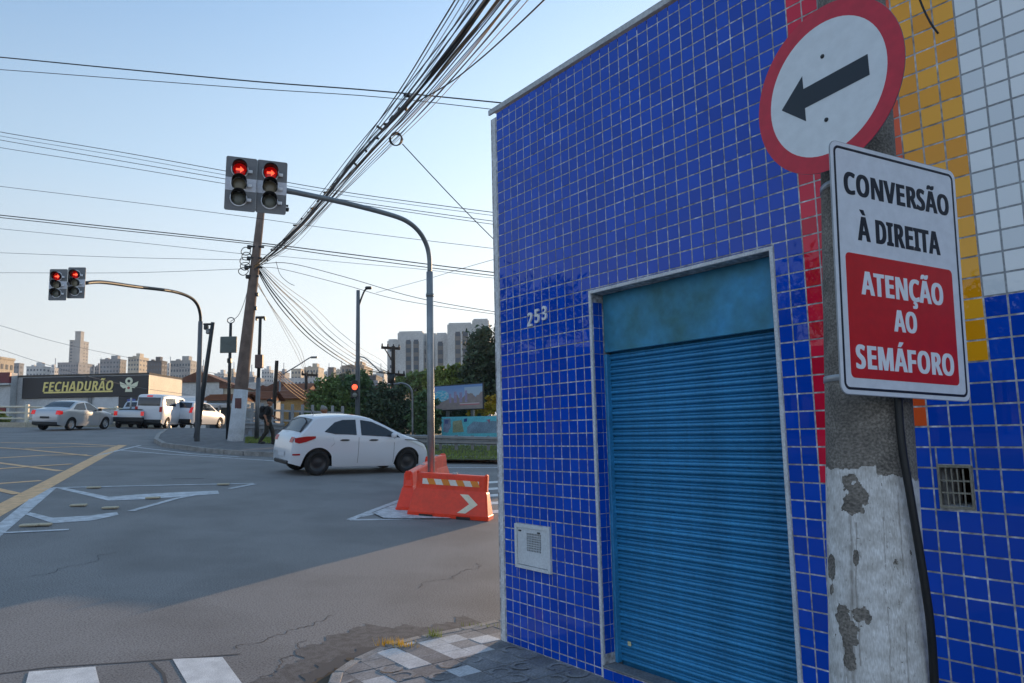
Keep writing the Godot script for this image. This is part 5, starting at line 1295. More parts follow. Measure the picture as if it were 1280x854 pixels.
	st = mb(true); lathe(st, [Vector2(0.13, 0), Vector2(0.1, 0.02), Vector2(0, 0.03)], 18, Transform3D(Basis(Vector3.RIGHT, PI / 2), at(443.3, 494, 39.54) - foot)); obj("dark_lens", st, M.lens_off2, o)
	# goose neck lamps by the trees, and one lamp on a long arm over the houses
	v = at(515.5, 508, 44); foot = Vector3(v.x, gh(v.x, 44), v.z)
	o = thing("goose_neck_lamp", "pale goose neck lamp arching before the dark bushes", "street lamp", foot)
	st = mb(true); tube(st, curve([Vector3.ZERO, v - foot, at(515.5, 495, 44) - foot, at(513, 485, 44) - foot, at(506, 480, 44) - foot, at(497, 479, 44) - foot], 24), 0.06, 8); obj("post", st, M.grey_metal, o)
	st = mb(); box(st, at(496, 480, 44) - foot, Vector3(0.4, 0.12, 0.2), 0.04); obj("lamp_head", st, M.grey_metal, o)
	foot = at(350, 470, 74); var ft := Vector3(foot.x, terrain(foot.x, 74), foot.z)
	o = thing("long_arm_lamp", "street lamp on a long slanting arm above the cream blocks", "street lamp", ft)
	st = mb(true); tube(st, [Vector3.ZERO, foot - ft], [0.14, 0.09], 8); obj("post", st, M.grey_metal, o)
	st = mb(true); tube(st, curve([foot - ft, at(372, 457, 74) - ft, at(386, 448, 74) - ft, at(391, 446.5, 74) - ft], 12), 0.06, 7); obj("arm", st, M.grey_metal, o)
	st = mb(); box(st, at(392.5, 446.8, 74) - ft, Vector3(0.7, 0.2, 0.3), 0.06); obj("lamp_head", st, M.grey_metal, o)
	# ---- guard rails
	guard_rail("long steel guard rail on the verge behind the barriers", [[500, 28.4], [560, 28.9], [620, 29.4], [690, 30.0]], 0.60)
	guard_rail("dark guard rail behind the walking person", [[303, 35.0], [330, 34.6], [356, 34.3]], 0.62)
	# ---- pale railing along the far side of the left road
	var rpts := [[-85, 39.6], [-20, 40.2], [32, 40.8], [88, 42.4], [143.6, 45.0], [200, 49.5]]
	var cream := worn("#f0e8d0", 0.6, 0.12, 0.6)
	foot = on(rpts[0][0], rpts[0][1])
	o = thing("road_railing", "cream painted tube railing on a low parapet across the far side of the road", "railing", foot)
	for i in rpts.size():
		var p := on(rpts[i][0], rpts[i][1]) - foot
		st = mb(); box(st, p + Vector3(0, 0.62, 0), Vector3(0.17, 1.3, 0.17), 0.02); obj("post", st, cream, o)
		if i < rpts.size() - 1:
			var q := on(rpts[i + 1][0], rpts[i + 1][1]) - foot
			for h in [0.48, 0.80, 1.12]:
				st = mb(true); tube(st, [p + Vector3(0, h, 0), q + Vector3(0, h, 0)], 0.05, 8); obj("rail", st, cream, o)
			st = mb(); bar(st, p + Vector3(0, 0.1, 0), q + Vector3(0, 0.1, 0), 0.3, 0.34); obj("parapet", st, worn("#d8ccb4", 0.85, 0.2, 1.0), o)
	# ---- white picket fence behind the walking person
	foot = on(302, 38.5)
	o = thing("picket_fence", "white post and rail fence behind the walking person", "fence", foot)
	var fp := []; var pk := worn("#b3b7b8", 0.7, 0.25, 0.5)
	for i in 11: fp.append(gp(on(302 + i * 12.6, 38.6 - i * 0.12)) - foot)
	for i in fp.size():
		st = mb(); box(st, fp[i] + Vector3(0, 0.8, 0), Vector3(0.13, 1.6, 0.13), 0.015); obj("picket", st, pk, o)
		if i: for h in [0.75, 1.25]:
			st = mb(); bar(st, fp[i - 1] + Vector3(0, h, 0), fp[i] + Vector3(0, h, 0), 0.06, 0.1); obj("rail", st, pk, o)
	st = mb(); bar(st, fp[0] + Vector3(0, 0.2, 0), fp[-1] + Vector3(0, 0.2, 0), 0.25, 0.5); obj("base_wall", st, worn("#8d9296", 0.85, 0.25, 1.0), o)
func guard_rail(label: String, pts: Array, h: float):
	var foot := on(pts[0][0], pts[0][1])
	var o := thing("guard_rail", label, "guard rail", foot)
	var w := []
	for p in pts: w.append(on(p[0], p[1]) - foot + Vector3(0, 0.13, 0))
	var prof := [Vector2(0.0, -0.16), Vector2(0.05, -0.13), Vector2(0.05, -0.05), Vector2(0.0, -0.015), Vector2(0.0, 0.015), Vector2(0.05, 0.05), Vector2(0.05, 0.13), Vector2(0.0, 0.16)]
	for i in w.size() - 1:
		var st := mb(); var t: Vector3 = (w[i + 1] - w[i]).normalized(); var nrm := t.cross(Vector3.UP)
		if nrm.z < 0: nrm = -nrm
		for k in prof.size() - 1:
			var a: Vector2 = prof[k]; var b: Vector2 = prof[k + 1]
			var A: Vector3 = w[i] + nrm * a.x + Vector3(0, h - 0.18 + a.y, 0); var Bv: Vector3 = w[i + 1] + nrm * a.x + Vector3(0, h - 0.18 + a.y, 0)
			var C: Vector3 = w[i + 1] + nrm * b.x + Vector3(0, h - 0.18 + b.y, 0); var D: Vector3 = w[i] + nrm * b.x + Vector3(0, h - 0.18 + b.y, 0)
			quad(st, A, Bv, C, D)
		obj("beam", st, M.galv, o)
		for k in 3:
			st = mb(); box(st, w[i].lerp(w[i + 1], (k + 0.5) / 3.0) + Vector3(0, h * 0.5 - 0.05, -0.06), Vector3(0.12, h + 0.1, 0.1)); obj("post", st, M.grey_metal, o)

# ---------------------------------------------------------------- vehicles (x forwards, y up, z to the driver's off side)
func lerp_pts(a: Array, x: float) -> float:
	if x <= a[0].x: return a[0].y
	for i in a.size() - 1:
		if x <= a[i + 1].x:
			var u: float = (x - a[i].x) / (a[i + 1].x - a[i].x)
			return lerpf(a[i].y, a[i + 1].y, u)
	return a[-1].y
func smooth_pts(a: Array, n := 3) -> Array:   # corner cutting, keeps the ends
	var p := a.duplicate()
	for k in n:
		var q := [p[0]]
		for i in p.size() - 1:
			q.append(p[i].lerp(p[i + 1], 0.25)); q.append(p[i].lerp(p[i + 1], 0.75))
		q.append(p[-1]); p = q
	return p
func half(P: Dictionary, x: float, y: float) -> float:
	var w := lerp_pts(P.W, x); var b := lerp_pts(P.belt, x)
	if y <= b:
		var u := clampf((b - y) / (b - 0.2), 0.0, 1.0)
		return w * (1.0 - 0.03 * (1.0 - u) - 0.11 * u * u * u)
	return maxf(0.05, w * 0.97 - P.tumble * (y - b))
func lower_edge(P: Dictionary, x: float) -> float:
	var y: float = P.sill
	if x < 0.35: y += 0.10 * (1 - x / 0.35)
	if x > P.L - 0.35: y += 0.06 * (1 - (P.L - x) / 0.35)
	for xw in P.wheels:
		var dx: float = absf(x - xw)
		if dx < P.arch: y = maxf(y, P.wr + sqrt(P.arch * P.arch - dx * dx))
	return y
func side_strip(P: Dictionary, cols: Array, side: float, off := 0.006) -> SurfaceTool:
	# panel on the flank: cols of [x, low, high]
	var st := mb(true); var cut := []
	for i in cols.size() - 1:
		var n := 4
		for k in n: cut.append([lerpf(cols[i][0], cols[i + 1][0], float(k) / n), lerpf(cols[i][1], cols[i + 1][1], float(k) / n), lerpf(cols[i][2], cols[i + 1][2], float(k) / n)])
	cut.append(cols[-1])
	for i in cut.size() - 1:
		for k in 4:
			var pt := func(c, u):
				var y := lerpf(c[1], c[2], u)
				return Vector3(c[0], y, side * (half(P, c[0], y) + off))
			var a: Vector3 = pt.call(cut[i], k / 4.0); var b: Vector3 = pt.call(cut[i + 1], k / 4.0); var c2: Vector3 = pt.call(cut[i + 1], (k + 1) / 4.0); var d: Vector3 = pt.call(cut[i], (k + 1) / 4.0)
			if side > 0: quad(st, a, b, c2, d)
			else: quad(st, b, a, d, c2)
	return st
func top_patch(P: Dictionary, x0: float, x1: float, frac: float, off := 0.008, n := 10) -> SurfaceTool:
	var st := mb(true); var pt := func(i, j):
		var x := lerpf(x0, x1, float(i) / n); var t := lerp_pts(P.top, x)
		var zm := (half(P, x, t - 0.08) - 0.05) * frac
		var u: float = (j / 6.0) * 2 - 1
		var slope := (lerp_pts(P.top, x + 0.03) - lerp_pts(P.top, x - 0.03)) / 0.06
		var nn := Vector3(-slope, 1, 0).normalized()
		return Vector3(x, t + 0.02 * (1 - u * u * frac * frac), u * zm) + nn * off
	for i in n:
		for j in 6: quad(st, pt.call(i, j), pt.call(i, j + 1), pt.call(i + 1, j + 1), pt.call(i + 1, j))
	return st
func rear_patch(P: Dictionary, z0: float, z1: float, y0: float, y1: float, off := 0.012) -> SurfaceTool:
	var st := mb(true); var xr := func(y):
		for i in 400:
			if lerp_pts(P.top, i * 0.003) >= y: return i * 0.003
		return 0.0
	for k in 4:
		var a := lerpf(y0, y1, k / 4.0); var b := lerpf(y0, y1, (k + 1) / 4.0)
		var xa: float = xr.call(a) - off; var xb: float = xr.call(b) - off
		quad(st, Vector3(xa, a, z0), Vector3(xa, a, z1), Vector3(xb, b, z1), Vector3(xb, b, z0))
	return st
func car_body(P: Dictionary) -> SurfaceTool:
	var st := mb(true); var xs := []
	for k in 6: xs.append(0.15 * pow(k / 6.0, 1.6))
	var x := 0.15
	while x < P.L - 0.15: xs.append(x); x += 0.045
	for k in 7: xs.append(P.L - 0.15 * pow((6 - k) / 6.0, 1.6))
	var secs := []
	for xx in xs:
		var t := lerp_pts(P.top, xx); var yb := minf(lower_edge(P, xx), t - 0.06); var r := minf(0.09, (t - yb) * 0.35); var s := []
		for k in 9:
			var y := lerpf(yb, t - r, k / 8.0); s.append(Vector2(half(P, xx, y), y))
		var hw: float = s[8].x; var rr := minf(0.15, hw * 0.5)
		for k in range(1, 5):
			var a := PI / 2 * k / 4.0; s.append(Vector2(hw - rr + rr * cos(a), t - r + r * sin(a)))
		s.append(Vector2((hw - rr) * 0.5, t + 0.016)); s.append(Vector2(0, t + 0.02))
		secs.append(s)
	for i in secs.size() - 1:
		for k in secs[i].size() - 1:
			for side in [1, -1]:
				var a := Vector3(xs[i], secs[i][k].y, side * secs[i][k].x); var b := Vector3(xs[i + 1], secs[i + 1][k].y, side * secs[i + 1][k].x)
				var c := Vector3(xs[i + 1], secs[i + 1][k + 1].y, side * secs[i + 1][k + 1].x); var d := Vector3(xs[i], secs[i][k + 1].y, side * secs[i][k + 1].x)
				if side > 0: quad(st, a, b, c, d)
				else: quad(st, b, a, d, c)
	for e in [0, secs.size() - 1]:
		for k in secs[e].size() - 1:
			var p: Vector2 = secs[e][k]; var q: Vector2 = secs[e][k + 1]
			var A := Vector3(xs[e], p.y, p.x); var Bv := Vector3(xs[e], p.y, -p.x); var C := Vector3(xs[e], q.y, -q.x); var D := Vector3(xs[e], q.y, q.x)
			if e == 0: quad(st, Bv, A, D, C)
			else: quad(st, A, Bv, C, D)
	return st
func wheel(parent: Node3D, P: Dictionary, xw: float, side: float, rim_mat: Material, steel: bool):
	var c := Vector3(xw, P.wr, side * (lerp_pts(P.W, xw) - 0.125)); var R: float = P.wr
	var B := Transform3D(Basis(Vector3.RIGHT, PI / 2 * side), c)
	var st := mb(true); lathe(st, [Vector2(R * 0.64, -0.09), Vector2(R * 0.9, -0.1), Vector2(R * 0.985, -0.075), Vector2(R, 0.0), Vector2(R * 0.985, 0.075), Vector2(R * 0.9, 0.1), Vector2(R * 0.66, 0.09), Vector2(R * 0.64, 0.05)], 36, B)
	var w := obj("wheel", st, M.rubber, parent)
	st = mb(true); lathe(st, [Vector2(R * 0.65, 0.085), Vector2(R * 0.60, 0.078), Vector2(R * 0.56, 0.045), Vector2(R * 0.3, 0.055), Vector2(R * 0.16, 0.075), Vector2(0.0, 0.078)], 36, B); obj("rim", st, rim_mat, w)
	if steel: return
	for k in 6:
		st = mb(); box(st, Vector3(R * 0.36, 0.068, 0), Vector3(R * 0.42, 0.02, 0.05), 0.005, B * Transform3D(Basis(Vector3.UP, TAU * k / 6), Vector3.ZERO)); obj("spoke", st, M.alu, w)
func vehicle(called: String, label: String, cat: String, P: Dictionary, paint: Material, where: Vector3, fwd: Vector2, rim_mat: Material, steel := false) -> Node3D:
	# where: ground point under the middle of the car; fwd: direction (x right, y away)
	P.top = smooth_pts(P.top); P.W = smooth_pts([Vector2(0, P.hw * 0.80), Vector2(0.08, P.hw * 0.9), Vector2(0.4, P.hw * 0.985), Vector2(1.2, P.hw), Vector2(P.L - 1.3, P.hw), Vector2(P.L - 0.5, P.hw * 0.96), Vector2(P.L - 0.12, P.hw * 0.82), Vector2(P.L, P.hw * 0.66)], 2)
	var turn := atan2(fwd.y, fwd.x)
	var o := thing(called, label, cat, where, turn)
	# follow the slope of the road
	var e := 1.2; var f3 := Vector3(fwd.x, 0, -fwd.y).normalized(); var r3 := f3.cross(Vector3.UP)
	var fz := (gp(where + f3 * e) - gp(where - f3 * e)).normalized(); var rz := (gp(where + r3 * e) - gp(where - r3 * e)).normalized()
	var up := rz.cross(fz).normalized()
	o.basis = Basis(fz, up, fz.cross(up))
	var off := Transform3D(Basis.IDENTITY, Vector3(-P.L / 2, 0, 0))
	var body := obj("body", car_body(P), paint, o); body.transform = off
	var st := mb(); box(st, Vector3(P.L / 2, 0.42, 0), Vector3(P.L - 0.5, 0.42, P.hw * 2 - 0.5), 0.05); box(st, Vector3(P.L / 2, 0.62, 0), Vector3(P.L - 0.7, 0.3, P.hw * 2 - 0.22), 0.05); obj("underbody", st, M.black, o).transform = off
	for xw in P.wheels:
		for s in [1, -1]:
			wheel(o, P, xw, s, rim_mat, steel)
			(o.get_child(o.get_child_count() - 1) as Node3D).transform = off
	return o
func add_strip(o, called: String, P: Dictionary, cols: Array, m: Material, off := 0.006, sides := [1, -1]):
	for s in sides: obj(called, side_strip(P, cols, s, off), m, o).position.x = -P.L / 2
func add_mesh(o, called: String, P: Dictionary, st, m: Material): obj(called, st, m, o).position.x = -P.L / 2
func seam(P: Dictionary, x: float, y0: float, y1: float) -> Array: return [[x - 0.005, y0, y1], [x + 0.005, y0, y1]]
func vehicles():
	M.tint = mat("#121c26", 0.05); M.tint.metallic_specular = 0.6
	M.red_lamp = mat("#a3121c", 0.15); M.red_bright = mat("#e0302c", 0.2); M.red_bright.emission_enabled = true; M.red_bright.emission = Color(1, 0.08, 0.05); M.red_bright.emission_energy_multiplier = 0.12
	M.lamp_glass = mat("#c9ccc8", 0.1); M.plate = mat("#c8cbd0", 0.5); M.seam = mat("#3a3d40", 0.8)
	var steel := worn("#2b2c2f", 0.42, 0.2, 0.2); var silver_rim := worn("#9ea2a6", 0.35, 0.1, 0.2); silver_rim.metallic = 0.6
	var white := mat("#cfd2d6", 0.28); white.clearcoat_enabled = true; white.clearcoat = 0.8; white.clearcoat_roughness = 0.06
	var silver := mat("#a9aeb2", 0.32); silver.metallic = 0.35; silver.clearcoat_enabled = true; silver.clearcoat = 0.7; silver.clearcoat_roughness = 0.08
	# ---- white hatchback crossing
	var a := hit(395, 594.5); var b := hit(507, 591.0)
	var P := {"L": 3.92, "hw": 0.85, "sill": 0.20, "wheels": [0.66, 3.17], "arch": 0.385, "wr": 0.315, "tumble": 0.36,
		"top": [Vector2(0, 0.62), Vector2(0.03, 0.86), Vector2(0.10, 0.98), Vector2(0.16, 1.02), Vector2(0.36, 1.22), Vector2(0.50, 1.38), Vector2(0.58, 1.455), Vector2(0.75, 1.48), Vector2(1.3, 1.52), Vector2(1.8, 1.51), Vector2(2.15, 1.44), Vector2(2.6, 1.24), Vector2(2.95, 1.07), Vector2(3.1, 1.01), Vector2(3.5, 0.9), Vector2(3.78, 0.74), Vector2(3.88, 0.6), Vector2(3.92, 0.48)],
		"belt": [Vector2(0, 0.97), Vector2(0.4, 1.02), Vector2(1.2, 0.98), Vector2(2.8, 0.91), Vector2(3.1, 0.92), Vector2(3.92, 0.6)]}
	var f := Vector2(b.x - a.x, -(b.z - a.z)); var wb := f.length(); f = f.normalized()
	var mid := (a + b) / 2; var leftv := Vector3(f.x, 0, -f.y).cross(Vector3.UP)  # the near flank carries the picked wheels
	var sc := wb / 2.51
	mid -= leftv * 0.72 * sc; mid = gp(mid + Vector3(f.x, 0, -f.y) * 0.045 * sc)
	var o := vehicle("hatchback_car", "white five door hatchback turning across the junction, black wheels, dark windows", "car", P, white, mid, f, steel, true)
	add_strip(o, "rear_side_window", P, [[0.80, 1.09, 1.10], [1.08, 1.035, 1.33], [1.3, 1.03, 1.395], [1.66, 1.015, 1.405]], M.tint)
	add_strip(o, "front_side_window", P, [[1.79, 1.01, 1.40], [2.1, 0.995, 1.36], [2.5, 0.975, 1.20], [2.83, 0.955, 1.02], [2.9, 0.95, 0.965]], M.tint)
	add_mesh(o, "rear_window", P, top_patch(P, 0.205, 0.52, 0.97), M.tint); add_mesh(o, "windscreen", P, top_patch(P, 2.2, 3.02, 0.97), M.tint)
	add_strip(o, "tail_light", P, [[0.06, 0.83, 0.93], [0.16, 0.80, 0.95], [0.32, 0.84, 0.975], [0.56, 0.93, 0.985]], M.red_lamp, 0.012)
	for s in [1, -1]:
		add_mesh(o, "tail_light_inner", P, rear_patch(P, s * 0.46 if s < 0 else 0.46, s * 0.68, 0.82, 0.95) if s > 0 else rear_patch(P, -0.68, -0.46, 0.82, 0.95), M.red_lamp)
	add_strip(o, "reflector", P, [[0.03, 0.50, 0.54], [0.2, 0.51, 0.55]], M.red_lamp, 0.012)
	add_mesh(o, "number_plate", P, rear_patch(P, -0.24, 0.24, 0.45, 0.58, 0.016), M.plate)
	var st := mb(); box(st, Vector3(0.02, 0.31, 0), Vector3(0.1, 0.1, 1.0), 0.02); add_mesh(o, "bumper_insert", P, st, M.black)
	for x in [1.72, 2.74]: add_strip(o, "door_seam", P, seam(P, x, 0.3, 0.96), M.seam, 0.003)
	add_strip(o, "door_seam", P, [[0.98, 0.72, 0.728], [1.06, 0.8, 0.81], [1.02, 0.95, 0.96]], M.seam, 0.003)
	add_strip(o, "sill_trim", P, [[1.06, 0.215, 0.255], [2.78, 0.215, 0.25]], white, 0.02)
	for x in [1.2, 2.0]: add_strip(o, "door_handle", P, [[x, 0.875, 0.885], [x + 0.06, 0.865, 0.91], [x + 0.2, 0.865, 0.91], [x + 0.26, 0.88, 0.9]], M.dark_metal, 0.018)
	for s in [1, -1]:
		st = mb(true); lathe(st, [Vector2(0.0, -0.09), Vector2(0.07, -0.07), Vector2(0.085, 0.0), Vector2(0.07, 0.06), Vector2(0.0, 0.08)], 14, Transform3D(Basis.from_scale(Vector3(0.8, 0.9, 1.2)), Vector3(2.66, 1.02, s * 0.94))); add_mesh(o, "mirror", P, st, white)
	add_strip(o, "headlight", P, [[3.12, 0.86, 0.88], [3.4, 0.78, 0.865], [3.62, 0.70, 0.80], [3.74, 0.66, 0.74]], M.lamp_glass, 0.012)
	add_strip(o, "headlight_trim", P, [[3.05, 0.885, 0.905], [3.4, 0.86, 0.89], [3.66, 0.79, 0.82]], M.black, 0.011)
	st = mb(true); tube(st, [Vector3(0.78, 1.48, 0), Vector3(0.70, 1.62, 0)], 0.008, 6); add_mesh(o, "aerial", P, st, M.black)
	o.scale = Vector3.ONE * sc
	# ---- silver saloon seen from behind
	var c := gp(on(93, 38.6)); P = {"L": 4.35, "hw": 0.86, "sill": 0.22, "wheels": [0.85, 3.42], "arch": 0.37, "wr": 0.31, "tumble": 0.42,
		"top": [Vector2(0, 0.6), Vector2(0.03, 0.9), Vector2(0.12, 1.04), Vector2(0.5, 1.09), Vector2(0.72, 1.12), Vector2(1.25, 1.44), Vector2(1.8, 1.5), Vector2(2.2, 1.47), Vector2(2.95, 1.08), Vector2(3.2, 1.01), Vector2(4.0, 0.86), Vector2(4.3, 0.62), Vector2(4.35, 0.5)],
		"belt": [Vector2(0, 0.95), Vector2(0.6, 1.0), Vector2(2.9, 0.93), Vector2(4.35, 0.6)]}
	o = vehicle("saloon_car", "silver saloon driving away on the left road, lit brake lights", "car", P, silver, c, Vector2(0.12, 1.0).normalized(), silver_rim)
	add_mesh(o, "rear_window", P, top_patch(P, 0.76, 1.3, 0.95), M.tint)
	add_strip(o, "rear_side_window", P, [[0.95, 1.06, 1.08], [1.3, 1.04, 1.34], [1.85, 1.03, 1.40]], M.tint); add_strip(o, "front_side_window", P, [[1.95, 1.02, 1.40], [2.25, 1.0, 1.37], [2.8, 0.97, 1.05]], M.tint)
	add_mesh(o, "windscreen", P, top_patch(P, 2.25, 3.0, 0.95), M.tint)
	for s in [1, -1]: add_mesh(o, "tail_light", P, rear_patch(P, 0.56, 0.76, 0.80, 1.0) if s > 0 else rear_patch(P, -0.76, -0.56, 0.80, 1.0), M.red_bright)
	add_strip(o, "tail_light_side", P, [[0.03, 0.78, 0.98], [0.22, 0.82, 0.98]], M.red_bright, 0.012)
	add_mesh(o, "number_plate", P, rear_patch(P, -0.25, 0.25, 0.60, 0.70, 0.016), M.dark_metal)
	st = mb(); box(st, Vector3(0.03, 0.36, 0), Vector3(0.1, 0.16, 1.35), 0.02); add_mesh(o, "bumper", P, st, M.dark_metal)
	add_strip(o, "door_seam", P, seam(P, 1.9, 0.3, 1.0), M.seam, 0.003); add_strip(o, "door_seam", P, seam(P, 2.9, 0.3, 0.92), M.seam, 0.003)
	for s in [1, -1]:
		st = mb(); box(st, Vector3(2.72, 1.05, s * 0.96), Vector3(0.14, 0.14, 0.2), 0.04); add_mesh(o, "mirror", P, st, M.black)
	# ---- white van, grey pickup, white estate in the queue
	c = gp(on(203, 44.5)); P = {"L": 4.6, "hw": 0.86, "sill": 0.24, "wheels": [0.8, 3.5], "arch": 0.37, "wr": 0.31, "tumble": 0.14,
		"top": [Vector2(0, 0.7), Vector2(0.03, 1.2), Vector2(0.10, 1.85), Vector2(0.25, 1.98), Vector2(3.4, 1.98), Vector2(3.9, 1.6), Vector2(4.2, 1.15), Vector2(4.5, 0.95), Vector2(4.6, 0.6)], "belt": [Vector2(0, 1.05), Vector2(4.6, 0.95)]}
	o = vehicle("van", "white boxy van with a sun glared flank at the back of the queue", "van", P, white, c, Vector2(-0.08, 1.0).normalized(), silver_rim)
	add_mesh(o, "rear_window", P, rear_patch(P, -0.62, 0.62, 1.3, 1.78), M.tint)
	add_strip(o, "side_window", P, [[0.5, 1.3, 1.75], [2.0, 1.3, 1.75]], M.tint); add_strip(o, "front_side_window", P, [[2.6, 1.25, 1.75], [3.3, 1.2, 1.75], [3.75, 1.1, 1.4]], M.tint)
	for s in [1, -1]: add_mesh(o, "tail_light", P, rear_patch(P, 0.60, 0.76, 0.95, 1.25) if s > 0 else rear_patch(P, -0.76, -0.60, 0.95, 1.25), M.red_lamp)
	add_mesh(o, "brake_light", P, rear_patch(P, -0.16, 0.16, 1.82, 1.9, 0.02), M.red_bright)
	add_mesh(o, "number_plate", P, rear_patch(P, -0.25, 0.25, 0.62, 0.74, 0.016), M.plate)
	st = mb(); box(st, Vector3(0.03, 0.42, 0), Vector3(0.14, 0.2, 1.5), 0.02); add_mesh(o, "bumper", P, st, M.dark_metal)
	c = gp(on(172, 44.0)); P = {"L": 4.6, "hw": 0.85, "sill": 0.34, "wheels": [0.9, 3.6], "arch": 0.4, "wr": 0.34, "tumble": 0.3,
		"top": [Vector2(0, 0.6), Vector2(0.02, 0.9), Vector2(0.05, 1.06), Vector2(1.7, 1.07), Vector2(1.78, 1.15), Vector2(1.9, 1.5), Vector2(2.1, 1.58), Vector2(2.7, 1.55), Vector2(3.3, 1.12), Vector2(4.3, 0.98), Vector2(4.55, 0.8), Vector2(4.6, 0.6)], "belt": [Vector2(0, 1.0), Vector2(4.6, 0.95)]}
	o = vehicle("pickup_truck", "small grey pickup with dark bumper between the saloon and the van", "pickup truck", P, silver, c, Vector2(-0.25, 1.0).normalized(), silver_rim)
	add_mesh(o, "rear_window", P, top_patch(P, 1.80, 1.92, 0.9), M.tint); add_strip(o, "side_window", P, [[1.95, 1.1, 1.45], [2.7, 1.08, 1.45], [3.1, 1.05, 1.12]], M.tint)
	for s in [1, -1]: add_mesh(o, "tail_light", P, rear_patch(P, 0.60, 0.78, 0.72, 0.96) if s > 0 else rear_patch(P, -0.78, -0.60, 0.72, 0.96), M.red_bright)
	st = mb(); box(st, Vector3(0.0, 0.5, 0), Vector3(0.18, 0.26, 1.6), 0.03); add_mesh(o, "bumper", P, st, M.black)
	st = mb(); box(st, Vector3(0.9, 1.085, 0), Vector3(1.45, 0.02, 1.25)); add_mesh(o, "load_bed", P, st, M.black)
	st = mb(true); tube(st, [Vector3(1.1, 1.0, -0.2), Vector3(1.1, 1.75, -0.2)], 0.05, 8); add_mesh(o, "bed_post", P, st, M.white_paint)
	c = gp(on(247, 47.0)); P = {"L": 4.4, "hw": 0.87, "sill": 0.26, "wheels": [0.8, 3.4], "arch": 0.4, "wr": 0.34, "tumble": 0.3,
		"top": [Vector2(0, 0.7), Vector2(0.03, 1.0), Vector2(0.15, 1.2), Vector2(0.35, 1.58), Vector2(0.6, 1.66), Vector2(2.2, 1.66), Vector2(3.0, 1.18), Vector2(3.3, 1.08), Vector2(4.1, 0.92), Vector2(4.4, 0.6)], "belt": [Vector2(0, 1.05), Vector2(4.4, 0.75)]}
	o = vehicle("estate_car", "white estate car behind the far signal mast, its flank bright with sun", "car", P, white, c, Vector2(0.12, 1.0).normalized(), silver_rim)
	add_mesh(o, "rear_window", P, top_patch(P, 0.16, 0.36, 0.95), M.tint); add_strip(o, "side_window", P, [[0.6, 1.12, 1.5], [1.8, 1.1, 1.55], [2.2, 1.1, 1.5], [2.8, 1.08, 1.15]], M.tint)
	for s in [1, -1]: add_mesh(o, "tail_light", P, rear_patch(P, 0.60, 0.80, 0.95, 1.3) if s > 0 else rear_patch(P, -0.80, -0.60, 0.95, 1.3), M.red_bright)
	add_mesh(o, "number_plate", P, rear_patch(P, -0.25, 0.25, 0.7, 0.82, 0.016), M.plate)
	st = mb(); box(st, Vector3(0.02, 0.45, 0), Vector3(0.14, 0.24, 1.5), 0.03); add_mesh(o, "bumper", P, st, M.black)

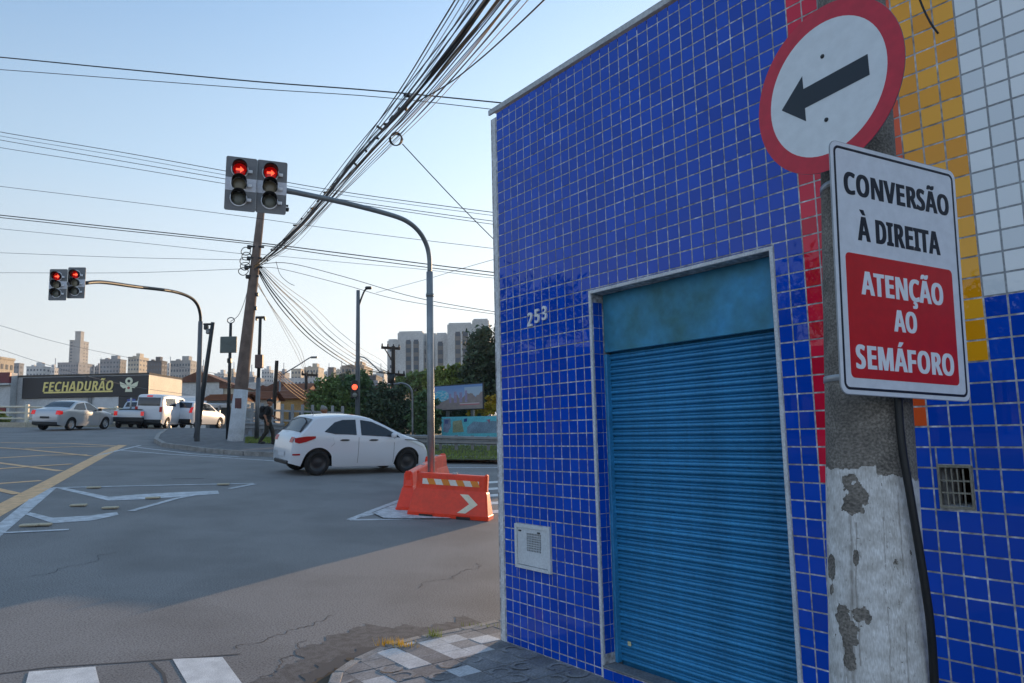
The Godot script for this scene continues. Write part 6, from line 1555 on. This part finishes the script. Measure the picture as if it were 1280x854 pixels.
# ---------------------------------------------------------------- orange water barriers
func barrier(label: String, a: Vector3, b: Vector3, h: float, chevron: bool):
	# a, b: ground points at the two ends of the side that faces the camera
	var t := (b - a); t.y = 0.0; var L := t.length(); t /= L; var z := t.cross(Vector3.UP)
	if z.z < 0: z = -z
	var dep := 0.42
	var c := (a + b) / 2 - z * dep / 2; c = gp(c)
	var o := thing("traffic_barrier", label, "traffic barrier", c, 0.0, "orange plastic barriers round the signal mast")
	var slope := (gp(c + t * 0.5).y - gp(c - t * 0.5).y)
	o.basis = Basis((t + Vector3.UP * slope).normalized(), Vector3.UP, z).orthonormalized()
	var s := h / 0.76
	var loops := [[0.5, 0.205, 0.0], [0.5, 0.21, 0.07], [0.492, 0.20, 0.085], [0.452, 0.115, 0.455], [0.444, 0.105, 0.475], [0.437, 0.10, 0.49], [0.425, 0.088, 0.74], [0.415, 0.078, 0.76]]
	var st := mb(); var prev := []
	for q in loops:
		var hx: float = q[0] * L; var hz: float = q[1] * dep / 0.42; var y: float = q[2] * s; var r := 0.03
		var ring := []
		for p in rrect(hx * 2, hz * 2, r, 3): ring.append(Vector3(p.x, y, -p.y))
		if prev.size():
			var n := ring.size()
			for k in n: quad(st, prev[k], prev[(k + 1) % n], ring[(k + 1) % n], ring[k])
		prev = ring
	var cap := PackedVector2Array()
	for p in prev: cap.append(Vector2(p.x, -p.z))
	extr(st, cap, 0.0, 0.004, Transform3D(Basis(Vector3(1, 0, 0), Vector3(0, 0, -1), Vector3(0, 1, 0)), Vector3(0, loops[-1][2] * s, 0)))
	var body := obj("body", st, M.orange, o)
	st = mb(); box(st, Vector3(L * 0.425, 0.62 * s, 0), Vector3(0.06, 0.34 * s, 0.13), 0.02); obj("coupling_lug", st, M.orange, o)
	st = mb(); box(st, Vector3(-L * 0.425, 0.62 * s, 0), Vector3(0.05, 0.36 * s, 0.13), 0.02); obj("coupling_lug", st, M.orange, o)
	for k in [-0.26, 0.2]:
		st = mb(); box(st, Vector3(L * k, 0.02, dep * 0.49), Vector3(0.26, 0.05, 0.04), 0.0); obj("fork_slot", st, M.black, o)
	st = mb(true); lathe(st, [Vector2(0.05, 0), Vector2(0.05, 0.03), Vector2(0, 0.035)], 14, Transform3D(Basis.IDENTITY, Vector3(0.05, 0.76 * s, 0))); obj("filler_cap", st, M.white_paint, o)
	if chevron:
		# face axes of the upper band and the sloped lower panel
		var up1 := Transform3D(Basis(Vector3(1, 0, 0), Vector3(0, 0.25, -0.012).normalized(), Vector3(0, 0.012, 0.25).normalized()), Vector3(0, 0.615 * s, 0.0945))
		st = mb(); extr(st, rrect(L * 0.70, 0.10 * s, 0.004, 1), 0.0, 0.004, up1); obj("reflective_band", st, M.reflect_white, o)
		for k in 4:
			var x0 := -L * 0.30 + k * L * 0.18
			st = mb(); extr(st, PackedVector2Array([Vector2(x0, 0.05 * s), Vector2(x0 + L * 0.09, 0.05 * s), Vector2(x0 + L * 0.125, -0.05 * s), Vector2(x0 + L * 0.035, -0.05 * s)]), 0.004, 0.006, up1); obj("orange_stripe", st, M.reflect_orange, o)
		var lo := Vector3(0, 0.37, -0.085).normalized(); var nz := Vector3(1, 0, 0).cross(lo)
		var low := Transform3D(Basis(Vector3(1, 0, 0), lo, nz), Vector3(L * 0.245, 0.265 * s, 0.159))
		var ch := PackedVector2Array([Vector2(-0.20, 0.165), Vector2(-0.02, 0.165), Vector2(0.20, 0.0), Vector2(-0.04, -0.165), Vector2(-0.22, -0.165), Vector2(0.02, 0.0)])
		var sc := PackedVector2Array()
		for v in ch: sc.append(v * Vector2(L / 1.75, s))
		st = mb(); extr(st, sc, 0.002, 0.007, low); obj("chevron", st, M.reflect_cream, o)
	return o
func barriers():
	M.orange = grain(mat("#f43e14", 0.45), noise_tex("fbm", 0.02, 0.93, 1.02, 512, 91), 0.9, noise_tex("fbm", 0.01, 0.9, 1.02, 512, 92), 2.0)
	M.reflect_white = worn("#f2f0e6", 0.4, 0.1, 0.2); M.reflect_orange = worn("#f6921e", 0.4, 0.1, 0.2); M.reflect_cream = worn("#f6f0d4", 0.45, 0.1, 0.3)
	barrier("front orange barrier with white chevron and striped band before the steel mast", hit(508, 644.5), hit(610, 652.5), 0.78, true)
	barrier("orange barrier with pale top set askew behind the front one's far end", hit(521, 640), hit(556, 609), 0.70, false)
	barrier("small piece of orange barrier showing just behind the foot of the steel mast", hit(545, 615), hit(566, 607), 0.76, false)
	# low painted island under the barriers
	var st := mb(); sheet_lift(st, [Vector2(466, 641), Vector2(505, 626), Vector2(560, 620), Vector2(610, 640), Vector2(560, 648), Vector2(480, 647.5)], 0.02)
	struct("painted_island", st, M.paint_old)

# ---------------------------------------------------------------- people
func blob(bones: Array, cell: float, k: float) -> SurfaceTool:
	# bones: [a, b, ra, rb]; smooth union of tapered capsules, meshed with surface nets
	var lo := Vector3.ONE * 1e9; var hi := -lo
	for b in bones:
		for e in 2:
			var r: float = b[2 + e] + k + cell * 2
			lo = lo.min(b[e] - Vector3.ONE * r); hi = hi.max(b[e] + Vector3.ONE * r)
	var n := Vector3i(((hi - lo) / cell).ceil()) + Vector3i.ONE
	var f := PackedFloat32Array(); f.resize(n.x * n.y * n.z); f.fill(1.0)
	for b in bones:
		var a: Vector3 = b[0]; var d: Vector3 = b[1] - b[0]; var ra: float = b[2]; var rb: float = b[3]; var dd := maxf(d.length_squared(), 1e-9)
		var pad := maxf(ra, rb) + k + cell * 2
		var i0 := Vector3i(((a.min(b[1]) - Vector3.ONE * pad - lo) / cell).floor()).clamp(Vector3i.ZERO, n - Vector3i.ONE)
		var i1 := Vector3i(((a.max(b[1]) + Vector3.ONE * pad - lo) / cell).ceil()).clamp(Vector3i.ZERO, n - Vector3i.ONE)
		for z in range(i0.z, i1.z + 1):
			for y in range(i0.y, i1.y + 1):
				var at0 := (z * n.y + y) * n.x
				for x in range(i0.x, i1.x + 1):
					var p := lo + Vector3(x, y, z) * cell - a
					var t := clampf(p.dot(d) / dd, 0, 1)
					var s := (p - d * t).length() - lerpf(ra, rb, t)
					var g := f[at0 + x]
					var h := maxf(k - absf(g - s), 0.0) / k
					f[at0 + x] = minf(g, s) - h * h * k * 0.25
	var st := mb(true); var vid := {}
	var off := [0, 1, n.x, n.x + 1, n.x * n.y, n.x * n.y + 1, n.x * n.y + n.x, n.x * n.y + n.x + 1]
	for z in n.z - 1:
		for y in n.y - 1:
			for x in n.x - 1:
				var i := (z * n.y + y) * n.x + x; var m := 0
				for c in 8:
					if f[i + off[c]] < 0: m |= 1 << c
				if m == 0 or m == 255: continue
				var sum := Vector3.ZERO; var cnt := 0
				for c in 8:
					for ax in 3:
						var c2 := c | (1 << ax)
						if c2 == c: continue
						var v0 := f[i + off[c]]; var v1 := f[i + off[c2]]
						if (v0 < 0) == (v1 < 0): continue
						var q := Vector3(c & 1, (c >> 1) & 1, (c >> 2) & 1); q[ax] += v0 / (v0 - v1); sum += q; cnt += 1
				vid[i] = lo + (Vector3(x, y, z) + sum / cnt) * cell
	var stp := [1, n.x, n.x * n.y]
	for i in vid:
		for ax in 3:
			var u: int = stp[(ax + 1) % 3]; var w: int = stp[(ax + 2) % 3]; var j: int = i + stp[ax]
			if j >= f.size() or (f[i] < 0) == (f[j] < 0): continue
			if not (vid.has(i - u) and vid.has(i - w) and vid.has(i - u - w)): continue
			if f[i] < 0: quad(st, vid[i - u - w], vid[i - w], vid[i], vid[i - u])
			else: quad(st, vid[i - u - w], vid[i - u], vid[i], vid[i - w])
	return st
func hand_bones(wr: Vector3, dir: Vector3, side: Vector3, palm: Vector3) -> Array:
	# wrist, direction of the fingers, direction of the thumb side, direction the palm faces
	var out := [[wr, wr + dir * 0.05, 0.022, 0.026], [wr + dir * 0.05 + side * 0.02, wr + dir * 0.085 + side * 0.024, 0.018, 0.015], [wr + dir * 0.05 - side * 0.02, wr + dir * 0.08 - side * 0.026, 0.018, 0.014]]
	for k in 4:
		var s := side * (0.031 - 0.0205 * k); var l: float = [0.068, 0.076, 0.07, 0.056][k]
		var p := wr + dir * 0.085 + s; var q := p + dir * l * 0.5 + palm * 0.006; var r := q + dir * l * 0.42 + palm * (0.018 + 0.004 * k)
		out.append([p, q, 0.0088, 0.0082]); out.append([q, r, 0.0082, 0.0072])
	var t0 := wr + dir * 0.03 + side * 0.024; var t1 := t0 + dir * 0.035 + side * 0.026 + palm * 0.01
	out.append([t0, t1, 0.013, 0.010]); out.append([t1, t1 + dir * 0.032 + side * 0.006 + palm * 0.008, 0.010, 0.008])
	return out
func person(label: String, where: Vector3, turn: float, J: Dictionary, cl: Dictionary):
	var o := thing("person", label, "person", where, turn)
	var skin := mat("#8f6248", 0.6)
	var hd: Vector3 = J.head; var fw: Vector3 = J.look
	var sd := Vector3.UP.cross(fw).normalized() * -1.0
	# body: one continuous figure, limbs included
	var bones := [[J.pelvis + Vector3(0, 0, 0.07), J.pelvis - Vector3(0, 0, 0.07), 0.115, 0.115], [J.pelvis, J.chest, 0.12, 0.125], [J.chest + Vector3(0, 0.05, 0.09), J.chest + Vector3(0, 0.05, -0.09), 0.105, 0.105], [J.chest + Vector3(0, 0.1, 0.15), J.chest + Vector3(0, 0.1, -0.15), 0.06, 0.06], [J.neck, hd - Vector3(0, 0.06, 0), 0.056, 0.052]]
	for s in ["r", "l"]:
		bones.append([J["hip" + s], J["knee" + s], 0.092, 0.058]); bones.append([J["knee" + s], J["ankle" + s], 0.06, 0.038])
		bones.append([J["ankle" + s], J["ankle" + s] + Vector3(0.13, -0.035, 0), 0.04, 0.03])
		bones.append([J["sh" + s], J["elbow" + s], 0.05, 0.04]); bones.append([J["elbow" + s], J["wrist" + s], 0.04, 0.026])
	var body := blob(bones, 0.02, 0.05)
	# head with face: skull, jaw, nose, lips, ears
	var head := [[hd + Vector3(0, 0.03, 0) - fw * 0.02, hd + Vector3(0, 0.03, 0) + fw * 0.02, 0.092, 0.085], [hd + fw * 0.03 - Vector3(0, 0.03, 0), hd + fw * 0.055 - Vector3(0, 0.085, 0), 0.066, 0.040], [hd + fw * 0.095 + Vector3(0, 0.012, 0), hd + fw * 0.112 - Vector3(0, 0.022, 0), 0.010, 0.014], [hd + fw * 0.09 - Vector3(0, 0.058, 0) + sd * 0.018, hd + fw * 0.09 - Vector3(0, 0.058, 0) - sd * 0.018, 0.010, 0.010], [hd + sd * 0.085, hd + sd * 0.088 - Vector3(0, 0.03, 0), 0.016, 0.012], [hd - sd * 0.085, hd - sd * 0.088 - Vector3(0, 0.03, 0), 0.016, 0.012], [hd + fw * 0.085 + Vector3(0, 0.03, 0) + sd * 0.04, hd + fw * 0.085 + Vector3(0, 0.03, 0) - sd * 0.04, 0.012, 0.012]]
	var hs := blob(head, 0.008, 0.02); body.append_from(hs.commit(), 0, Transform3D.IDENTITY)
	for s in ["r", "l"]:
		var dirn: Vector3 = (J["wrist" + s] - J["elbow" + s]).normalized(); var pal := Vector3(0, 0, -1 if s == "r" else 1); pal = pal.slide(dirn).normalized()
		var side := dirn.cross(pal) * (1 if s == "r" else -1)
		if side.x < 0: side = -side
		body.append_from(blob(hand_bones(J["wrist" + s], dirn, side, pal), 0.005, 0.008).commit(), 0, Transform3D.IDENTITY)
	obj("body", body, skin, o)
	for s in [1, -1]:
		var e := mb(true); lathe(e, [Vector2(0, -0.011), Vector2(0.009, -0.005), Vector2(0.009, 0.005), Vector2(0, 0.011)], 8, Transform3D(Basis.IDENTITY, hd + fw * 0.082 + sd * 0.034 * s + Vector3(0, 0.008, 0))); obj("eye", e, M.black, o)
	# clothing
	var shirt := [[J.pelvis + Vector3(0, 0.02, 0.06), J.pelvis + Vector3(0, 0.02, -0.06), 0.13, 0.13], [J.pelvis + Vector3(0, 0.05, 0), J.chest, 0.138, 0.142], [J.chest + Vector3(0, 0.05, 0.09), J.chest + Vector3(0, 0.05, -0.09), 0.122, 0.122], [J.chest + Vector3(0, 0.1, 0.16), J.chest + Vector3(0, 0.1, -0.16), 0.072, 0.072]]
	for s in ["r", "l"]: shirt.append([J["sh" + s], J["sh" + s].lerp(J["elbow" + s], 0.8), 0.07, 0.064])
	obj("shirt", blob(shirt, 0.02, 0.05), cl.shirt, o)
	var tr := [[J.pelvis + Vector3(0, -0.02, 0.06), J.pelvis + Vector3(0, -0.02, -0.06), 0.126, 0.126]]
	for s in ["r", "l"]: tr.append([J["hip" + s], J["knee" + s], 0.105, 0.078]); tr.append([J["knee" + s], J["ankle" + s] + Vector3(0, 0.03, 0), 0.08, 0.066])
	obj("trousers", blob(tr, 0.02, 0.04), cl.trousers, o)
	for s in ["r", "l"]:
		var a: Vector3 = J["ankle" + s]
		obj("shoe", blob([[a - Vector3(0.04, 0.03, 0), a + Vector3(0.06, -0.03, 0), 0.05, 0.048], [a + Vector3(0.06, -0.035, 0), a + Vector3(0.16, -0.04, 0), 0.046, 0.038]], 0.012, 0.03), M.black, o)
	var cap := blob([[hd + Vector3(0, 0.065, 0) - fw * 0.025, hd + Vector3(0, 0.065, 0) + fw * 0.02, 0.094, 0.088], [hd + fw * 0.10 + Vector3(0, 0.052, 0) + sd * 0.04, hd + fw * 0.10 + Vector3(0, 0.052, 0) - sd * 0.04, 0.012, 0.012], [hd + fw * 0.15 + Vector3(0, 0.044, 0) + sd * 0.03, hd + fw * 0.15 + Vector3(0, 0.044, 0) - sd * 0.03, 0.010, 0.010]], 0.01, 0.02)
	obj("cap", cap, cl.cap, o)
	if cl.has("pack"):
		var c: Vector3 = J.chest - fw * 0.22 - Vector3(0, 0.09, 0)
		obj("backpack", blob([[c + Vector3(0, 0.16, 0.09), c + Vector3(0, 0.16, -0.09), 0.10, 0.10], [c - Vector3(0, 0.14, 0.1), c - Vector3(0, 0.14, -0.1), 0.12, 0.12], [c + Vector3(0, 0.1, 0), c - Vector3(0, 0.1, 0), 0.13, 0.14]], 0.02, 0.08), cl.pack, o)
		for s in [1, -1]:
			var stp := mb(true); tube(stp, curve([J.chest - fw * 0.14 + Vector3(0, 0.12, 0.11 * s), J.chest + Vector3(0.0, 0.185, 0.11 * s), J.chest + fw * 0.13 + Vector3(0, 0.08, 0.11 * s), J.chest + fw * 0.10 + Vector3(0, -0.14, 0.13 * s), J.chest - fw * 0.12 + Vector3(0, -0.2, 0.13 * s)], 14), 0.018, 6); obj("backpack_strap", stp, M.black, o)
	return o
func people():
	var dark := worn("#14181a", 0.85, 0.3, 0.3); var olive := worn("#3d392e", 0.9, 0.3, 0.3); var capm := worn("#16181d", 0.8, 0.2, 0.2)
	var p := hit(334, 556, 0.135)
	var J := {"pelvis": Vector3(0, 0.95, 0), "chest": Vector3(0.02, 1.29, 0), "neck": Vector3(0.03, 1.45, 0), "head": Vector3(0.07, 1.61, 0), "look": Vector3(0.97, -0.12, 0.2).normalized(),
		"hipr": Vector3(0, 0.90, 0.09), "hipl": Vector3(0, 0.90, -0.09), "kneer": Vector3(-0.02, 0.50, 0.10), "kneel": Vector3(0.17, 0.51, -0.09), "ankler": Vector3(-0.24, 0.12, 0.1), "anklel": Vector3(0.20, 0.09, -0.09),
		"shr": Vector3(0.02, 1.39, 0.19), "shl": Vector3(0.02, 1.39, -0.19), "elbowr": Vector3(-0.06, 1.11, 0.24), "elbowl": Vector3(0.10, 1.12, -0.23), "wristr": Vector3(0.02, 0.87, 0.25), "wristl": Vector3(0.32, 0.99, -0.18)}
	person("person in dark cap, dark shirt and olive trousers walking with a black backpack", p, 0.12, J, {"shirt": dark, "trousers": olive, "cap": capm, "pack": worn("#0f1113", 0.8, 0.3, 0.3)})
	p = on(403, 24.0); p = gp(p)
	J = {"pelvis": Vector3(0, 0.95, 0), "chest": Vector3(0.0, 1.29, 0), "neck": Vector3(0.01, 1.45, 0), "head": Vector3(0.04, 1.61, 0), "look": Vector3(1, 0, 0),
		"hipr": Vector3(0, 0.90, 0.09), "hipl": Vector3(0, 0.90, -0.09), "kneer": Vector3(0.1, 0.50, 0.10), "kneel": Vector3(0.0, 0.50, -0.09), "ankler": Vector3(0.16, 0.09, 0.1), "anklel": Vector3(-0.2, 0.11, -0.09),
		"shr": Vector3(0.0, 1.39, 0.19), "shl": Vector3(0.0, 1.39, -0.19), "elbowr": Vector3(-0.08, 1.11, 0.23), "elbowl": Vector3(0.08, 1.11, -0.23), "wristr": Vector3(-0.02, 0.87, 0.24), "wristl": Vector3(0.2, 0.92, -0.22)}
	person("person in pale cap and dark top passing behind the white car's roof", p, 0.3, J, {"shirt": dark, "trousers": olive, "cap": worn("#9a9892", 0.8, 0.2, 0.2)})

# ---------------------------------------------------------------- overhead cables
func cable(label: String, pts: Array, r: float, m: Material, group := "", n := 28):
	var p := []
	for q in pts: p.append(at(q[0], q[1], q[2]))
	var st := mb(true); tube(st, curve(p, n), r, 6)
	tag(obj("overhead_cable", st, m), label, "cable", group)
func cables():
	var hub := [318.0, 334.0, 30.2]
	# main bundle: strands from the hub of the leaning pole up over the camera towards the near pole
	var o := thing("cable_bundle", "thick untidy bundle of cables sweeping from the leaning pole up over the viewer", "cable bundle", at(318, 334, 30))
	var org := o.position
	var S := [[0, 0, 0.035, 0], [-3, 2, 0.022, 0], [4, -2, 0.03, 0], [9, 2, 0.016, 1], [-7, -2, 0.014, 1], [14, 1, 0.014, 0], [18, 3, 0.012, 1], [-10, 3, 0.012, 0], [23, -2, 0.012, 0], [7, 5, 0.02, 0], [2, -4, 0.018, 2], [27, 2, 0.01, 1], [-14, 0, 0.016, 0], [11, -3, 0.022, 0], [20, 4, 0.014, 2], [31, -1, 0.012, 0], [-5, 5, 0.018, 0], [16, -5, 0.012, 1], [36, 2, 0.009, 0], [5, 6, 0.014, 0]]
	for i in S.size():
		var q = S[i]; var w: float = q[0]; var jy: float = q[1]
		var mids := [[318, 334 + jy * 0.8, 30.2], [352 + w * 0.35, 305 + jy, 26.5], [398 + w * 0.45, 256 + jy, 21.5], [448 + w * 0.75, 197 + jy, 16.5], [499 + w * 0.95, 139 + jy, 12.5], [556 + w * 1.2, 70 + jy, 9.6], [607 + w * 1.4, 2 + jy, 7.6], [672 + w * 1.7, -88 + jy, 5.8], [760 + w * 1.8, -215, 4.2]]
		var p := []
		for v in mids: p.append(at(v[0] + rng.randf_range(-2.2, 2.2), v[1] + rng.randf_range(-1.8, 1.8), v[2] * rng.randf_range(0.985, 1.015)) - org)
		var st := mb(true); tube(st, curve(p, 60), q[2] * 0.6, 6); obj("strand", st, [M.cable, M.cable_grey, M.cable_tan][[q[3], 1, q[3], 2, q[3]][i % 5] if i > 3 else q[3]], o)
	# ties and slack round the bundle
	var tie := mb(true)
	for k in 26:
		var u := k / 26.0; var a := at(lerpf(335, 520, u), lerpf(322, 114, u) + rng.randf_range(-2, 3), lerpf(28, 11.6, u)) - org
		tube(tie, [a, a + Vector3(rng.randf_range(-0.1, 0.1), rng.randf_range(-0.1, 0.04), rng.randf_range(-0.1, 0.1))], 0.03, 5)
	stuff(obj("tie", tie, M.cable, o))
	# the flatter pair above the bundle
	for i in 5:
		var dx: float = [0, 5, 12, 18, 24][i]
		cable(["outermost and thickest cable of the loose fan above the main bundle", "second cable from the outside in the fan above the main bundle", "middle cable of the fan above the main bundle", "fourth fan cable, close above the main bundle", "innermost fan cable, hugging the main bundle"][i], [[338 + dx * 0.2, 312 + dx * 0.1, 29], [372 + dx * 0.4, 284, 25], [432 + dx * 0.6, 208, 18], [492 + dx * 0.8, 124, 12.5], [548 + dx, 34, 9], [582 + dx, -22, 7.6], [690 + dx, -200, 4.6]], [0.011, 0.008, 0.006, 0.006, 0.005][i], M.cable if i < 2 else M.cable_grey, "thin cables fanning above the main bundle")
	# coil of spare cable with the stay running down to the shop
	var st := mb(true); var ring := []
	for k in 40:
		var a := TAU * k / 13.0
		ring.append(at(495 + cos(a) * (6.5 + k * 0.06), 173 + sin(a) * (9 - k * 0.06) + k * 0.06, 14.0 + 0.02 * k))
	tube(st, ring, 0.012, 6); tag(obj("cable_coil", st, M.cable), "loop of spare cable hanging under the bundle", "cable coil")
	cable("stay cable slanting from the spare loop down behind the shop corner", [[503, 180, 13.8], [540, 220, 14.5], [580, 262, 15.2], [640, 322, 16.2]], 0.011, M.cable)
	cable("single cable leaving the bundle upwards above the shop roof", [[520, 128, 11.5], [560, 105, 10], [600, 74, 8.8], [640, 38, 7.8], [680, 0, 7.0], [740, -60, 6]], 0.009, M.cable)
	# long crossing cables, far end beyond the shop
	var X := [
		["highest and thickest cable crossing the whole sky to the shop roof", [[-60, 67, 22], [0, 71.5, 21], [160, 87, 20], [320, 102, 19], [470, 113.5, 18.5], [626, 128.5, 18], [800, 146, 17.5]], 0.017, 0],
		["thin cable just below the highest one", [[-60, 84, 22], [0, 87, 21], [160, 99, 20], [320, 111, 19], [470, 121, 18.5], [614, 136.5, 18], [800, 158, 17.5]], 0.010, 0],
		["first of four close parallel cables at signal height", [[-60, 152, 26], [0, 165, 25], [150, 190, 24], [283, 214, 23], [430, 240, 22], [620, 266, 21], [800, 288, 20]], 0.011, 0],
		["second of four close parallel cables at signal height", [[-60, 158, 26], [0, 170, 25], [150, 195, 24], [283, 219, 23], [430, 244, 22], [620, 270, 21], [800, 292, 20]], 0.008, 1],
		["third of four close parallel cables at signal height", [[-60, 163, 26], [0, 175, 25], [150, 201, 24], [283, 224, 23], [430, 250, 22], [620, 277, 21], [800, 300, 20]], 0.010, 0],
		["lowest of four close parallel cables at signal height", [[-60, 173, 26], [0, 184.5, 25], [150, 208, 24], [283, 230, 23], [430, 253, 22], [620, 281, 21], [800, 304, 20]], 0.009, 0],
		["lone thin cable passing just below the near signal heads", [[-60, 226, 28], [0, 233, 27.5], [150, 251, 27], [300, 270, 26], [430, 288, 25.5], [620, 311, 25], [800, 330, 24]], 0.009, 0],
		["heavy double cable crossing behind the leaning pole, upper strand", [[-60, 263, 33], [0, 269, 32.5], [160, 286, 32], [318, 303, 31], [430, 317, 30.5], [620, 341, 30], [800, 362, 29]], 0.022, 0],
		["heavy double cable crossing behind the leaning pole, lower strand", [[-60, 266, 33], [0, 272, 32.5], [160, 289, 32], [318, 305.5, 31], [430, 321, 30.5], [620, 345, 30], [800, 366, 29]], 0.018, 0],
		["thin cable from the edge to the leaning pole's upper bracket", [[-60, 280, 34], [0, 286, 33], [160, 302, 32], [318, 319, 30.5]], 0.010, 1],
		["thin nearly level cable reaching the leaning pole's middle bracket", [[-60, 314, 36], [0, 316, 35], [160, 322, 33], [312, 325, 30.5]], 0.010, 1],
		["thin sagging cable reaching the leaning pole's lower bracket", [[-60, 341, 36], [0, 341, 35], [160, 341, 33], [308, 336, 30.5]], 0.010, 1],
		["faint cable falling towards the skyline above the tallest tower", [[-60, 392, 60], [0, 407, 60], [60, 425, 60], [130, 441, 62], [220, 458, 66], [330, 478, 72]], 0.016, 1],
		["faint cable falling towards the cream block end", [[-60, 420, 58], [0, 437, 58], [40, 450, 58], [100, 468, 60], [170, 484, 66], [240, 494, 70]], 0.016, 1],
		["cable sagging from the pole hub across to the shop, upper one", [[322, 331, 30], [360, 329, 29], [430, 346, 28], [520, 372, 27], [620, 390, 26], [760, 408, 25]], 0.013, 0],
		["cable sagging from the pole hub across to the shop, lower one", [[322, 335, 30], [350, 336, 29], [430, 356, 28], [500, 375, 27], [620, 393, 26], [760, 412, 25]], 0.010, 0],
		["thin level cable from the pole hub past the steel mast", [[326, 318, 30.2], [430, 328, 29.5], [530, 337, 29], [620, 348, 28], [760, 360, 27]], 0.009, 1],
		["thin cable dipping to the steel lamp mast from the shop side", [[470, 366, 38], [530, 350, 34], [580, 335, 30], [640, 318, 26]], 0.010, 1],
		["short slack wire hanging from the hub on its near side", [[345, 327, 30], [350, 343, 30], [360, 353, 30], [368, 357, 30]], 0.011, 0]]
	for q in X: cable(q[0], q[1], q[2], [M.cable, M.cable_grey][q[3]])
	# cables falling from the hub to the distant poles behind the bushes
	var D := [[0.026, 0, 0, 0], [0.02, -5, -2, 0], [0.012, 20, 4, 1], [0.016, 4, 3, 0], [0.012, 10, 6, 1], [0.012, 16, 8, 1], [0.010, 24, 10, 1], [0.010, 32, 14, 1]]
	for i in D.size():
		var e: float = D[i][1]; var f: float = D[i][2]
		cable(["thickest cable of the sheaf falling from the leaning pole", "second lowest cable of the sheaf falling from the leaning pole", "third cable up in the sheaf falling from the leaning pole", "fourth cable up in the sheaf falling from the leaning pole", "fifth cable up in the sheaf falling from the leaning pole", "topmost thin cable of the sheaf falling from the leaning pole", "cable under the thickest one of the falling sheaf, drooping most", "thin cable between the middle ones of the falling sheaf"][i], [[322 + e * 0.2, 336 - f * 0.2, 30.3], [338 + e * 0.6, 362 - f * 0.3, 33], [362 + e, 392 - f * 0.5, 38], [392 + e, 423 - f * 0.6, 44], [425 + e * 0.9, 447 - f * 0.7, 52], [452 + e * 0.8, 461 - f * 0.7, 60], [492, 468, 62]], D[i][0] * 1.25, M.cable if i < 5 else M.cable_grey, "sheaf of cables falling from the leaning pole")
	for i in 3:
		cable(["steepest thin cable falling from the leaning pole to the single armed pole", "middle thin cable falling from the leaning pole to the single armed pole", "flattest thin cable falling from the leaning pole to the single armed pole"][i], [[318 + i * 2, 345 + i * 6, 30.4], [334 + i * 3, 376 + i * 4, 36], [352 + i * 4, 408 + i * 2, 46], [370 + i * 4, 442, 58], [383, 470, 69.5]], 0.014, M.cable_grey, "thin cables falling to the cream house poles")
	cable("thin wire drooping from the leaning pole to the square panel post", [[312, 352, 30.2], [306, 375, 30.5], [298, 394, 30.8], [288, 402, 31]], 0.012, M.cable_grey)
	for i in 4:
		cable(["topmost service cable draped over the yellow house roof", "second service cable down over the yellow house roof", "third service cable down over the yellow house roof", "lowest service cable draped over the yellow house roof"][i], [[346, 462 + i * 3, 48], [362, 476 + i * 4, 54], [384, 492 + i * 4, 60], [400, 502 + i * 3, 64]], 0.022, M.cable_tan, "service cables over the yellow house")
